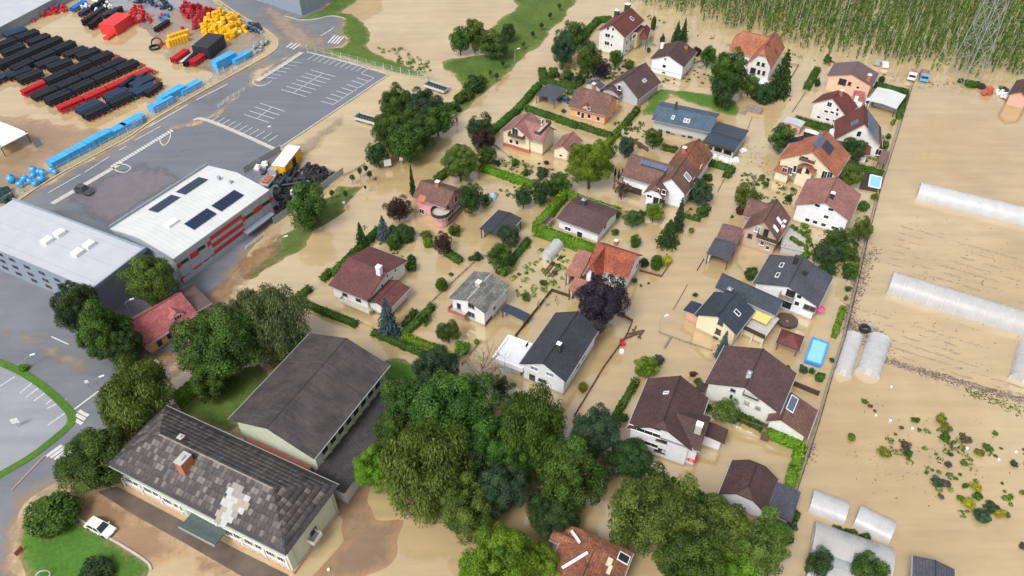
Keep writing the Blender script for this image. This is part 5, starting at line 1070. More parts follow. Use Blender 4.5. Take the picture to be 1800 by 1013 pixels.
def hedge(pts, w, h, mat, label, group=None, dens=15, name='hedge'):
    global RNG; RNG = np.random.default_rng(int(pts[0][0] * 7) % 9973)
    P_ = [at(px, py, h) for px, py in pts]; Vs, Fs, Ts, n0 = [], [], [], 0
    for a, b in zip(P_, P_[1:]):
        d = (b - a); L = d.length; d = np.array(d / L); s = np.array([d[1], -d[0], 0.0]); up = np.array([0, 0, 1.0]); a_ = np.array(a)
        L2 = L + w * .5
        for (off, nn, wid, ax) in ((0, up, w, s), (w / 2, s, h, up), (-w / 2, -s, h, up)):
            m = max(8, int(L2 * wid * dens)); t = RNG.uniform(-w * .25, L + w * .25, m); k = RNG.uniform(-.5, .5, m) if off == 0 else RNG.uniform(-1, 0, m)
            wv = .10 * np.sin(t * 1.1 + off) + .07 * np.sin(t * 2.9 + 1)
            Pc = a_ + d * t[:, None] + (ax * (k * wid)[:, None]) + (nn * (abs(off) if off else 0)) + nn * (RNG.uniform(-.14, .08, m) + wv - (0 if off else 0) - (.12 * (2 * np.abs(k)) ** 3 if off == 0 else .10 * (1 + k) ** 4))[:, None]
            N = unit(nn + RNG.normal(size=(m, 3)) * .5); V, F, T = leafquads(Pc, N, .30, .5 + .22 * np.sin(t * .7 + off) + RNG.normal(size=m) * .22, 1.3); Vs.append(V); Fs.append(F + n0); Ts.append(T); n0 += len(V)
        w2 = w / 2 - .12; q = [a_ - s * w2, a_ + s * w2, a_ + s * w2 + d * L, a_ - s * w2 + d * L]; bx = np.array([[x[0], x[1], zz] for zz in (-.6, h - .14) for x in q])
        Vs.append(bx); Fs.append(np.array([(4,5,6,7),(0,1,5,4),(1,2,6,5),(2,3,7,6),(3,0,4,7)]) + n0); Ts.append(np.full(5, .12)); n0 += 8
    me = np_mesh('hedge', np.vstack(Vs), np.vstack(Fs), np.concatenate(Ts)); return tag(link(name, me, None, LM[mat]), label, 'hedge', group)
# large trees round the works and the school
for a in [
 (262,492,45,'big','olive','olive brown tree in the corner between the two works halls',1.0),
 (137,545,40,'big','dark','dark tree left of the pale road bend, upper of the three beside the grey hall',1.25),
 (182,578,46,'cone','green','dark green conical tree in front of the grey hall corner',1.2),
 (218,608,34,'big','dark','dark tree touching the small orange house on its left',1.0),
 (383,608,58,'big','green','large green tree between the orange house and the weeping willow',1.05),
 (372,662,38,'big','green','green tree over the hedge end below the large green one',.9),
 (482,562,52,'willow','willow','tall weeping willow beside the dark fibre roofed hall',1.15),
 (436,540,34,'willow','willow','grey green willow left of the taller weeping one',.9),
 (238,692,58,'willow','olive','pale olive tree over the road left of the long school roof',.95),
 (168,808,54,'big','green','broad round green tree at the left end of the school building',.8),
 (768,655,42,'big','teal','blue green tree above the dense school grove',1.0),
 (722,715,48,'big','green','green tree at the left of the grove beside the dark annex',1.0),
 (800,722,66,'big','green','largest green tree in the middle of the school grove',1.0),
 (858,775,46,'big','green','shaded green tree low in the middle of the grove',1.0),
 (745,818,70,'willow','olive','olive drooping tree at the front of the grove',1.0),
 (655,822,34,'big','bright','fresh green tree at the left tip of the grove by the annex',1.2),
 (880,862,42,'big','teal','dark blue green tree at the right front of the grove',1.25),
 (822,893,44,'big','olive','pale leaved tree at the bottom front of the grove',1.15),
 (935,742,60,'willow','green','drooping green tree right of the grove centre',1.05),
 (1045,765,40,'big','teal','grey green tree behind the tall conical grove tree',1.1),
 (1008,828,62,'cone','green','tall conical dark green tree right of the muddy gap',1.25),
 (1108,806,33,'big','dark','dark round tree in front of the three storey white house',1.0),
 (968,905,42,'big','dark','dark bushy tree above the weathered rust roof',.8),
 (1145,898,72,'big','olive','broad yellow green tree right of the weathered rust roof',1.0),
 (1215,985,66,'big','green','green tree at the bottom edge under the yellow green one',.9),
 (1258,935,62,'big','olive','olive green tree in front of the small dark brown house',.9),
 (1332,962,58,'big','olive','brownish olive tree beside the narrow side lane, bottom edge',.95),
 (1300,1010,50,'big','bright','mid green tree cut by the bottom edge near the side lane',.9),
 (880,985,58,'big','bright','bright green tree cut by the bottom edge left of the rust roof',1.0),
 (950,990,34,'big','bright','smaller bright green tree touching the rust roof, bottom edge',1.0),
 (835,1000,30,'big','bright','low bright green tree at the bottom edge above the tan forecourt',1.0),
 (905,805,40,'big','green','shaded green tree behind the dark blue green one in the grove',1.0),(838,832,40,'big','dark','dark green tree in the heart of the grove behind the pale leaved one',1.0),(962,800,38,'big','green','green tree hidden between drooping and conical grove trees',1.0),(700,765,40,'big','green','green tree between the annex edge and the olive drooping one',1.0),
 (1440,992,24,'med','dark','slim dark tree over the long greenhouse, bottom edge',1.2),
 (1530,1006,28,'med','green','green tree cut by the bottom edge over the long greenhouse',1.0),
 (1057,530,45,'big','purple','large dark purple beech between orange roof and charcoal roof houses',1.0),
 (698,188,34,'big','green','green tree at the top left of the roadside clump by the trailers',1.0),
 (742,190,34,'big','teal','green tree at the top right of the roadside clump',1.0),
 (690,228,30,'big','green','green tree on the left flank of the roadside clump',1.0),
 (738,226,30,'big','green','green tree on the right flank of the roadside clump',1.0),
 (664,268,20,'med','dark','small dark tree at the foot of the roadside clump',1.1),
 (716,252,26,'med','green','green tree at the lower end of the roadside clump by the white sign',1.1),
 (768,208,24,'med','green','light green tree beside the flooded road, right end of the clump',1.0),
 (540,362,31,'med','green','broad green tree on the verge outside the tyre yard fence',1.05),
 (808,70,17,'med','green','left tree of the group on the far meadow bank',1.2),(834,60,20,'med','olive','tallest tree of the group on the far meadow bank',1.2),
 (867,78,22,'med','green','wide green tree of the group on the far meadow bank',.9),(893,57,13,'med','dark','small round dark tree right of the far meadow group',1.0),
 (990,85,22,'big','teal','dark bluish tree at the garden corner of the tall grey house',1.3),(1012,62,20,'med','green','green tree behind the dark bluish one by the field road',1.1),
 (1036,103,23,'med','green','green garden tree below the tall grey house',1.1),(1056,122,14,'med','purple','small dark purple tree between garden tree and plum roof',1.0),
 (1083,102,13,'med','green','round garden tree at the foot of the tall grey house wall',1.0),(1106,113,10,'small','hedge','round green shrub beside the flooded drive of the tall grey house',1.0),
 (1282,128,36,'big','green','big green tree left of the orange hipped house',1.05),(1272,160,21,'med','dark','dark tree low in front of the big green one',1.2),(1246,98,15,'med','green','light tree behind the big green one near the orange hipped house',1.0),
 (1318,148,16,'med','olive','grey green tree beside the white boat shape of the orange hipped house',.9),
 (845,226,21,'med','dark','dark green tree beside the road hedge left of the pale yellow house',1.1),(850,247,19,'med','maroon','dark purple red tree below the dark green roadside tree',.9),
 (856,274,14,'med','green','green tree at the corner of the long straight hedge',1.0),(808,283,31,'big','olive','round olive green tree beside the flooded road bend',.95),
 (1037,288,38,'big','bright','big bright green tree between the yellow cottage and the clipped square hedge',1.0),
 (983,322,19,'med','green','green bushy tree left of the big bright green one',.8),(951,338,16,'med','dark','dark green garden tree in the orchard above the maroon roof',1.2),(920,345,16,'med','dark','left dark green tree of the orchard pair above the charcoal shed',1.1),
 (1101,258,15,'med','teal','grey green tree in front of the yellow cottage lane wall',1.0),(1149,243,13,'med','green','green tree below the long blue grey roof',1.1),
 (1094,332,16,'sparse','brown','brown half bare tree beside the wing of the large white house',1.1),(1150,372,16,'med','bright','pale flowering bush in front of the large white house',.9),(1113,384,14,'med','green','green bush left of the pale flowering bush',.8),
 (1232,337,18,'med','teal','grey green tree at the right wall of the large white house',1.0),
 (700,367,19,'med','maroon','brown purple tree left of the pink house',.9),(828,347,19,'med','dark','dark conical tree behind the pink house',1.3),(855,352,11,'sparse','green','thin tree beside the muddy garden pond right of the pink house',1.4),
 (778,428,17,'med','maroon','brown green bush below the pink house bay',.9),(895,414,17,'med','teal','grey green tree in front of the charcoal open shed',1.1),(880,449,19,'med','green','round green tree above the checkered roof',1.0),(884,475,15,'small','olive','yellowish bush under the round tree above the checkered roof',.8),
 (788,583,18,'med','green','round green tree in front of the checkered roof house',1.0),(745,560,13,'sparse','green','thin wind blown tree between the two hedges left of the checkered roof',1.2),
 (1136,645,17,'med','bright','bright green tree at the top of the long narrow hedge',1.0),(1158,633,11,'small','blue','blue green bush beside the bright tree on the flooded crossing',1.2),
 (1277,722,20,'med','olive','grey green tree in front of the long reddish brown roofed house',.95),
 (1375,241,20,'med','green','round green tree beside the pale blue sheet roofed brick shed',1.0),(1313,347,20,'med','olive','olive tree above the red bush at the street corner',1.0),
 (1496,308,18,'med','olive','thin grey green tree beside the swimming pool deck',1.0),(1500,262,17,'med','dark','dark tree at the front of the solar roofed house',1.0),(1520,258,12,'sparse','olive','sparse tree right of the dark one by the solar roofed house',1.2),
 (1517,402,17,'med','olive','tree against the boundary wall right of the broad mauve red roof',1.1),(1472,422,20,'med','green','green orchard tree below the broad mauve red roof, highest',1.0),
 (1458,446,17,'med','teal','dark orchard tree in the middle of the flooded orchard',1.0),(1487,444,13,'med','green','orchard tree nearest the boundary wall',1.0),(1441,445,12,'med','green','small orchard tree next to the planted terrace',1.1),
 (1414,448,11,'small','bright','light green bush above the slate purple roof',1.0),(1320,480,15,'small','green','green bush at the left corner of the slate purple roof',.9),(1455,472,12,'med','dark','small dark tree right of the slate purple roof ridge',1.0),(1496,476,14,'med','green','light green tree at the lower end of the orchard by the wall',1.1),
 (880,680,24,'sparse','teal','thin grey green tree beside the bare tree above the grove',1.2)]:
    tree(*a[:6], sz=a[6])
# small shrubs
for a in [
 (93,905,47,'ball','hedge','large clipped round bush on the bright grass island',.62),(172,1006,34,'small','dark','dark low bush cut by the bottom edge on the grass island',.5),
 (41,647,10,'small','brighthedge','small bright shrub in the curved grass strip',.8),
 (972,128,12,'small','hedge','left round shrub of three inside the curved hedge',1.0),(998,133,12,'small','green','middle round shrub of three inside the curved hedge',1.0),(1020,139,12,'small','dark','right round shrub of three inside the curved hedge',1.0),
 (1140,88,6,'bush','green','small shrub left of the white house with dark brown roof',.9),(1165,68,6,'bush','dark','narrow dark shrub between thuja column and twin conifers',1.6),(1226,90,10,'small','maroon','purple bush behind the right corner of the white house near twin conifers',1.0),
 (1455,105,8,'bush','green','shrub near the top end of the short hedge by the pink house',.8),(1437,145,6,'bush','teal','narrow blue green shrub left of the pink house wall',1.6),(1550,140,6,'ball','dark','small round dark shrub right of the grey brown roof',1.1),
 (1455,98,4,'bush','green','tiny shrub at the edge of the hop field behind the pink house',.8),
 (924,304,7,'small','green','small round shrub in the flooded lawn of the pale yellow house, left one',1.2),(905,285,8,'small','green','young tree in the flooded lawn of the pale yellow house, right one',1.2),(875,287,6,'small','teal','tiny shrub nearest the road in the pale yellow house garden',1.0),(953,304,13,'small','teal','wide shrub in the garden below the yellow cottage',.8),
 (961,286,5,'bush','maroon','small dark red shrub below the yellow cottage',1.0),(1072,268,11,'small','dark','dark shrub right of the big bright green tree',1.2),(992,92,3,'bush','green','tiny green tuft by the tall grey house garden',.7),
 (991,195,5,'bush','green','young shrub in the yard of the orange walled cottage',.9),(1127,377,10,'small','dark','dark bush between the flowering bush and the green bush',.9),(1236,373,11,'small','hedge','round bright shrub on the lane right of the large white house',1.1),(1246,312,9,'small','green','shrub beside the rust roof corner on the lane',.9),
 (1215,405,9,'bush','bright','light green tuft beside the lane below the dark spruce',.8),(1082,408,8,'bush','green','shrub between clipped hedge and orange red roof',.9),(1117,425,10,'ball','hedge','clipped egg shaped shrub in front of the orange red roof',1.5),
 (710,411,22,'ball','dark','wide dark clipped shrub between blue spruce and pink house',.7),(692,426,14,'ball','green','dark clipped cone above the wine red roof',1.2),(753,427,10,'ball','brighthedge','bright lime ball shrub below the pink house',1.0),(749,414,12,'small','olive','olive shrub behind the lime ball',.8),(798,405,13,'small','green','green shrub at the right foot of the pink house bay',.9),
 (723,466,12,'small','green','pair of round shrubs at the gable of the wine red roof house',1.2),(723,455,9,'small','dark','dark round shrub behind the gable of the wine red roof house',1.0),(838,452,10,'small','dark','small dark shrub on the plot above the checkered roof',.9),(827,455,5,'bush','green','tiny shrub left of the small dark one above the checkered roof',1.0),
 (776,501,12,'ball','hedge','clipped egg shaped bush leaning by the fence line',1.2),(812,614,17,'small','bright','wide yellow green bush by the fence below the checkered roof house',.8),(838,601,7,'bush','bright','small leafy bush at the end of the short fence',1.2),(793,482,5,'bush','green','tuft in the flooded plot right of the wine red roof',.7),
 (925,522,9,'small','olive','small round tree in the plot between black shelter and hedge',1.1),(955,497,8,'bush','green','shrub near the dark fence corner above the black shelter',.9),(912,482,4,'bush','green','tiny green tuft by the flooded garden path',1.0),
 (1133,462,9,'small','dark','dark green shrub at the gable of the orange red roof house',1.2),(1154,463,11,'ball','hedge','tall clipped cone beside the yellow bush',1.7),(1172,458,11,'small','gold','golden yellow bush in the fenced corner by the street',.8),(1116,493,6,'bush','green','small shrub at the foot of the orange red roof house corner',1.1),(1126,502,3,'bush','green','tiny tuft right of the purple beech, nearer the house',.8),(1140,498,3,'bush','dark','tiny dark tuft right of the purple beech, nearer the street',.8),
 (1024,680,10,'small','yellow','yellow green round shrub below the charcoal roofed house',1.1),(1218,658,7,'bush','red','dark red shrub left of the long reddish brown roof',1.0),(1227,671,8,'small','hedge','round green shrub right under the dark red shrub',1.0),(1097,735,8,'ball','green','small dark egg shaped shrub left of the three storey white house',1.3),
 (1245,716,9,'small','hedge','bright round shrub between the two dark brown roofs',1.0),(1252,697,4,'bush','green','tiny shrub at the left foot of the long white house',1.0),(1222,518,5,'bush','green','small shrub on the street left of the navy roof',.9),
 (1303,369,12,'small','red','dark red bush under the olive corner tree',.7),(1347,324,6,'small','hedge','round green shrub in the flooded front garden, largest of the cluster',1.0),(1340,311,6,'bush','olive','loose shrub in the flooded front garden, top of the cluster',.9),(1331,324,4,'bush','green','small shrub at the left of the front garden cluster',1.0),(1350,316,4,'bush','green','small shrub at the right of the front garden cluster',1.0),
 (1387,349,7,'small','dark','dark shrub left of the broad mauve red roof',1.2),(1393,332,4,'bush','hedge','little shrub in front of the terracotta house porch',1.0),(1325,353,10,'bush','olive','spreading shrub behind the brown cross gabled roof',.5),(1287,381,4,'bush','green','little shrub at the lane above the mauve garage',.8),
 (1539,346,8,'small','bright','bright round shrub between boundary wall and mauve red roof',1.0),(1518,362,12,'small','green','bush at the right corner of the mauve red roof',.8),(1555,255,9,'small','olive','shrub against the boundary wall beside the maroon deck',1.0),(1562,240,6,'bush','green','small bush against the boundary wall above the deck',1.2),(1570,215,5,'bush','bright','narrow climbing bush on the boundary wall below the tin shed',1.8),
 (1520,395,7,'bush','green','bush leaning on the boundary wall in the orchard',1.6),(1491,508,7,'bush','teal','dark tuft on the lane beside the boundary wall',1.0),(1487,525,5,'bush','olive','dry tuft on the lane below the dark one',1.2),(1505,455,8,'bush','olive','loose bush between the two lower orchard trees and the wall',1.0),
 (1385,648,8,'bush','teal','leafy vegetable shrub left in the bed above the dark fence',.8),(1413,650,9,'bush','teal','tall bluish plant in the bed above the dark fence',1.2),(1427,652,7,'bush','green','green plant in the middle of the bed above the dark fence',1.0),(1441,662,11,'small','green','green bush at the right end of the bed above the dark fence',.9),(1463,633,5,'bush','dark','dark tuft beside the boundary wall and greenhouse',.9),
 (1399,907,10,'small','green','green bush on the narrow side lane right of the blue lean-to',1.1),(1394,926,9,'bush','teal','blue green bush on the narrow side lane, second one down',1.0),(1376,934,8,'bush','green','bush left of the narrow side lane, bottom',1.0),(1389,950,7,'bush','green','trailing bush low on the narrow side lane',1.3),(1150,855,0.1,'bush','green','',1)]:
    if a[2] > 1: tree(*a[:6], sz=a[6], name='shrub', cat='shrub')
# saplings on the verges
for i, (x, y, lb) in enumerate([(983,10,'sapling on the far meadow verge, highest in the photo'),(967,26,'second sapling from the top of the meadow verge row'),(952,44,'third sapling from the top of the meadow verge row'),(937,59,'fourth sapling from the top of the meadow verge row'),(920,77,'fifth sapling from the top of the meadow verge row'),
    (884,110,'sapling near the street lamp on the meadow verge'),(862,127,'tall sapling right above the dark roadside shrub'),(873,133,'round sapling at the road edge below the street lamp'),
    (632,300,'upper sapling in the flooded strip by the yard fence'),(643,295,'sapling at the water edge nearest the dark roadside tree'),(619,312,'sapling in the flooded strip beside the fence end'),(649,306,'taller sapling standing in the flood right of the fence end'),(583,338,'sapling on the verge right of the broad green tree'),(607,340,'dark bushy sapling on the grassy verge')]):
    tree(x, y, 4.2 if i < 8 else 5.2, 'small', 'dark' if i % 2 else 'green', 'young ' + lb, sz=1.25, name='sapling', cat='tree', zc=2.0, group='young trees planted on the grass verges')
for i, (x, y, r) in enumerate([(833,150,20),(808,172,14),(790,188,12),(822,168,12),(780,203,11),(845,140,11),(803,190,9)]):
    tree(x, y, r, 'small', ('dark','green','green','hedge','green','green','teal')[i], ['dark round shrub at the top of the road bank thicket','shrub on the road bank beside the flooded meadow ditch','shrub low on the road bank above the clump','bright shrub at the road edge of the bank thicket','lowest shrub of the road bank thicket','shrub behind the dark round one on the bank','small shrub at the asphalt edge of the road bank'][i], sz=.9, name='shrub', cat='shrub')
# conifers
spruce(1187,36,1188,76,11,'dark','left one of the twin dark conifers behind the white house'); spruce(1200,30,1200,74,9,'dark','right slimmer one of the twin dark conifers')
spruce(1376,84,1366,168,24,'dark','tall dark conifer right of the orange hipped house'); tree(1343,165,26,'ball','dark','wide dark clipped bush at the foot of the tall conifer',.6,'shrub','shrub')
spruce(724,288,727,348,7,'dark','slim dark cypress at the left of the pink house roof','slim'); spruce(635,390,638,436,14,'dark','dark spruce between the road hedge and the wine red roof')
spruce(672,378,676,420,15,'blue','small blue spruce beside the dark clipped shrub'); spruce(681,522,685,588,23,'blue','large blue spruce in front of the wine red annex')
spruce(1188,346,1190,405,13,'teal','grey blue spruce in front of the large white house'); spruce(1170,385,1172,430,22,'dark','broad dark spruce at the lane corner')
spruce(1279,580,1266,628,14,'blue','leaning blue spruce between navy roof and reddish brown roof')
tree(1149,42,5,'ball','hedge','tall clipped green thuja column right of the dark red porch roof',3.0,'thuja','tree'); 
for i, (x, y) in enumerate([(1080,298),(1086,303),(1092,300),(1095,308),(1101,305),(1099,297),(1107,308)]): spruce(x, y-6, x+1, y+12, 3, 'dark', 'narrow dark cypress in the small cluster left of the large white house', 'slim', 'narrow cypresses in a cluster', 'cypress')
# bare tree
r_ = empty('bare_tree', at(850,690), 0, 'bare brown tree with thin twigs above the dense grove', 'tree'); t = link('trunk', trunk_mesh(77, 12, .9, 9), r_, M['bare_twig']); t.scale = (5.6, 5.6, 8); t.location = (0, 0, -1)
# palm-like light green plant and scattered field shrubs
for i, (x, y, r, m_, lb) in enumerate([(1497,768,10,'bright','light green bent young tree standing in the field water'),(1555,795,12,'yellow','round yellow green clump left of the brownish one in the field'),(1592,783,12,'brown','brown withered clump above a green one in the field'),(1596,797,10,'green','green clump under the brown withered one'),
    (1610,738,9,'hedge','compact green bush highest left in the field garden'),(1654,736,15,'yellow','wide yellow green clump in the field garden'),(1664,752,12,'yellow','low yellow clump under the wide one'),(1662,767,11,'hedge','dark green oval bush in the field garden'),(1735,786,9,'hedge','round dark green bush at the right of the field garden'),
    (1722,796,11,'yellow','straggly yellow green clump left of the round dark bush'),(1698,772,11,'brown','brown dead clump in the middle of the field garden'),(1671,799,6,'teal','small grey green clump below the oval bush'),(1695,814,9,'olive','olive clump above the big cluster'),(1667,816,11,'brown','reddish brown withered clump left of the olive one'),
    (1649,848,11,'teal','grey green clump at the left of the big cluster'),(1664,850,9,'brown','brown clump touching the grey green one'),(1697,854,7,'hedge','dark green small clump at the top of the big cluster'),(1717,856,11,'gold','yellow flowering clump at the top of the big cluster'),(1719,872,10,'green','green clump in the middle of the big cluster'),
    (1703,884,12,'gold','yellow flowering clump at the lower left of the big cluster'),(1690,876,9,'olive','pale olive clump at the left rim of the big cluster'),(1726,906,17,'teal','large grey green clump at the foot of the big cluster'),(1744,892,14,'teal','grey green clump right of the centre of the big cluster'),(1757,902,11,'gold','yellow flowering clump at the right foot of the big cluster'),
    (1768,904,9,'brown','brown clump at the right rim of the big cluster'),(1772,875,7,'bright','fresh green clump right of the big cluster'),(1782,815,9,'dark','dark elongated bush near the right edge'),(1798,866,7,'yellow','yellow green bush cut by the right edge'),(1799,960,7,'brown','brown clump at the right edge near the bottom'),
    (1520,706,7,'olive','olive clump at the top of the debris trail in the field'),(1530,714,5,'brown','brown tuft in the debris trail'),(1538,722,4,'brown','lower brown tuft in the debris trail'),(1585,752,5,'brown','pinkish brown tuft left of the compact bush'),(1750,762,6,'olive','small ring shaped clump right of the wide yellow one'),(1799,790,3,'brown','brown tuft at the right edge of the field'),(1655,873,7,'brown','dead brown twigs below the grey green clump')]):
    tree(x, y, r, 'bush', m_, lb, sz=.55, name='field_shrub', cat='shrub', trunk=False)
for i, (x, y) in enumerate(z((1440,773), 140,660,205,695,255,690,305,725,350,720,380,785,430,790)): tree(x, y, 9 if i < 6 else 6, 'bush', 'dark' if i % 2 else 'green', 'leafy vine plant in the row above the long greenhouse', sz=1.0, name='vine_plant', cat='plant', group='vine plants in a row above the long greenhouse')
# hedges
HG = [((300,440),[(1030,262),(925,345),(1140,440),(1375,530)],1.2,1.2,'hedge','low clipped L shaped hedge along the flooded road below the wine red roof'),
 ((300,440),[(1185,138),(1122,195)],1.2,1.3,'hedge','short hedge piece between the two road hedges left of the wine red roof'),((600,220),[(-70,1085),(120,900),(270,755)],1.3,1.5,'hedge','long clipped road hedge rising from the wine red roof'),
 ((600,220),[(370,745),(440,800)],1.2,1.4,'hedge','short dark hedge right of the small blue spruce'),((600,440),[(232,590),(655,772)],1.2,1.2,'hedge','clipped hedge along the flooded road below the blue spruce'),((600,440),[(458,625),(700,712),(800,788)],1.4,1.0,'brighthedge','loose yellow green hedge above the clipped road hedge'),
 ((600,440),[(545,435),(458,540)],1.1,1.0,'green','short loose hedge right of the large blue spruce'),((600,440),[(675,392),(600,475),(458,612)],1.3,1.2,'hedge','narrow hedge along the muddy path left of the checkered roof'),((600,220),[(1390,835),(1250,1005)],1.2,1.3,'hedge','hedge on the path above the checkered roof'),((600,220),[(790,930),(880,990)],1.6,1.2,'hedge','short rounded hedge piece in the flooded lawn below the pink house'),
 ((900,220),[(175,735),(395,482)],1.7,2.3,'brighthedge','left side of the tall clipped hedge round the maroon roofed bungalow'),((900,220),[(400,485),(560,545),(800,622)],1.4,2.0,'brighthedge','rear side of the tall clipped hedge behind the maroon roofed bungalow'),((900,220),[(182,742),(410,825),(632,905)],1.9,2.3,'brighthedge','front side of the tall clipped hedge before the maroon roofed bungalow'),
 ((600,220),[(1030,292),(1230,355),(1420,422)],1.6,1.5,'brighthedge','long straight hedge between the olive tree and the orchard'),((900,0),[(105,785),(318,852)],1.5,1.4,'hedge','hedge above the pale yellow house roof'),((900,0),[(335,860),(485,912)],1.5,1.5,'hedge','hedge piece left below the orange walled cottage'),((900,0),[(508,915),(640,960),(735,985)],1.4,1.3,'hedge','hedge piece right below the orange walled cottage'),
 ((900,0),[(935,790),(800,945),(735,1010)],1.4,1.4,'hedge','hedge beside the lane right of the orange walled cottage'),((900,220),[(830,-5),(685,142)],1.4,1.4,'brighthedge','hedge along the lane towards the big bright tree'),((900,220),[(270,430),(390,480)],1.2,1.3,'green','low hedge joining the orchard and the clipped square hedge'),((900,220),[(1125,150),(1255,180)],1.8,1.0,'hedge','hedge below the long building with blue grey roof'),
 ((600,0),[(1110,960),(1300,800),(1420,665),(1470,610)],1.7,1.5,'hedge','road hedge from the dark tree to the grey carport'),((900,0),[(225,500),(232,575),(330,612),(505,615)],2.0,1.5,'hedge','curved hedge round the garden of the tall grey house'),((900,0),[(735,125),(640,130),(560,215),(500,300)],2.0,1.5,'hedge','upper hedge behind the tall grey house along the field road'),((900,0),[(415,665),(458,678)],1.5,1.0,'hedge','tiny hedge piece beside the grey carport'),
 ((600,220),[(700,385),(785,320)],1.6,1.5,'hedge','short hedge at the road left of the olive tree'),((1200,0),[(925,635),(1005,495)],1.8,1.3,'hedge','short hedge left of the pink house'),((1200,0),[(850,868),(1000,915),(1170,955)],2.0,1.2,'hedge','hedge in front of the cream gabled house'),((1440,0),[(420,608),(655,665)],1.3,1.5,'hedge','upper hedge behind the white tin shed'),((1440,0),[(655,670),(600,850)],1.3,1.5,'hedge','hedge between the tin shed and the boundary wall'),
 ((1200,220),[(190,255),(370,308)],1.6,1.3,'hedge','hedge beside the flooded white debris below the garage block'),((1200,220),[(372,310),(325,360)],1.6,1.2,'green','short hedge end at the lane below the garage block'),((1200,220),[(1190,272),(1330,300),(1490,345)],1.5,1.3,'hedge','hedge above the swimming pool deck'),((1200,440),[(1200,412),(1165,520),(1130,622)],1.0,1.1,'brighthedge','narrow hedge beside the boundary wall right of the slate purple roof'),
 ((900,660),[(925,20),(820,200),(728,352)],1.1,1.3,'hedge','long narrow hedge left of the three storey white house'),((1200,660),[(640,400),(760,455),(885,500)],1.6,1.4,'brighthedge','bright hedge below the tiled annex'),((1200,660),[(888,505),(845,660),(798,820)],1.6,1.4,'brighthedge','bright hedge running down to the blue lean-to'),((1200,660),[(0,815),(100,870),(280,955),(400,1020)],1.4,1.2,'hedge','dark hedge left of the small dark brown roofed house'),
 ((1200,660),[(420,290),(500,325),(600,378)],1.4,1.0,'green','low rough hedge in front of the long white house'),((900,660),[(1025,700),(1060,715)],1.2,1.4,'hedge','small hedge stub below the three storey white house'),((900,220),[(1270,655),(1380,692)],1.0,.7,'hedge','low garden edging hedge beside the lane spruce'),((900,220),[(1372,690),(1470,600)],.9,.7,'green','low hedge along the lane beside the round bright shrub'),
 ((0,660),[(1300,155),(1420,70),(1540,-30)],2.4,1.8,'brighthedge','bright clipped hedge beside the road above the school lawn')]
for o, pts, w, h, m_, lb in HG: hedge([p1(o, *q) for q in pts], w, h, m_, lb)
# clipped thuja balls on the lower path
for i, q in enumerate(z((900,660), 1075,725,1115,740,1200,775,1245,805,1282,830)): tree(*q, 5.5, 'ball', 'dark', 'small clipped thuja ball in the row left of the small dark brown house', sz=1.25, name='thuja', cat='shrub', group='thuja balls in a row')
# hop field: tall bines in rows, far too many to count
RNG = np.random.default_rng(5)
hp = wpoly([(1095,-60),(1108,6),(1200,30),(1290,56),(1380,84),(1440,97),(1605,122),(1690,138),(1770,143),(1860,152),(2050,180),(2250,60),(2100,-60)]); lo, hi = hp.min(0), hp.max(0)
ang = R_(64); ux, uy = np.array([math.cos(ang), math.sin(ang)]), np.array([-math.sin(ang), math.cos(ang)]); c0 = (lo + hi) / 2; g = []
for i in range(-170, 170):
    for j in range(-115, 115):
        g.append(c0 + ux * (i * 1.3 + random.uniform(-.3, .3)) + uy * (j * 1.9 + random.uniform(-.7, .7)))
g = np.array(g); sd_ = sdist(g, hp); g = g[sd_ > 0]; sd_ = sd_[sd_ > 0]; keep = RNG.random(len(g)) < np.clip(.30 + sd_ / 20, 0, .97); g = g[keep & (g[:, 1] < 270)]
nP = len(g); k = 30; idx = np.repeat(np.arange(nP), k); hh = (RNG.uniform(4.6, 6.6, nP))[idx]; f = RNG.uniform(.10, 1, nP * k); rad = .14 + .42 * np.clip(f * 1.3 - .15, 0, 1) * (1 - .5 * np.clip(f - .85, 0, 1) / .15)
a_ = RNG.uniform(0, 6.28, nP * k); lean = RNG.normal(size=(nP, 2)) * .25
Pc = np.stack([g[idx, 0] + np.cos(a_) * rad + lean[idx, 0] * f, g[idx, 1] + np.sin(a_) * rad + lean[idx, 1] * f, hh * f], 1); N = unit(np.stack([np.cos(a_), np.sin(a_), RNG.uniform(-.1, 1.2, nP * k)], 1))
V, F, T = leafquads(Pc, N, .42, RNG.uniform(.1, .9, nP)[idx] + RNG.normal(size=nP * k) * .2, 1.7, np.tile([0, 0, -1.0], (nP * k, 1)))
tag(link('hop_plants', np_mesh('hop_plants', V, F, T), None, LM['hop']), 'tall green hop plants in rows standing in the flood, top right', 'crop', kind='stuff')
q = g[::5]; mb = MB()
for x, y in q: mb.cyl((x + .3, y, -.5), (x + .3, y, 7.2), .045, .04, 4, False)
mb.build('hop_poles', P('pole_pale', (.50, .47, .40), rough=.8), kind='stuff', label='pale poles and strings between the hop rows', cat='poles', recalc=False)
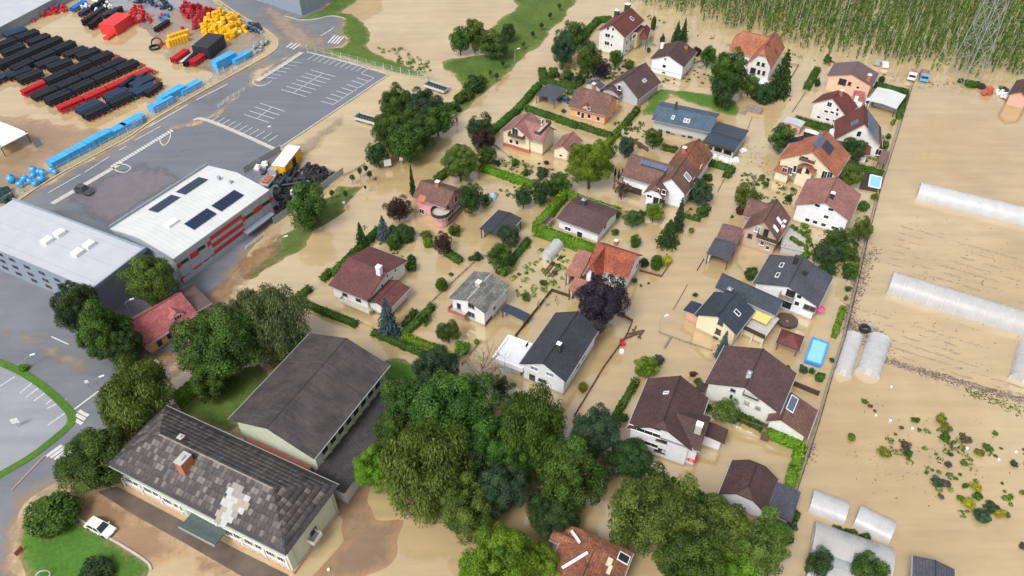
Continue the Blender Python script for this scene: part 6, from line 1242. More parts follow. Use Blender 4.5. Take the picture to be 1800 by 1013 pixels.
# ------------------------------------------------------------------ boundary walls, fences, lanes
def mkfence(name, label, pts, h, style='board', step=2.5, z0=0, mat='timber_grey', post='timber_grey', cat='fence', pw=.12, group=None, slats=0):
    P_ = [at(px, py, z0 + (h if z0 == 0 else 0)) for px, py in pts]; P_ = [Vector((p.x, p.y, z0)) for p in P_]
    c = P_[0]; root = empty(name, (c.x, c.y, 0), 0, label, cat, group); mats = M
    pm = MB().box(-pw/2, pw/2, -pw/2, pw/2, -1.1, h + .05).mesh('post', M[post]); first = True
    for a, b in zip(P_, P_[1:]):
        d = b - a; L = d.length; n = max(1, round(L / step)); d.normalize(); s_ = Vector((d.y, -d.x, 0)); ang = math.atan2(d.y, d.x); sl = L / n
        if style == 'board': mesh = MB().box(pw/2+.004, sl-pw/2-.004, -.03, .03, -1.0, h-.02).mesh('panel', M[mat])
        elif style == 'rail':
            mb = MB(); [mb.box(pw/2+.004, sl-pw/2-.004, -.03, .03, k*h-.12, k*h-.02) for k in (.45, .99)]; mesh = mb.mesh('rail', M[mat])
        elif style == 'slab': mesh = MB().box(-.05, sl-.054, -pw/2, pw/2, -1.0, h).mesh('wall_panel', M[mat])
        else:                      # wire mesh on a frame
            mb = MB(); k = 0
            while k < sl: mb.box(k, k+.03, -.012, .012, .05, h); k += .28
            for zz in (.08, h*.5, h-.05): mb.box(0, sl, -.014, .014, zz, zz+.04)
            mesh = mb.mesh('mesh_panel', M[mat])
        for i in range(n):
            p = a + d * (sl * i); q = link('panel' if style in ('board','slab') else 'rail', mesh, root); q.location = (p.x - c.x, p.y - c.y, z0); q.rotation_euler = (0, 0, ang)
            if style != 'slab': q = link('post', pm, root); q.location = (p.x - c.x, p.y - c.y, z0); q.rotation_euler = (0, 0, ang)
    if style != 'slab': q = link('post', pm, root); q.location = (P_[-1].x - c.x, P_[-1].y - c.y, z0)
    return root
P('fence_grey', (.30,.32,.34), rough=.6); P('wall_pale', (.46,.43,.38), rough=.85); P('green_wire', (.22,.36,.24), rough=.6); P('pale_wire', (.48,.50,.50), rough=.5)
P('lamp_white', (.7,.72,.74), rough=.4)
mkfence('boundary_wall', 'long narrow concrete boundary wall with dark fence between houses and flooded field', [(1381,912),(1409,826),(1437,740),(1460,660),(1483,590),(1502,510),(1521,425),(1545,330),(1580,218),(1607,130)], .6, 'slab', 4.0, mat='timber_grey', pw=.2, cat='wall')
mkfence('wire_fence', 'dark fence line right beside the long boundary wall', [(1385,914),(1413,828),(1441,741),(1464,660),(1487,590),(1506,510),(1525,425),(1549,330),(1584,218),(1610,132)], .85, 'rail', 4.0, mat='dark_wood', post='dark_wood')
mkfence('dark_fence', 'black board fence behind the dug plot left of the purple beech', [(906,588),(970,507),(1008,520)], .8, 'board', mat='dark_wood', post='dark_wood')
mkfence('garden_fence', 'brown fence from the purple beech down past the charcoal roofed house', [(1085,545),(1112,562),(1100,590),(1060,645),(1010,728)], .7, 'board', mat='brown_wood', post='dark_wood')
mkfence('garden_fence', 'thin brown fence from the street lamp to the blue spruce', [(1160,583),(1195,596),(1252,615)], .45, 'rail', mat='timber_grey'); mkfence('low_wall', 'short low wall stub branching off the thin brown fence', [(1179,592),(1168,610)], .45, 'slab', mat='timber_grey', pw=.35, cat='wall')
mkfence('corner_fence', 'brown fence round the yellow bush at the street corner', [(1125,474),(1163,484),(1180,458),(1172,446)], .5, 'board', mat='brown_wood', post='brown_wood')
mkfence('dark_fence', 'dark brown board fence under the vegetable bed right of the long house', [(1392,668),(1441,688)], 1.2, 'board', mat='dark_wood', post='dark_wood')
mkfence('path_fence', 'thin fence along the muddy path right of the wine red roof', [(700,590),(765,522),(832,460)], .5, 'rail', mat='timber_grey'); mkfence('path_fence', 'thin path fence by the thin bare twigs above the grove', [(812,638),(838,606)], .5, 'rail', mat='timber_grey')
mkfence('street_fence', 'thin fence on the lane by the large white house, upper part', [(1262,335),(1300,262),(1322,205)], .45, 'rail', mat='timber_grey'); mkfence('street_fence', 'fence with dark corner post right of the tall conifer', [(1383,110),(1404,113),(1388,140)], .6, 'rail', mat='dark_wood', post='dark_wood')
mkfence('street_fence', 'thin leaning fence beside the pink and cream houses hedge', [(1417,160),(1393,195)], .5, 'rail', mat='timber_grey'); mkfence('street_fence', 'short dark fence in front of the terracotta roofed house garden', [(1300,360),(1330,305)], .45, 'rail', mat='timber_grey')
mkfence('low_fence', 'fallen fence line on the flooded lane left of the navy roof', [(1184,543),(1208,500)], .35, 'rail', mat='timber_grey'); mkfence('low_fence', 'low fence from carport post down the lane, beside the mauve garage', [(1226,473),(1237,455)], .4, 'rail', mat='dark_wood', post='dark_wood')
mkfence('hedge_fence', 'dark low fence at the end of the lane hedge below the large white house', [(1203,378),(1231,388)], .5, 'board', mat='dark_wood', post='dark_wood'); mkfence('brown_fence', 'reddish brown board fence in front of the long blue grey roofed building', [(1108,240),(1140,260)], 1.2, 'board', mat='brown_wood', post='brown_wood')
mkfence('thin_fence', 'thin fence at the lower plot of the checkered roof house', [(838,445),(870,452)], .5, 'rail', mat='timber_grey'); mkfence('thin_fence', 'thin fence across the front of the yellow house garden', [(862,248),(905,282)], .3, 'rail', mat='hedge' if 'hedge' in M else 'timber_grey')
# works fences
mkfence('mesh_fence', 'pale green mesh fence along the upper edge of the car park', [(541,90),(600,104),(660,120),(720,134),(765,142)], 1.9, 'wire', 3.0, z0=.1, mat='green_wire', post='pale_wire')
mkfence('mesh_fence', 'wire fence in front of the blue wrapped pallets along the road', [(0,362),(84,312),(180,262),(226,236),(262,208),(330,170),(385,141),(432,112)], 1.5, 'wire', 3.0, z0=.15, mat='pale_wire', post='pale_wire')
mkfence('mesh_fence', 'grey fence on the court side of the tyre yard', [(430,304),(455,288),(494,266)], 1.6, 'board', 3.0, z0=.1, mat='fence_grey', post='steel'); mkfence('mesh_fence', 'grey fence on the road side of the tyre yard', [(482,394),(512,372)], 1.6, 'board', 3.0, z0=.1, mat='fence_grey', post='steel')
mkfence('mesh_fence', 'grey fence on the meadow side of the tyre yard near the saplings', [(554,344),(580,322),(604,305)], 1.6, 'board', 3.0, z0=.1, mat='fence_grey', post='steel')
mkfence('barrier', 'row of pale barrier boards on the car park entrance island', [(385,189),(402,176),(430,160)], .9, 'wire', 2.0, z0=.2, mat='lamp_white', post='lamp_white', cat='barrier')
mkfence('barrier', 'pale guard rail along the traffic island of the car park', [(461,134),(495,113),(524,94)], .8, 'rail', 2.0, z0=.22, mat='fence_grey', post='fence_grey', cat='barrier')
mkfence('barrier', 'white sliding gate panels by the blue container', [(357,148),(372,137),(394,125)], 1.2, 'wire', 2.0, z0=.15, mat='lamp_white', post='lamp_white', cat='gate')
mkfence('yard_fence', 'wire fence round the bend behind the yellow pile', [(425,46),(450,55),(468,66),(472,74)], 1.3, 'wire', 3.0, z0=.1, mat='pale_wire', post='pale_wire'); mkfence('flood_rail', 'dark rail from the fence end to the roadside clump', [(604,307),(625,296),(641,286)], .5, 'rail', mat='timber_grey')
mkfence('handrail', 'pale handrail on the bank below the works hall', [(433,438),(465,414)], .7, 'rail', z0=.1, mat='lamp_white', post='lamp_white', cat='rail')
# ------------------------------------------------------------------ pipe storage
RNG = np.random.default_rng(21); random.seed(21)
def place(proto, px, py, rz, label, cat, group=None, z0=0.0, name=None, tilt=None):
    o, kids = proto; r = o.copy(); r.name = name or o.name; COL.objects.link(r); p = at(px, py, z0); r.location = p; r.rotation_euler = (tilt[0], tilt[1], rz) if tilt else (0, 0, rz)
    for c in kids:
        k = c.copy(); COL.objects.link(k); k.parent = r
    return tag(r, label, cat, group)
def kill(proto):
    for c in proto[1]: D.objects.remove(c)
    D.objects.remove(proto[0])
def bundle(mat, cols, rows, L=6.3, r=.26, frame='timber_orange', base=.35):
    root = empty('pipe_bundle'); kids = []
    for j in range(rows):
        mb = MB()
        for i in range(cols): y = (i - (cols - 1) / 2) * r * 2.04; mb.pipe((-L/2, y, base + r + j * r * 2.1), (L/2, y, base + r + j * r * 2.1), r, 8)
        kids.append(mb.build('pipe_layer', M[mat], root, recalc=False))
    fr = MB(); w = cols * r * 1.04 + .08; h = base + rows * r * 2.1 + .1
    for x in (-L*.36, -L*.12, L*.12, L*.36):
        fr.box(x-.08, x+.08, -w-.75, w+.75, base-.13, base-.004); fr.box(x-.05, x+.05, -w-.07, -w, -.3, base+.5); fr.box(x-.05, x+.05, w, w+.07, -.3, base+.5)
    fr.box(-L*.42, L*.42, -w-.02, -w+.18, -.2, base-.16); fr.box(-L*.42, L*.42, w-.18, w+.02, -.2, base-.16)
    kids.append(fr.build('timber_frame', M[frame], root, recalc=False)); return root, kids
PB = {k: bundle(m_, c, rw, r=rr) for k, (m_, c, rw, rr) in dict(black=('black_plastic',2,3,.29), black2=('black_plastic',2,2,.33), red=('red_plastic',3,2,.34), red2=('red_plastic',2,2,.42), blue=('blue_plastic',3,2,.3), dark3=('navy_plastic' if P('navy_plastic', (.025,.05,.095), rough=.4) else '',2,2,.32)).items()}
ends = [(130,205),(205,240),(295,268),(380,300),(465,320),(560,350),(650,385),(745,405),(835,430),(930,470),(1025,495),(1120,545),(1140,600),(1155,655)]
starts = [(-260,320),(-260,400),(-230,470),(-200,530),(-150,590),(-60,640),(20,620),(100,655),(170,730),(245,760),(350,800),(440,850),(545,880),(620,910)]
ORD = 'first second third fourth fifth sixth seventh eighth ninth tenth eleventh twelfth thirteenth fourteenth fifteenth sixteenth'.split()
rackm = MB(); [rackm.bar((x,-1.8,z_),(x,1.8,z_),.16) for x in (-1.2,-.4,.4) for z_ in (.2,.7)]; [rackm.bar((-1.6,y,.45),(1.0,y,.45),.2) for y in (-1.6,-.5,.6,1.6)]; rackm = rackm.mesh('timber_rack', M['timber_orange'])
reds = {(6,6):'red',(7,4):'red2',(8,3):'red2',(11,0):'red',(11,1):'red',(11,2):'red',(11,3):'red2',(12,3):'red',(12,4):'red2',(13,5):'blue',(13,4):'dark3',(12,5):'black'}
for i, (e, s_) in enumerate(zip(ends, starts)):
    a, b_ = at(*p1((0,0), *e), 0), at(*p1((0,0), *s_), 0); d = b_ - a; L = d.length; n = max(2, int(L / 6.2)); d.normalize(); ang = math.atan2(d.y, d.x); side = Vector((-d.y, d.x, 0))
    if i > 5: rk = link('timber_rack', rackm, None); rk.location = a + d * .2; rk.rotation_euler = (0, 0, ang); tag(rk, f'orange timber rack at the left end of the {ORD[13-i]} pipe row from the road', 'rack')
    for k in range(n):
        run = random.choice(['black','black','black2','dark3']) if k == 0 or random.random() < .3 else run; kind = reds.get((i, k)) or run; p = a + d * (3.2 + k * L / n); px, py = proj(p)
        if px < -25: continue
        col = {'red':'red','red2':'bright red','blue':'bright blue'}.get(kind, 'black')
        for s2 in ((0,) if kind in ('red','red2','blue') else (-.78, .72)):
            q = p + side * s2; pp = proj(q)
            lb = {'red':'bundle of red pipes strapped in timber frames in the pipe yard','red2':'stack of thick red pipes lying among the black rows','blue':'bright blue pipe bundle at the front corner of the pipe yard'}.get(kind, f'black pipe bundle, {ORD[min(n-1-k, 15)]} from right in the {ORD[13-i]} row from the road, ' + ('near half' if s2 < 0 else 'far half'))
            place(PB[kind], *pp, ang + random.uniform(-.03, .03), lb, 'pipes', {'red':'red pipe bundles','red2':'thick red pipe stacks'}.get(kind, 'black pipe bundles in rows') if kind != 'blue' else None, name='pipe_bundle')
# loose stacks farther back in the yard
ang0 = math.atan2(*(lambda v: (v.y, v.x))(at(*p1((0,0),1120,545)) - at(*p1((0,0),640,930))))
for x, y, k_, lb in [(680,170,'black','black pipe stack left of the red pallets, lower'),(720,195,'black','black pipe stack touching the red pallets, front'),(650,105,'dark3','dark blue pipe stack behind the black ones, left'),(700,75,'dark3','dark blue pipe stack behind the black ones, middle'),(760,95,'dark3','dark blue pipe stack behind the black ones, right'),(740,60,'black','black pipe stack at the back of the dark blue ones'),(830,120,'dark3','dark blue pipe stack near the tall red pile'),(1210,215,'black2','two loose black pipes lying in the flooded yard'),(590,65,'blue','bright blue bundle at the back of the yard'),(1150,690,'black2','black pipes apart at the right end of the rows'),(870,125,'black','dark stack between blue grey pipes and tall red pile'),(1420,465,'black2','dark pipes beside the white ones near the black crate'),(1480,462,'red','red pipes at the right of the dark ones near the black crate'),(1345,440,'red','red pipes beside the white pipes'),(1000,700,'dark3','dark blue stack near the end of the red rows'),(960,650,'black','black stack right of the red pair'),(1060,590,'dark3','dark blue stack under the single long red pipe')]:
    place(PB[k_], *p1((0,0), x, y), ang0 + random.uniform(-.1,.1), lb, 'pipes', name='pipe_bundle')
for pr_ in PB.values(): kill(pr_)
mb = MB(); [mb.pipe((-3, i*.5-.5, .3), (3, i*.5-.5, .3), .24, 8) for i in range(3)]; o = mb.build('white_pipes', M['white_paint'], recalc=False, label='three white pipes beside the red ones in the yard', cat='pipes'); p = at(*p1((0,0),1385,437)); o.location = p; o.rotation_euler = (0,0,ang0)
# big pallets and crates
def crate(name, label, cat, px, py, L, Wd, H, mat, rz, ribs=6, cap=None):
    p = at(px, py, 0); r = empty(name, p, rz, label, cat); MB().box(-L/2, L/2, -Wd/2, Wd/2, .1, H).build('load', M[mat], r)
    mb = MB(); 
    for i in range(ribs + 1): x = -L/2 + L * i / ribs; mb.box(x-.04, x+.04, -Wd/2-.05, -Wd/2-.003, 0, H+.05); mb.box(x-.04, x+.04, Wd/2+.003, Wd/2+.05, 0, H+.05); mb.box(x-.04, x+.04, -Wd/2-.05, Wd/2+.05, H+.003, H+.06)
    mb.build('strap', M[cap or mat], r, recalc=False)
    mb = MB(); [mb.box(-L/2, L/2, y-.08, y+.08, -.3, .096) for y in (-Wd/2+.2, 0, Wd/2-.2)]; mb.build('skid', M['timber_orange'], r, recalc=False); return r
P('blue_dark', (.03,.16,.40), rough=.3); P('blue_wrap', (.05,.34,.70), rough=.22, var=.2, scale=.8); P('red_wrap', (.62,.03,.03), rough=.35)
crate('red_pallets', 'bright red wrapped pallet stack in the middle of the yard', 'crate', *p1((0,0),880,215), 8.5, 5.2, 3.0, 'red_wrap', ang0, 5); crate('red_pallets', 'low red pallet at the foot of the red wrapped stack', 'crate', *p1((0,0),828,272), 5, 1.6, .7, 'red_wrap', ang0, 3)
crate('black_crate', 'large black pipe stack beside the yellow pile', 'crate', *p1((300,0),300,390), 8.5, 5.0, 3.6, 'black_plastic', ang0, 5, 'rubber')
for i, (o_, x, y, L, h, lb) in enumerate([((0,220),480,268,6.6,1.7,'long blue wrapped pallet next to the blue balls'),((0,220),612,200,6.6,1.8,'blue wrapped pallet, second up the road from the blue balls'),((0,220),738,132,6.6,1.9,'blue wrapped pallet with raised top, third up the road'),((0,220),868,66,6.0,1.5,'blue wrapped pallet, fourth up the road'),((0,220),975,12,6.0,1.4,'blue wrapped pallet, fifth up the road'),
    ((0,0),990,925,6.4,1.5,'blue wrapped pallet just left of the dark debris heap'),((0,0),1205,795,6.4,1.7,'blue wrapped pallet just right of the dark debris heap'),((0,0),1285,728,7.5,2.0,'tall blue wrapped pallet, second from the gate'),((0,0),1415,670,6.6,1.4,'blue wrapped pallet nearest the yard gate'),((300,0),405,487,7.0,2.6,'large blue wrapped container beside the white gate'),((300,0),525,447,6.0,1.5,'low blue pallet right of the large blue container')]):
    a_ = at(*p1((0,220),480,268)); b_ = at(*p1((0,220),868,66)); rz = math.atan2(b_.y - a_.y, b_.x - a_.x) + (0 if i < 5 else .04); crate('blue_pallet', lb, 'pallet', *p1(o_, x, y), L, 2.2, h, 'blue_wrap', rz, 6, 'sky_blue')
def cylmesh(r, h, n=10, ring=None):
    mb = MB(); (mb.pipe((0,0,0), (0,0,h), r, n, ring) if ring else mb.cyl((0,0,0), (0,0,h), r, n=n)); return mb
def one(name, mesh, px, py, z0, rz, label, cat, group=None, sc_=1, tilt=(0,0), mat=None):
    o = link(name, mesh, None, mat); o.location = at(px, py, z0); o.rotation_euler = (tilt[0], tilt[1], rz); o.scale = (sc_,)*3; return tag(o, label, cat, group)
# round blue tanks
bm = bmesh.new(); bmesh.ops.create_uvsphere(bm, u_segments=16, v_segments=10, radius=1.0); me = D.meshes.new('blue_tank'); bm.to_mesh(me); bm.free(); me.polygons.foreach_set('use_smooth', [True]*len(me.polygons)); me.materials.append(M['blue_wrap'])
lid = MB().cyl((0,0,.94), (0,0,1.12), .3, n=10).mesh('lid', M['blue_dark'])
for x, y, r, lb in [(80,400,34,'largest round blue tank, standing alone at the left'),(148,438,29,'round blue tank at the front of the pile, left one'),(180,395,27,'round blue tank behind the front left one'),(220,412,23,'small round blue tank in the middle of the front row'),(245,330,27,'round blue tank at the back of the pile'),(245,372,24,'round blue tank in the centre of the pile'),(260,432,25,'round blue tank at the fence, front right'),(305,395,30,'large round blue tank at the right front'),(318,350,25,'round blue tank at the right back'),(288,345,22,'small round blue tank between the two back ones'),(382,330,24,'round blue tank next to the long blue pallet'),(408,348,20,'small round blue tank at the fence by the long blue pallet')]:
    q = p1((0,220), x, y); rr = r / 4.222 * mpp(*q); o = one('blue_tank', me, *q, rr * .9, 0, lb, 'tank', 'round blue tanks by the fence', rr, (random.uniform(-.5,.5), random.uniform(-.5,.5))); c = link('lid', lid, o)
dk = cylmesh(.6, 1.2).mesh('green_barrel', P('dark_green', (.015,.05,.045), rough=.4))
for i in range(26):
    x, y = random.uniform(-20, 115), random.uniform(465, 560)
    if y > 470 + (x+20)*.2: one('green_barrel', dk, *p1((0,220), x, y + (20 if x < 50 else 0)), 0, 0, 'dark green barrel in the dense group behind the fence', 'barrel', 'dark green barrels by the road fence')
# heaps of coloured fittings and coils
yd = cylmesh(.55, 1.5).mesh('yellow_roll', M['yellow_plastic']); rd = cylmesh(.5, 1.3).mesh('red_roll', P('deep_red', (.33,.015,.03), rough=.4)); rf = cylmesh(.4, .8).mesh('red_drum', M['red_plastic']); bk = cylmesh(.55, .6, 10, .55).mesh('black_coil', M['navy_plastic']); bt = cylmesh(.5, 1.1).mesh('blue_drum', M['blue_dark']); wt = cylmesh(.4, .9).mesh('white_drum', M['lamp_white'])
def heap(poly, mesh, n, name, label, cat, group, hmax=2.5, o_=(0,0), lay=True, mat=None):
    pl = [p1(o_, *q) for q in poly]; W_ = wpoly(pl); lo, hi = W_.min(0), W_.max(0); k = 0; t = 0; rr = random.Random(n)
    while k < n and t < n * 40:
        t += 1; q = np.array([[rr.uniform(lo[0], hi[0]), rr.uniform(lo[1], hi[1])]]); s_ = sdist(q, W_)[0]
        if s_ < .2: continue
        zz = rr.uniform(0, min(hmax, s_ * 1.0)); o = link(name, mesh, None, mat); o.location = (q[0][0], q[0][1], zz); tl = rr.choice([0, math.pi/2]) if lay else 0; o.rotation_euler = (tl + rr.uniform(-.15,.15), rr.uniform(-.15,.15), rr.uniform(0, 3.1)); tag(o, label, cat, group); k += 1
heap([(230,215),(285,130),(360,105),(480,130),(535,190),(505,245),(430,300),(330,300),(250,290)], yd, 170, 'yellow_roll', 'yellow pipe fitting in the big yellow heap of the yard', 'pipe fitting', 'big yellow heap of pipe fittings', 3.2, (300,0))
heap([(385,270),(440,245),(500,250),(495,285),(400,308)], yd, 12, 'yellow_roll', 'yellow pipe fitting in the low tail of the big heap', 'pipe fitting', 'low yellow tail of the heap', .8, (300,0)); heap([(525,205),(565,205),(565,245),(530,245)], yd, 4, 'yellow_roll', 'yellow fitting beside the grey drums right of the heap', 'pipe fitting', 'yellow fittings by the grey drums', .8, (300,0))
for i in range(7):
    for j in range(2): one('yellow_roll', yd, *p1((0,0), 1262 + i*21 + j*8, 350 - i*7 - j*38), .05, 0, 'upright yellow pipe in the small yellow block of the yard', 'pipe', 'small block of upright yellow pipes', 1.35)
heap([(65,90),(110,35),(200,75),(330,95),(350,115),(285,130),(265,180),(200,235),(145,235),(165,165),(80,130)], rd, 100, 'red_roll', 'deep red pipe fitting in the long red heap', 'pipe fitting', 'long red heap of pipe fittings', 2.6, (300,0))
heap([(950,75),(1060,50),(1085,110),(1150,125),(1140,170),(1060,190),(980,180)], rf, 60, 'red_drum', 'red fitting in the tall red pile behind the wrapped stack', 'pipe fitting', 'tall red pile of fittings', 2.8)
heap([(950,-20),(1180,-10),(1300,55),(1290,90),(1220,85),(1140,50),(1040,45),(960,20)], bk, 60, 'black_coil', 'dark coil in the row of coils at the top edge of the yard', 'pipe coil', 'dark coils along the top of the yard', 1.5)
heap([(570,185),(650,180),(690,250),(640,262),(560,240)], bk, 34, 'black_coil', 'grey black coil right of the yellow heap', 'pipe coil', 'grey black coils right of the yellow heap', 1.2, (300,0)); heap([(600,350),(720,285),(735,320),(650,400),(590,405)], bk, 26, 'black_coil', 'grey coil inside the fence bend of the yard', 'pipe coil', 'grey coils in the fence bend', .8, (300,0), mat=M['fence_grey'])
heap([(1170,130),(1260,120),(1265,160),(1190,165)], bt, 6, 'blue_drum', 'blue fitting in the small red and blue group', 'pipe fitting', 'small group of blue fittings', .4); heap([(1175,115),(1260,118),(1240,140),(1180,145)], rf, 5, 'red_drum', 'red fitting in the small red and blue group', 'pipe fitting', 'small group of red fittings', .4)
heap([(290,75),(460,20),(530,100),(360,120),(300,150),(230,170)], rf, 50, 'red_drum', 'red fitting scattered beside the storage hall corner', 'pipe fitting', 'red fittings near the storage hall', 1.0); heap([(230,20),(420,0),(480,60),(280,130),(200,160)], bt, 46, 'blue_drum', 'dark blue fitting scattered beside the storage hall corner', 'pipe fitting', 'dark blue fittings near the storage hall', 1.2); heap([(640,10),(780,0),(870,90),(600,110),(560,150)], wt, 30, 'white_drum', 'white end cap among the dark blue pipe stacks', 'pipe fitting', 'white caps among the blue stacks', 1.6)
heap([(170,60),(290,40),(300,90),(180,110),(110,90)], cylmesh(.7,.5).mesh('brown_spool', P('spool_brown', (.13,.08,.05), rough=.8)), 26, 'brown_spool', 'brown spool in the dark heap by the storage hall', 'spool', 'brown spools by the storage hall', 1.6); heap([(-60,140),(60,150),(130,190),(60,230),(-60,215)], bt, 30, 'white_drum', 'pale grey fitting at the left edge by the storage hall', 'pipe fitting', 'pale grey fittings at the left edge', 1.0, mat=M['fence_grey'])
one('yellow_roll', yd, *p1((0,0),120,185), 0, .6, 'single yellow roll beside the pale tank near the storage hall', 'pipe', None, 1.2, (1.4,0)); one('white_tank', me, *p1((0,0),125,140), .8, 0, 'round white tank near the storage hall', 'tank', None, 1.2, mat=M['white_paint']); one('red_drum', rf, *p1((0,0),1356,222), 0, 0, 'single red drum between the long red heap and yellow block', 'drum', None, 1.3)
ring_ = MB().pipe((0,0,0),(0,0,.6),1.6,20,.8); one('large_ring', ring_.mesh('large_ring', M['black_plastic']), *p1((0,0),1162,320), .8, .6, 'upright black ring standing in the flooded yard', 'ring', None, 1, (1.35,0)); one('large_ring', D.meshes['large_ring'], *p1((0,0),1150,360), 0, 0, 'flat black ring lying in front of the upright one', 'ring')
one('red_drum', rf, *p1((0,0),1205,338), 0, 0, 'red drum next to the upright black ring', 'drum', None, 1.3)
# heap of black pipes and tyres behind the works hall
tube = MB().pipe((-2.4,0,0),(2.4,0,0),.32,9,.8).mesh('black_tube', M['black_plastic']); tyre = cylmesh(.75,.5,12,.55).mesh('tyre', M['rubber']); heap_l = [(565,165),(620,160)]
fl = [(505,365),(560,340),(700,290),(820,230),(960,330),(1000,260),(1225,380),(1080,520),(900,500),(890,640),(780,690),(760,480),(560,375)]
heap([(820,400),(930,380),(1060,420),(1100,470),(880,500),(800,470)], tube, 44, 'black_tube', 'black pipe in the jumble beside the yellow container', 'pipe', 'black pipes in the tyre yard', 1.4, (300,220), lay=False); heap([(700,330),(800,320),(960,330),(940,390),(760,370)], tube, 30, 'black_tube', 'black pipe right under the yellow container', 'pipe', 'black pipes under the yellow container', .9, (300,220), lay=False)
heap([(990,280),(1060,290),(1220,375),(1160,430),(1080,500),(990,420)], tyre, 62, 'tyre', 'black tyre or coil in the pile by the outer fence', 'tyre', 'black coils by the outer fence', 1.3, (300,220)); heap([(770,480),(880,500),(885,640),(860,670),(780,690)], tyre, 34, 'tyre', 'black tyre between works hall and broad green tree', 'tyre', 'tyres by the works hall wall', 1.0, (300,220)); heap([(690,340),(790,310),(800,370),(700,370)], tyre, 14, 'tyre', 'black tyre left of the yellow container', 'tyre', 'tyres left of the yellow container', .8, (300,220))
wb = MB().box(-1,1,-.7,.7,0,.5).box(-.6,.5,-.5,.5,.5,.9).mesh('pallet_load', M['lamp_white'])
for x, y, lb in ((650,320,'white scrap heap near the court fence'),(700,298,'brown and white scrap near the court fence'),(745,410,'white bags beside the small lorry'),(1010,438,'white object on the black pipes'),(940,430,'white buckets on the black pipes'),(905,497,'white box beside the broad green tree')): one('scrap', wb, *p1((300,220), x, y), .1, random.uniform(0,3), lb, 'scrap', None, random.uniform(.6,1.1))
r = empty('yellow_container', at(*p1((300,220),875,305), .1), ang0 + .02, 'yellow box container with white roof and a dark gap in its side', 'container'); MB().box(-4.2,4.2,-1.5,1.5,0,2.7).build('body', M['yellow_plastic'], r); MB().box(-4.3,4.3,-1.6,1.6,2.702,2.86).build('roof', M['white_paint'], r); MB().box(-.5,1.2,-1.56,-1.503,0,2.2).build('opening', M['rubber'], r); [MB().box(x-.05,x+.05,-1.58,-1.503,.05,2.65).build('rib', M['yellow_plastic'], r) for x in (-4.1,-3,-2,-1,2,3,4.1)]
# ------------------------------------------------------------------ vehicles
def car(label, px, py, rz, body, L=4.4, Wd=1.75, z0=0, suv=False, name='car', cat='car', sink=0):
    p = at(px, py, .7 + z0); r = empty(name, (p.x, p.y, z0 - sink), rz, label, cat); h1, h2 = (.78, 1.42) if not suv else (.95, 1.68); w = Wd / 2
    prof = [(-L/2,.32),(-L/2+.02,h1-.08),(-L/2+.25,h1),(-L*.26,h1+.04),(L*.18,h1+.02),(L/2-.25,h1-.14),(L/2-.02,h1-.3),(L/2,.32)]
    V = [(x, s*w*(.96 if z > .5 else 1), z) for s in (-1,1) for x, z in prof]; n = len(prof); MBv = MB().raw(V, [tuple(range(n)), tuple(range(2*n-1, n-1, -1))] + [(i, (i+1)%n, n+(i+1)%n, n+i) for i in range(n)]); MBv.build('body', body, r)
    a0, a1, b0, b1 = -L*.40, L*.24, -L*.28, L*.08; wt_ = w*.92; wr = w*.76
    V = [(a0,-wt_,h1+.03),(a1,-wt_,h1),(a1,wt_,h1),(a0,wt_,h1+.03),(b0,-wr,h2),(b1,-wr,h2-.02),(b1,wr,h2-.02),(b0,wr,h2)]; mk('window_glass', V, BOXF, M['glass'], r)
    MB().box(b0-.05, b1+.02, -wr-.02, wr+.02, h2+.003, h2+.05).build('roof', body, r)
    pil = MB(); 
    for s in (-1, 1): pil.bar((a0,s*wt_,h1+.03),(b0,s*wr,h2),.09); pil.bar((a1,s*wt_,h1),(b1,s*wr,h2),.08); pil.bar((-.25,s*(wt_+.02),h1),(-.3,s*(wr+.02),h2),.07)
    pil.build('pillar', body, r, recalc=False)
    for x in (-L*.31, L*.31):
        for s in (-1, 1): MB().cyl((x, s*(w-.2), .32), (x, s*(w+.02), .32), .32, n=14).build('wheel', M['rubber'], r)
    for s in (-1, 1): MB().box(L/2-.12, L/2+.01, s*w*.62-.2, s*w*.62+.2, .5, .64).build('headlight', M['lamp_white'], r); MB().box(-L/2-.01, -L/2+.1, s*w*.66-.15, s*w*.66+.15, .55, .72).build('tail_light', M['red_paint'], r); MB().box(a1-.35,a1-.15,s*(w+.02),s*(w+.18),h1,h1+.14).build('mirror', body, r)
    MB().box(L/2-.02,L/2+.03,-.26,.26,.36,.46).build('number_plate', M['white_paint'], r); return r
def head_px(a, b): A_, B2 = at(*a), at(*b); return math.atan2(B2.y - A_.y, B2.x - A_.x)
pw_ = plain('car_white', (.74,.76,.78), rough=.2, var=.02); pd = plain('car_dark', (.06,.062,.07), rough=.2, var=.05); pb_ = plain('car_blue', (.06,.11,.20), rough=.2, var=.05)
car('white saloon car parked on the muddy drive beside the grass island', 175, 926, head_px((158,918),(194,936)), pw_, 4.5, 1.8, .02)
car('dark grey car driving on the works court', 147, 334, head_px((136,331),(159,338)), pd, 4.2, 1.8, .11, True)
car('dark blue car half under water between carport and orange walled cottage', *p1((900,0),400,735), head_px((985,170),(1003,176)), pb_, 4.2, 1.75, 0, sink=.35)
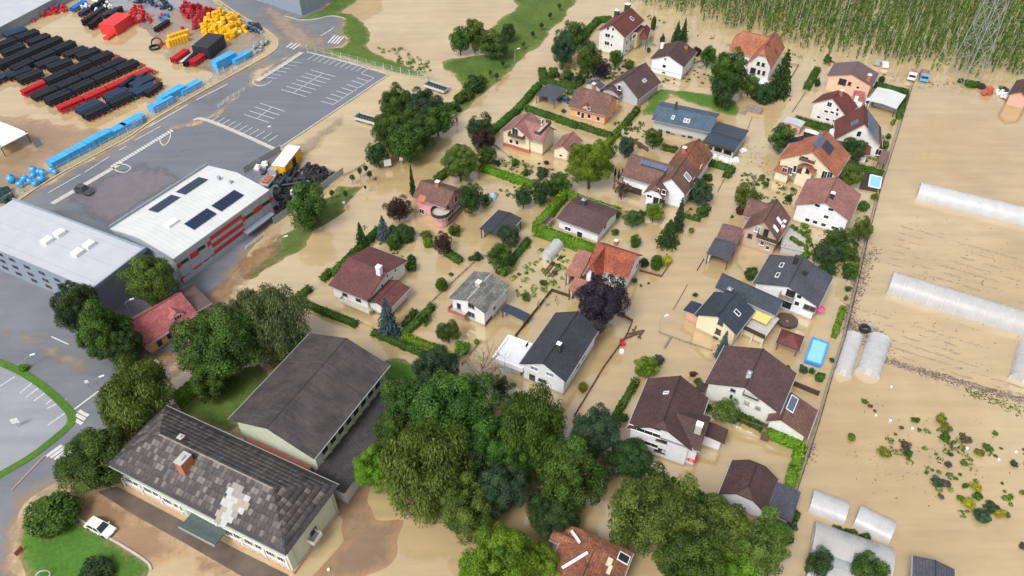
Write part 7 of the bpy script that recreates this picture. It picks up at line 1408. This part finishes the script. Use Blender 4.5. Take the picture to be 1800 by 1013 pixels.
def lorry(label, px, py, rz, cab, bed, z0=0, name='flatbed_lorry'):
    r = empty(name, at(px, py, 0), rz, label, 'lorry'); MB().box(1.2,2.7,-1,1,.4,2.0).build('cab', cab, r); MB().box(2.702,2.74,-.85,.85,1.2,1.85).build('windscreen', M['glass'], r); MB().box(-3,1.1,-1.05,1.05,.6,.8).build('bed', bed, r)
    mb = MB(); mb.box(-3,1.1,-1.1,-1.05,.8,1.25).box(-3,1.1,1.05,1.1,.8,1.25).box(-3.05,-3,-1.1,1.1,.8,1.25); mb.build('side_board', bed, r); MB().box(-2.4,.4,-.7,.6,.8,1.3).build('load', M['timber_orange'], r)
    for x in (-2, 1.9):
        for s in (-1,1): MB().cyl((x,s*.8,.3),(x,s*1.05,.3),.42,n=12).build('wheel', M['rubber'], r)
    return r
lorry('white flatbed truck with brown load at the top end of the boundary wall', 1603, 136, head_px((1606,128),(1600,144)), pw_, M['grey_frame']); lorry('flatbed truck with blue cab right of the white one', 1623, 138, head_px((1624,128),(1622,146)), plain('cab_blue',(.12,.35,.62),rough=.3), M['timber_grey'])
lorry('small lorry with white load behind the works hall', 476, 318, ang0, M['fence_grey'], M['lamp_white'])
def trailer(label, a, b, w=1.3, h=1.1):
    A_, B2 = at(*a), at(*b); L = (B2 - A_).length; r = empty('trailer', (A_ + B2) / 2, math.atan2((B2-A_).y, (B2-A_).x), label, 'trailer'); MB().box(-L/2,L/2,-w,w,.5,.62).build('bed', M['rubber'], r)
    mb = MB().box(-L/2,L/2,-w-.06,-w-.003,.4,h).box(-L/2,L/2,w+.003,w+.06,.4,h).box(-L/2-.06,-L/2-.003,-w-.06,w+.06,.4,h).box(L/2+.003,L/2+.06,-w-.06,w+.06,.4,h); mb.build('side_board', M['pale_wire'], r)
    mb = MB(); [mb.box(x-.03,x+.03,-w-.1,-w-.065,.4,h+.8) for x in [-L/2+L*k/8 for k in range(9)]]; mb.build('stake', M['grey_frame'], r)
    for x in (-L*.3,-L*.2,L*.3): 
        for s in (-1,1): MB().cyl((x,s*(w-.25),.1),(x,s*w,.1),.45,n=12).build('wheel', M['rubber'], r)
trailer('grey flatbed trailer standing in the flood left of the roadside tree clump', (628,208), (664,218)); trailer('grey flatbed trailer in the flood above the roadside tree clump', (750,151), (786,163))
# ------------------------------------------------------------------ lamps, signs, pylon
def lamp(label, bx, by, ty, arm=0.0, name='street_lamp', z0=0):
    b = at(bx, by, z0); h = min((abs(proj((b.x, b.y, k * .1))[1] - ty), k * .1) for k in range(8, 200))[1]; r = empty(name, b, .5, label, 'lamp'); MB().cyl((0,0,-1),(0,0,h),.09,.06,8).build('pole', M['steel'], r); MB().bar((0,0,h),(1.1,0,h+.15),.08).build('arm', M['steel'], r); MB().box(.8,1.6,-.15,.15,h+.1,h+.25).build('lamp_head', M['lamp_white'], r)
lamp('grey street lamp on the meadow verge', 905, 112, 88); lamp('street lamp between grey hall and small orange house', 234, 561, 531); lamp('street lamp with white head at the road junction', 176, 686, 668, z0=.1); lamp('lamp post on the grass verge below the works hall', 498, 443, 420); lamp('lamp post in the car park at its lower edge', 469, 242, 227, z0=.1); lamp('thin lamp post on the flooded street by the swimming fence', 1157, 585, 560)
lamp('street lamp in front of the curved grass strip of the big car park', 54, 645, 630, z0=.1); lamp('lamp post at the top of the lane near the clipped hedge', 790, 212, 206); 
def sign(label, x, y, w=1.2, h=1.0, mat='lamp_white', zz=1.6, rz=.3): r = empty('sign', at(x, y, zz) * Vector((1,1,0)) if False else (at(x,y,zz).x, at(x,y,zz).y, 0), rz, label, 'sign'); MB().cyl((0,0,-1),(0,0,zz),.05,n=6).build('pole', M['steel'], r); MB().box(-w/2,w/2,-.08,.02,zz-h/2,zz+h/2).build('board', M[mat], r)
sign('white box sign standing in the flood under the roadside clump', 681, 286, 1.6, 1.7); sign('small white sign right of the white box sign', 705, 279, .8, 1.0); sign('small dark sign post in the flood near the saplings', 642, 329, .5, .8, 'rubber'); sign('tiny dark post sign by the flooded road', 660, 315, .5, .8, 'brown_wood')
sign('white square sign on the big car park', 26, 740, 1.1, 1.0); sign('small white sign on the grass verge by the road', 604, 356, .5,.5); sign('white round sign at the crossing by the junction', 152, 671, .6, .6); sign('small red sign between tree clump and road', 803, 211, .4, 1.2, 'red_paint')
# lattice pylon in the hop field
pb0 = at(1693, 138, 0); r = empty('power_pylon', pb0, R_(20), 'grey lattice power pylon rising out of the hop field', 'pylon'); P('galvanised', (.34,.38,.40), rough=.5, metal=.3)
hts = [0, 5, 10, 15, 20, 25, 30, 35, 40]; wd = lambda z_: 3.1 - 2.3 * z_ / 40
def cs(z_): w = wd(z_); return [Vector((-w,-w,z_)), Vector((w,-w,z_)), Vector((w,w,z_)), Vector((-w,w,z_))]
legs = [MB() for _ in range(4)]; br = MB()
for z0_, z1_ in zip(hts, hts[1:]):
    c0_, c1_ = cs(z0_), cs(z1_)
    for i in range(4): legs[i].bar(c0_[i], c1_[i], .13); br.bar(c0_[i], c1_[(i+1)%4], .06); br.bar(c0_[(i+1)%4], c1_[i], .06); br.bar(c1_[i], c1_[(i+1)%4], .06)
for m_ in legs: m_.build('leg', M['galvanised'], r, recalc=False)
br.build('bracing', M['galvanised'], r, recalc=False)
for zz, w in ((30, 7), (35, 5.5)): 
    m_ = MB(); [m_.bar((0,s*.8,zz),(0,s*w,zz+.3),.2) and m_.bar((0,s*.8,zz+1.6),(0,s*w,zz+.3),.15) for s in (-1,1)]; m_.build('cross_arm', M['galvanised'], r, recalc=False)
# ------------------------------------------------------------------ greenhouses
def glassy(name, c, a):
    m, n, p = _new(name); p.inputs['Base Color'].default_value = (*c, 1); p.inputs['Roughness'].default_value = .35
    nn = _noise(n, .6, 4, .6, _pos(n)); r_ = _ramp(n, nn.outputs[0], [(.3, sc(c, .86)), (.7, sc(c, 1.05))]); n.links.new(r_.outputs[0], p.inputs['Base Color'])
    t = n.nodes.new('ShaderNodeBsdfTransparent'); mx = n.nodes.new('ShaderNodeMixShader'); mx.inputs[0].default_value = a; n.links.new(t.outputs[0], mx.inputs[1]); n.links.new(p.outputs[0], mx.inputs[2]); out = [q for q in n.nodes if q.type == 'OUTPUT_MATERIAL'][0]; n.links.new(mx.outputs[0], out.inputs[0]); return m
M['foil'] = glassy('greenhouse_foil', (.56,.57,.60), .68); M['foil2'] = glassy('greenhouse_foil_clear', (.53,.55,.58), .58)
def tunnel(label, A_, B_2, w, h, bay=2.0, mat='foil', cover=1.0, n=10, group=None):
    """arched foil tunnel; A_, B_2 photo points at the two ends of its centre line at the waterline"""
    a, b = at(*A_), at(*B_2); d = b - a; L = d.length; r = empty('greenhouse', a, math.atan2(d.y, d.x), label, 'greenhouse', group); nb = max(2, round(L / bay)); bl = L / nb
    arc = [(math.cos(t) * w / 2, max(-.6, math.sin(t) * h) if i not in (0, n) else -.6) for i, t in enumerate([math.pi * k / n for k in range(n + 1)])]
    for k in range(nb):
        x0, x1 = k * bl + .015, (k + 1) * bl - .015; V = [(x, y, z_ * (1 - .015 * (k % 2))) for x in (x0, x1) for y, z_ in arc]; mk('foil_bay' , V, [(i, i+1, n+2+i, n+1+i) for i in range(n)], M[mat], r, recalc=False, smooth=True)
    for x in (0, L): mk('end_wall', [(x, y, z_) for y, z_ in arc], [tuple(range(n + 1))], M[mat], r, recalc=False)
    mb = MB()
    for k in range(nb + 1):
        for i in range(n): mb.bar((k * bl, arc[i][0] * 1.01, arc[i][1] * 1.01 + .01), (k * bl, arc[i+1][0] * 1.01, arc[i+1][1] * 1.01 + .01), .05)
    mb.bar((0, 0, h + .03), (L, 0, h + .03), .05); mb.build('hoop', M['pale_wire'], r, recalc=False)
    mb = MB().box(-.05, .0, -.5, .5, -.5, 1.7); mb.build('door', M['pale_wire'], r); return r
tunnel('long foil tunnel in the upper right field, highest one', (1612,340), (1850,398), 5.0, 2.6, 2.4); tunnel('long foil tunnel with plants showing through, middle of the right field', (1562,502), (1850,590), 5.6, 2.9, 2.4, 'foil2')
tunnel('narrow foil tunnel beside the boundary wall, left of a pair', (1480,660), (1501,592), 3.0, 1.3, 1.6); tunnel('wide foil tunnel beside the narrow one near the boundary wall', (1524,660), (1545,598), 4.0, 1.7, 1.6)
tunnel('short foil tunnel right of the blue lean-to, upper left of two', (1425,881), (1486,904), 4.0, 1.5, 1.5); tunnel('short foil tunnel right of the blue lean-to, lower right of two', (1505,908), (1567,938), 4.0, 1.5, 1.5)
tunnel('foil tunnel cut by the right edge at the end of the debris line', (1800,676), (1815,615), 5.0, 2.4, 1.8); tunnel('big clear foil greenhouse at the bottom edge behind the vine row', (1424,955), (1560,1003), 6.5, 2.9, 2.6, 'foil2'); tunnel('second big foil greenhouse below, cut by the bottom edge', (1416,1002), (1540,1048), 6.5, 2.9, 2.6, 'foil2')
tunnel('small silver garden greenhouse in front of the clipped hedge', (958,458), (980,432), 2.7, 1.7, 1.0, 'foil'); 
# ------------------------------------------------------------------ pools, garden things
def pool(label, o_, c4, z_, rim, deckmat=None):
    q = [at(*p1(o_, *c), z_) for c in c4]; c = sum(q, Vector()) / 4; r = empty('swimming_pool', (c.x, c.y, 0), 0, label, 'pool'); loc = [(p.x - c.x, p.y - c.y) for p in q]; mk('pool_wall', [(x, y, -1) for x, y in loc] + [(x, y, z_) for x, y in loc], [(i, (i+1)%4, 4+(i+1)%4, 4+i) for i in range(4)], M[rim], r)
    mk('pool_water', [(x*.95, y*.95, z_-.12) for x, y in loc], [(0,1,2,3)], M['pool_water'], r); mb = MB(); [mb.bar((*loc[i], z_), (*loc[(i+1)%4], z_), .3, .14) for i in range(4)]; mb.build('pool_rim', M['lamp_white' if rim != 'blue_dark' else 'sky_blue'], r, recalc=False); return r
pool('above ground swimming pool with pale blue water beside the red gazebo', (1200,440), [(968,648),(1082,690),(1030,852),(910,815)], .9, 'blue_dark'); pool('swimming pool with white rim set in a dark wooden deck', (1200,220), [(1395,368),(1478,388),(1462,470),(1380,452)], .8, 'timber_grey')
dk_ = [at(*p1((1200,220), *c), .4) for c in ((1352,345),(1492,382),(1462,496),(1308,470))]; c = sum(dk_, Vector()) / 4; r = empty('pool_deck', (c.x, c.y, 0), 0, 'dark brown wooden deck round the white rimmed pool', 'deck'); A_, B2, C2, D2 = dk_
for i in range(12):
    t0_, t1_ = i / 12 + .003, (i + 1) / 12 - .003; V = [A_.lerp(B2, t0_), A_.lerp(B2, t1_), D2.lerp(C2, t1_), D2.lerp(C2, t0_)]; mk('deck_board', [(v.x - c.x, v.y - c.y, zz) for zz in (.40, .46) for v in V], BOXF, M['dark_wood'], r)
r = empty('trampoline', at(*p1((1200,440),770,535), .3), 0, 'round trampoline with sagging net behind the terrace house', 'trampoline'); mb = MB(); n = 20
for i in range(n): a = i*2*math.pi/n; a2 = (i+1)*2*math.pi/n; mb.bar((1.9*math.cos(a),1.9*math.sin(a),.5),(1.9*math.cos(a2),1.9*math.sin(a2),.5),.12); mb.bar((1.9*math.cos(a),1.9*math.sin(a),-1),(1.9*math.cos(a),1.9*math.sin(a),.9),.04) if i % 3 == 0 else None
mb.build('ring', M['rubber'], r, recalc=False); MB().cyl((0,0,.38),(0,0,.42),1.8,n=20).build('jump_mat', P('net_brown', (.07,.05,.04), rough=.8), r)
one('net_heap', cylmesh(.5,.1,8).mesh('net_heap', M['timber_orange']), *p1((1200,440),775,528), .75, 0, 'small pile of leaves on the trampoline', 'leaves', None, .55)
def umbrella(label, o_, x, y, mat): p = at(*p1(o_, x, y), 1.8); r = empty('parasol', (p.x, p.y, 0), 0, label, 'parasol'); MB().cyl((0,0,-1),(0,0,2),.04,n=6).build('pole', M['steel'], r); MB().cyl((0,0,1.6),(0,0,2.2),.95,.05,8).build('canopy', M[mat], r)
umbrella('pink parasol at the right corner of the slate purple roofed house', (1200,440), 1022, 428, 'pink_cloth'); umbrella('salmon parasol at the right corner of the three storey house', (900,660), 1338, 605, 'red_paint')
r = empty('swing_frame', at(*p1((1200,660),525,410)), R_(-25), 'brown swing frame with a small slide platform in the flooded lawn', 'swing'); mb = MB(); [mb.bar((x,0,-.8),(x,0,1.7),.12) for x in (-2.2,2)]; mb.bar((-2.2,0,1.65),(2,0,1.65),.12).bar((-2.2,0,1.65),(-3.2,.5,1.4),.1); mb.build('frame', M['brown_wood'], r, recalc=False); MB().box(1.3,2.5,-1.5,-.2,.3,.9).build('platform', M['brown_wood'], r)
r = empty('swing_frame', at(*p1((900,440),262,410)), R_(20), 'thin metal swing frame in the dug plot above the charcoal roof', 'swing'); mb = MB(); [mb.bar((x,s*.9,-.8),(x,0,1.9),.09) for x in (-1.8,1.8) for s in (-1,1)]; mb.bar((-1.8,0,1.9),(1.8,0,1.9),.09); mb.build('frame', M['timber_grey'], r, recalc=False); MB().box(-.4,.4,-.2,.2,.3,.38).build('seat', M['timber_grey'], r)
pl = MB(); [pl.bar((random.uniform(-1.5,1.5),random.uniform(-1,1),.05),(random.uniform(-3,3),random.uniform(-2,2),.3),.22) for _ in range(7)]; o = pl.build('drift_wood', M['brown_wood'], recalc=False, label='loose brown beams piled against the fence near the flooded street', cat='timber'); o.location = at(*p1((900,440),925,625))
one('red_chair', MB().box(-.4,.4,-.4,.4,0,.4).box(-.4,.4,.3,.4,.4,1.2).mesh('red_chair', M['red_paint']), *p1((900,440),820,700), .1, .4, 'red chair frame floating beside the brown fence', 'chair'); one('white_bag', me, *p1((900,440),815,750), .1, 0, 'white bag caught on the brown fence', 'bag', None, .5, mat=M['white_paint'])
for i, (x, y, s_, lb) in enumerate([(1567,680,.5,'white ball beside the wide foil tunnel'),(1565,739,.6,'white bucket in the field, middle of three'),(1540,730,.45,'white bucket at the end of the debris trail'),(1604,753,.5,'white bucket below the compact green bush'),(1700,788,.55,'white bucket left of the straggly clump'),(1756,808,.5,'white bucket beside a dark stone'),(1786,794,.45,'white bucket near the round dark bush'),(1554,440+0,.01,'')]):
    if s_ > .1: one('white_bucket', me, x, y, s_*.3, 0, lb, 'bucket', None, s_*.42, mat=M['white_paint'])
one('silver_dome', me, *p1((1200,0),598,628), .8, 0, 'small white rounded tent at the foot of the orange hipped house', 'tent', None, 1.6, mat=M['lamp_white'])
for i, (x, y, lb) in enumerate([(505,820,'left grey compost box on the flooded plot beside the meadow'),(555,835,'right grey compost box on the flooded plot beside the meadow'),(450,845,'small pale crate left of the two compost boxes')]): crate('compost_box', lb, 'box', *p1((1200,0), x, y), 1.8 if i < 2 else 1.0, 1.8 if i < 2 else 1.0, 1.2 if i < 2 else .5, 'timber_grey', R_(62), 3)
one('small_trailer', MB().box(-1.4,1.4,-.8,.8,.3,.9).box(-1.2,-.2,-.6,.6,.9,1.3).mesh('small_trailer', M['grey_frame']), *p1((1440,0),430,478), 0, 1.0, 'grey trailer at the hop field edge, left of a pair', 'trailer'); one('small_trailer', D.meshes['small_trailer'], *p1((1440,0),485,495), 0, 1.3, 'white trailer at the hop field edge, right of a pair', 'trailer', mat=M['lamp_white'])
car('white car half under water between red porch and tin shed', *p1((1440,0),365,745), R_(70), pw_, 3.6, 1.6, sink=.3)
one('red_tractor', MB().box(-1.3,.4,-.7,.7,.3,1.1).box(.2,1.3,-.8,.8,.3,1.9).cyl((.8,-1,.5),(.8,1,.5),.7,n=12).mesh('red_tractor', P('rust_red', (.40,.10,.06), rough=.6)), 1732, 166, 0, .4, 'rusty red machine near the small building at the right edge', 'machine'); tree(1706, 147, 14, 'small', 'green', 'low green bush heap at the foot of the power pylon', .35, 'shrub', 'shrub'); tree(1690,142,7,'bush','green','small bush left of the heap by the pylon',.7,'shrub','shrub'); tree(1765,158,9,'bush','teal','bush beside the small building at the right edge',.8,'shrub','shrub')
heap([(1135,620),(1220,640),(1215,670),(1140,650)], tyre, 8, 'tyre', 'dark tyre in the row right of the green bush heap', 'tyre', 'tyres by the hop field', .5, (1440,0)); heap([(1290,680),(1390,690),(1390,750),(1330,730)], wt, 12, 'white_drum', 'white container beside the small building at the right edge', 'container', 'white containers by the right edge', .5, (1440,0))
tyr = one('tyre', tyre, *p1((1440,440),335,592), .15, 0, 'single black tyre lying in the debris corner', 'tyre', None, 1.3); one('pallet_load', wb, *p1((1440,440),372,575), .05, .3, 'grey slab lying next to the single tyre', 'slab', None, .8, mat=M['fence_grey'])
for k, (x, y) in enumerate(z((1200,220), 290,250,330,262,362,270,390,262,240,235)): one('sandbag', wb, x, y, 0, k, 'white bag in the line below the dark garage block', 'bag', 'white bags below the garage block', .8, mat=M['white_paint'])
one('white_bag', wb, *p1((1200,220),448,195), .1, .4, 'white bag beside the corner of the dark garage block', 'bag', None, .8, mat=M['white_paint']); one('boat', me, *p1((900,220),808,48), .4, .9, 'pale blue covered round tub by the lane hedge', 'tub', None, .9, mat=M['lamp_white'])
one('round_tub', me, *p1((600,220),1122,535), .1, 0, 'pale green pond cover in the orchard right of the pink house', 'tub', None, 1.0, mat=M['pale_blue'])
one('notice', MB().box(-.6,.6,-.05,.05,0,.9).mesh('notice', M['rust_red']), *p1((0,773),148,838), .25, 1.2, 'small rusty box at the edge of the grass island', 'box'); one('stone', wb, *p1((0,773),250,685), .25, .3, 'small yellow stone under the clipped round bush', 'stone', None, .35, mat=M['cream_paint'])
one('arch', MB().pipe((0,0,0),(0,0,.12),.9,14,.85).mesh('arch', M['pale_wire']), *p1((0,773),318,1003), .9, .5, 'pale metal hoop on the grass island at the bottom edge', 'hoop', None, 1, (1.4,0)); one('white_disc', cylmesh(.35,.3).mesh('white_disc', M['lamp_white']), *p1((300,773),1172,967), .1, 0, 'white round lid floating in front of the school gable', 'lid', None, .6)
def planks(label, o_, c4, col, n): 
    q = [at(*p1(o_, *c), .15) for c in c4]; c = sum(q, Vector()) / 4; r = empty('raised_bed', (c.x, c.y, 0), 0, label, 'garden bed'); mb = MB(); [mb.bar((q[i].x-c.x,q[i].y-c.y,.1), (q[(i+1)%4].x-c.x,q[(i+1)%4].y-c.y,.1), .12, .4) for i in range(4)]; mb.build('board', M['brown_wood'], r, recalc=False); mk('soil', [(p.x-c.x, p.y-c.y, .16) for p in q], [(0,1,2,3)], M['soil'] if 'soil' in M else M['bark'], r)
planks('narrow raised garden bed left of the flat salmon porch', (900,440), [(232,165),(250,178),(320,100),(300,88)], 0, 3); planks('second raised garden bed nearest the flat salmon porch', (900,440), [(282,188),(305,195),(365,120),(345,105)], 0, 3)
for x, y, lb in ((340,115,'leafy green patch in the second raised bed, upper'),(318,165,'leafy green patch in the second raised bed, lower'),(300,100,'green herbs in the first raised bed'),(362,55,'grey green clump above the raised beds'),(480,245-0,'')):
    if lb: tree(*p1((900,440), x, y), 6, 'bush', 'green', lb, .6, 'plant', 'plant', trunk=False)
for i in range(9):
    q = p1((1200,220), 815 + (i % 5) * 28, 750 + (i % 5) * 18 + (i // 5) * 90); tree(*q, 6, 'bush', ('bright','olive')[i % 2], 'leafy plant growing on the planted terrace', .8, 'plant', 'plant', group='plants on the roof terrace', zc=2.6, trunk=False)
r_b = [(905,750),(930,790),(935,860),(915,905)]
for x, y in r_b: tree(*p1((1200,220), x, y), 8, 'bush', 'bright', 'bushy plant along the right rim of the planted terrace', .8, 'plant', 'plant', group='plants along the terrace rim', zc=2.4, trunk=False)
# people wading on the road
def person(label, px, py, top, legs_, rz=0):
    root = empty('person', at(px, py), rz, label, 'person'); me_ = D.meshes.new('body'); V = [(0,0,.55),(0,0,.85),(0,0,1.12),(0,0,1.22),(0,.01,1.36),(-.18,0,1.08),(-.24,.02,.82),(-.24,.10,.6),(.18,0,1.08),(.24,.02,.82),(.24,.10,.6),(-.09,0,.5),(-.10,.05,.1),(-.10,0,-.35),(.09,0,.5),(.10,-.05,.1),(.10,-.02,-.35)]
    E_ = [(0,1),(1,2),(2,3),(3,4),(2,5),(5,6),(6,7),(2,8),(8,9),(9,10),(0,11),(11,12),(12,13),(0,14),(14,15),(15,16)]; me_.from_pydata(V, E_, []); o = link('body', me_, root, top); o.modifiers.new('skin', 'SKIN'); rad = [.13,.13,.15,.055,.10,.065,.045,.035,.065,.045,.035,.09,.065,.045,.09,.065,.045]
    for k, sv in enumerate(me_.skin_vertices[0].data): sv.radius = (rad[k], rad[k]*.85); sv.use_root = (k == 0)
    s_ = o.modifiers.new('sub', 'SUBSURF'); s_.levels = s_.render_levels = 1
    MB().cyl((0,-.01,1.38),(0,-.02,1.49),.11,.07,10).build('hair', M['rubber'], root); 
    mb = MB(); [mb.cyl((x,0,-.4),(x*.95,0,.55),.075,.11,8) for x in (-.10,.10)]; mb.build('trousers', legs_, root)
person('person in dark clothes wading at the verge of the flooded road', 803, 214, P('cloth_dark',(.05,.05,.07),rough=.8), M['rubber'])
# ------------------------------------------------------------------ debris and small floating dirt
def litter(name, pts, n, size, mats, width, label, seed=1, zz=.02, cat='debris'):
    global RNG; RNG = np.random.default_rng(seed); P_ = np.array([at(*q)[:2] for q in pts]); sg = np.linalg.norm(np.diff(P_, axis=0), axis=1); t = RNG.uniform(0, sg.sum(), n); cs_ = np.concatenate([[0], np.cumsum(sg)]); k = np.clip(np.searchsorted(cs_, t) - 1, 0, len(sg) - 1); f = ((t - cs_[k]) / sg[k])[:, None]; c = P_[k] * (1 - f) + P_[k + 1] * f
    wv = np.array([width[int(min(len(width)-1, i))] for i in k]) if isinstance(width, (list, tuple)) else np.full(n, width); c = c + RNG.normal(size=(n, 2)) * (wv * .4)[:, None]
    V = []; F = []; T = []
    for i in range(n):
        L = size * RNG.uniform(.4, 1.8); w = size * RNG.uniform(.12, .35); a = RNG.uniform(0, 3.14); dx, dy = np.cos(a) * L / 2, np.sin(a) * L / 2; ex, ey = -np.sin(a) * w / 2, np.cos(a) * w / 2; h = RNG.uniform(.03, .16); x, y = c[i]; b = len(V)
        for z_ in (-.05, h): V += [(x-dx-ex, y-dy-ey, z_), (x+dx-ex, y+dy-ey, z_), (x+dx+ex, y+dy+ey, z_), (x-dx+ex, y-dy+ey, z_)]
        F += [tuple(q + b for q in ff) for ff in BOXF]; T += [RNG.random()] * 6
    return tag(link(name, np_mesh(name, np.array(V), np.array(F), np.array(T)), None, mats), label, cat, kind='stuff')
m, n, p = _new('debris'); a_ = n.nodes.new('ShaderNodeAttribute'); a_.attribute_name = 'tone'; r = _ramp(n, a_.outputs['Fac'], [(0,(.07,.045,.035)),(.35,(.20,.13,.09)),(.7,(.26,.22,.20)),(1,(.46,.36,.28))]); n.links.new(r.outputs[0], p.inputs['Base Color']); p.inputs['Roughness'].default_value = .9; M['debris'] = m
P('stub', (.30,.235,.16), rough=.9)
litter('debris', [(1545,628),(1600,648),(1650,662),(1700,676),(1800,705)], 1500, .32, M['debris'], 1.0, 'line of floating brown debris across the flooded field', 3)
litter('debris', [(1492,572),(1510,578),(1530,590),(1545,612)], 1500, .3, M['debris'], 3.2, 'thick raft of rubble and wood beside the two small tunnels', 4)
litter('debris', [(1530,440),(1518,470),(1508,505),(1495,540),(1490,575)], 900, .35, M['debris'], [2.6,2.4,1.8,1.6], 'grey debris strip washed against the boundary wall', 5)
litter('debris', [(1420,805),(1426,785)], 90, .35, M['debris'], 1.2, 'small grey debris fan at the foot of the boundary wall', 6)
litter('floating_twigs', [(1620,400),(1790,470),(1600,480),(1790,560),(1560,560),(1750,620)], 260, .2, M['debris'], 9, 'small twigs and crop stubs scattered over the right field', 7)
litter('floating_twigs', [(1500,700),(1700,790),(1500,820),(1600,860),(1780,800)], 160, .2, M['debris'], 7, 'small twigs drifting in the lower right field', 8)
litter('floating_twigs', [(1050,170),(1290,240),(1380,330)], 200, .35, M['debris'], 4, 'scattered garden debris in the upper gardens', 9); litter('floating_twigs', [(1540,130),(1640,145),(1790,160)], 120, .5, M['debris'], 2.5, 'wood and scrap scattered along the hop field edge', 10)
litter('crop_stubs', [(1702,690),(1740,700),(1800,724)], 170, .3, LM['olive'], 1.8, 'rows of small crop plants just above the water, right edge', 11, cat='crop')

# low garden growth round the flooded plots: ground cover nobody could count
def cover(label, pts, n, mat, size=.32, seed=1, zmax=.45, name='garden_plants'):
    global RNG; RNG = np.random.default_rng(seed); W_ = wpoly(pts); lo, hi = W_.min(0), W_.max(0); c = RNG.uniform(lo, hi, (n * 3, 2)); c = c[sdist(c, W_) > 0][:n]
    m_ = len(c); k = 16; id_ = np.repeat(np.arange(m_), k); R2 = RNG.uniform(.15, .75, m_)[id_]; d = unit(RNG.normal(size=(m_ * k, 3))); d[:, 2] = np.abs(d[:, 2]); Pc = np.column_stack([c[id_] + d[:, :2] * R2[:, None], d[:, 2] * zmax * R2 * 1.6])
    V, F, T = leafquads(Pc, unit(d + RNG.normal(size=d.shape) * .4), size, RNG.uniform(.1, .8, m_)[id_] + RNG.normal(size=m_ * k) * .2, 1.5); return tag(link(name, np_mesh(name, V, F, T), None, LM[mat]), label, 'plants', kind='stuff')
for i, (lb, pts, n, mt) in enumerate([('low plants drowned in the gardens round the white house by the twin conifers',[(1140,75),(1260,105),(1245,150),(1160,150)],60,'olive'),('low plants below the pale yellow house and orchard',[(870,270),(1000,300),(990,360),(860,345)],80,'green'),('low plants beside the long clipped road hedge',[(640,400),(720,440),(700,470),(620,450)],30,'green'),
  ('vegetable tufts between checkered roof and clipped hedge',[(890,430),(1000,440),(990,520),(905,520)],60,'bright'),('low plants in the front garden by the street cluster',[(1300,300),(1400,330),(1390,360),(1310,345)],50,'olive'),('low plants in the orchard beside the boundary wall',[(1405,440),(1515,400),(1500,490),(1430,480)],150,'green'),('low plants by the lane of the large white house',[(1220,330),(1260,300),(1245,380),(1205,385)],50,'green'),
  ('rough plants along the lower side lane',[(1385,870),(1400,880),(1388,960),(1370,960)],40,'green'),('low plants under the gable house hedge and solar roof',[(1400,225),(1470,225),(1560,240),(1550,330),(1480,280)],90,'olive'),('low plants on the plot below the blue grey roof',[(1080,215),(1140,215),(1130,260),(1080,270)],60,'green'),('low plants in the garden of the tall grey house',[(960,120),(1060,120),(1100,90),(1110,130),(1040,150),(960,145)],110,'green'),
  ('faint submerged growth along the meadow waterline',[(655,85),(700,80),(770,120),(735,132)],60,'olive'),('weeds at the foot of the hop rows',[(1130,20),(1300,70),(1500,118),(1680,148),(1680,155),(1290,85),(1120,30)],90,'olive'),('weeds in the field garden between the clumps',[(1540,770),(1660,740),(1790,800),(1780,900),(1700,920),(1640,870)],60,'olive')]): cover(lb, pts, n, mt, seed=40 + i)

V = []; F = []; RNG = np.random.default_rng(9)
for r_ in range(22):
    a, b = np.array(at(1585 - r_ * 5.0, 398 + r_ * 10.5)[:2]), np.array(at(1840, 470 + r_ * 12.5)[:2]); n = 110
    if 8 <= r_ <= 13: continue
    for t in np.sort(RNG.random(n)):
        if wob(t * 40, r_ * 3.0, 5, 1) < -.12: continue
        x, y = a + (b - a) * t + RNG.normal(size=2) * .12; w = RNG.uniform(.05, .16); k = len(V); L = RNG.uniform(.1, .45); V += [(x-L, y-w, .012), (x+L, y-w-L*.3, .012), (x+L, y+w-L*.3, .02), (x-L, y+w, .02)]; F.append((k, k+1, k+2, k+3))
tag(link('crop_rows', np_mesh('crop_rows', np.array(V), np.array(F)), None, M['stub']), 'faint parallel rows of drowned crops in the upper right field', 'crop', kind='stuff')
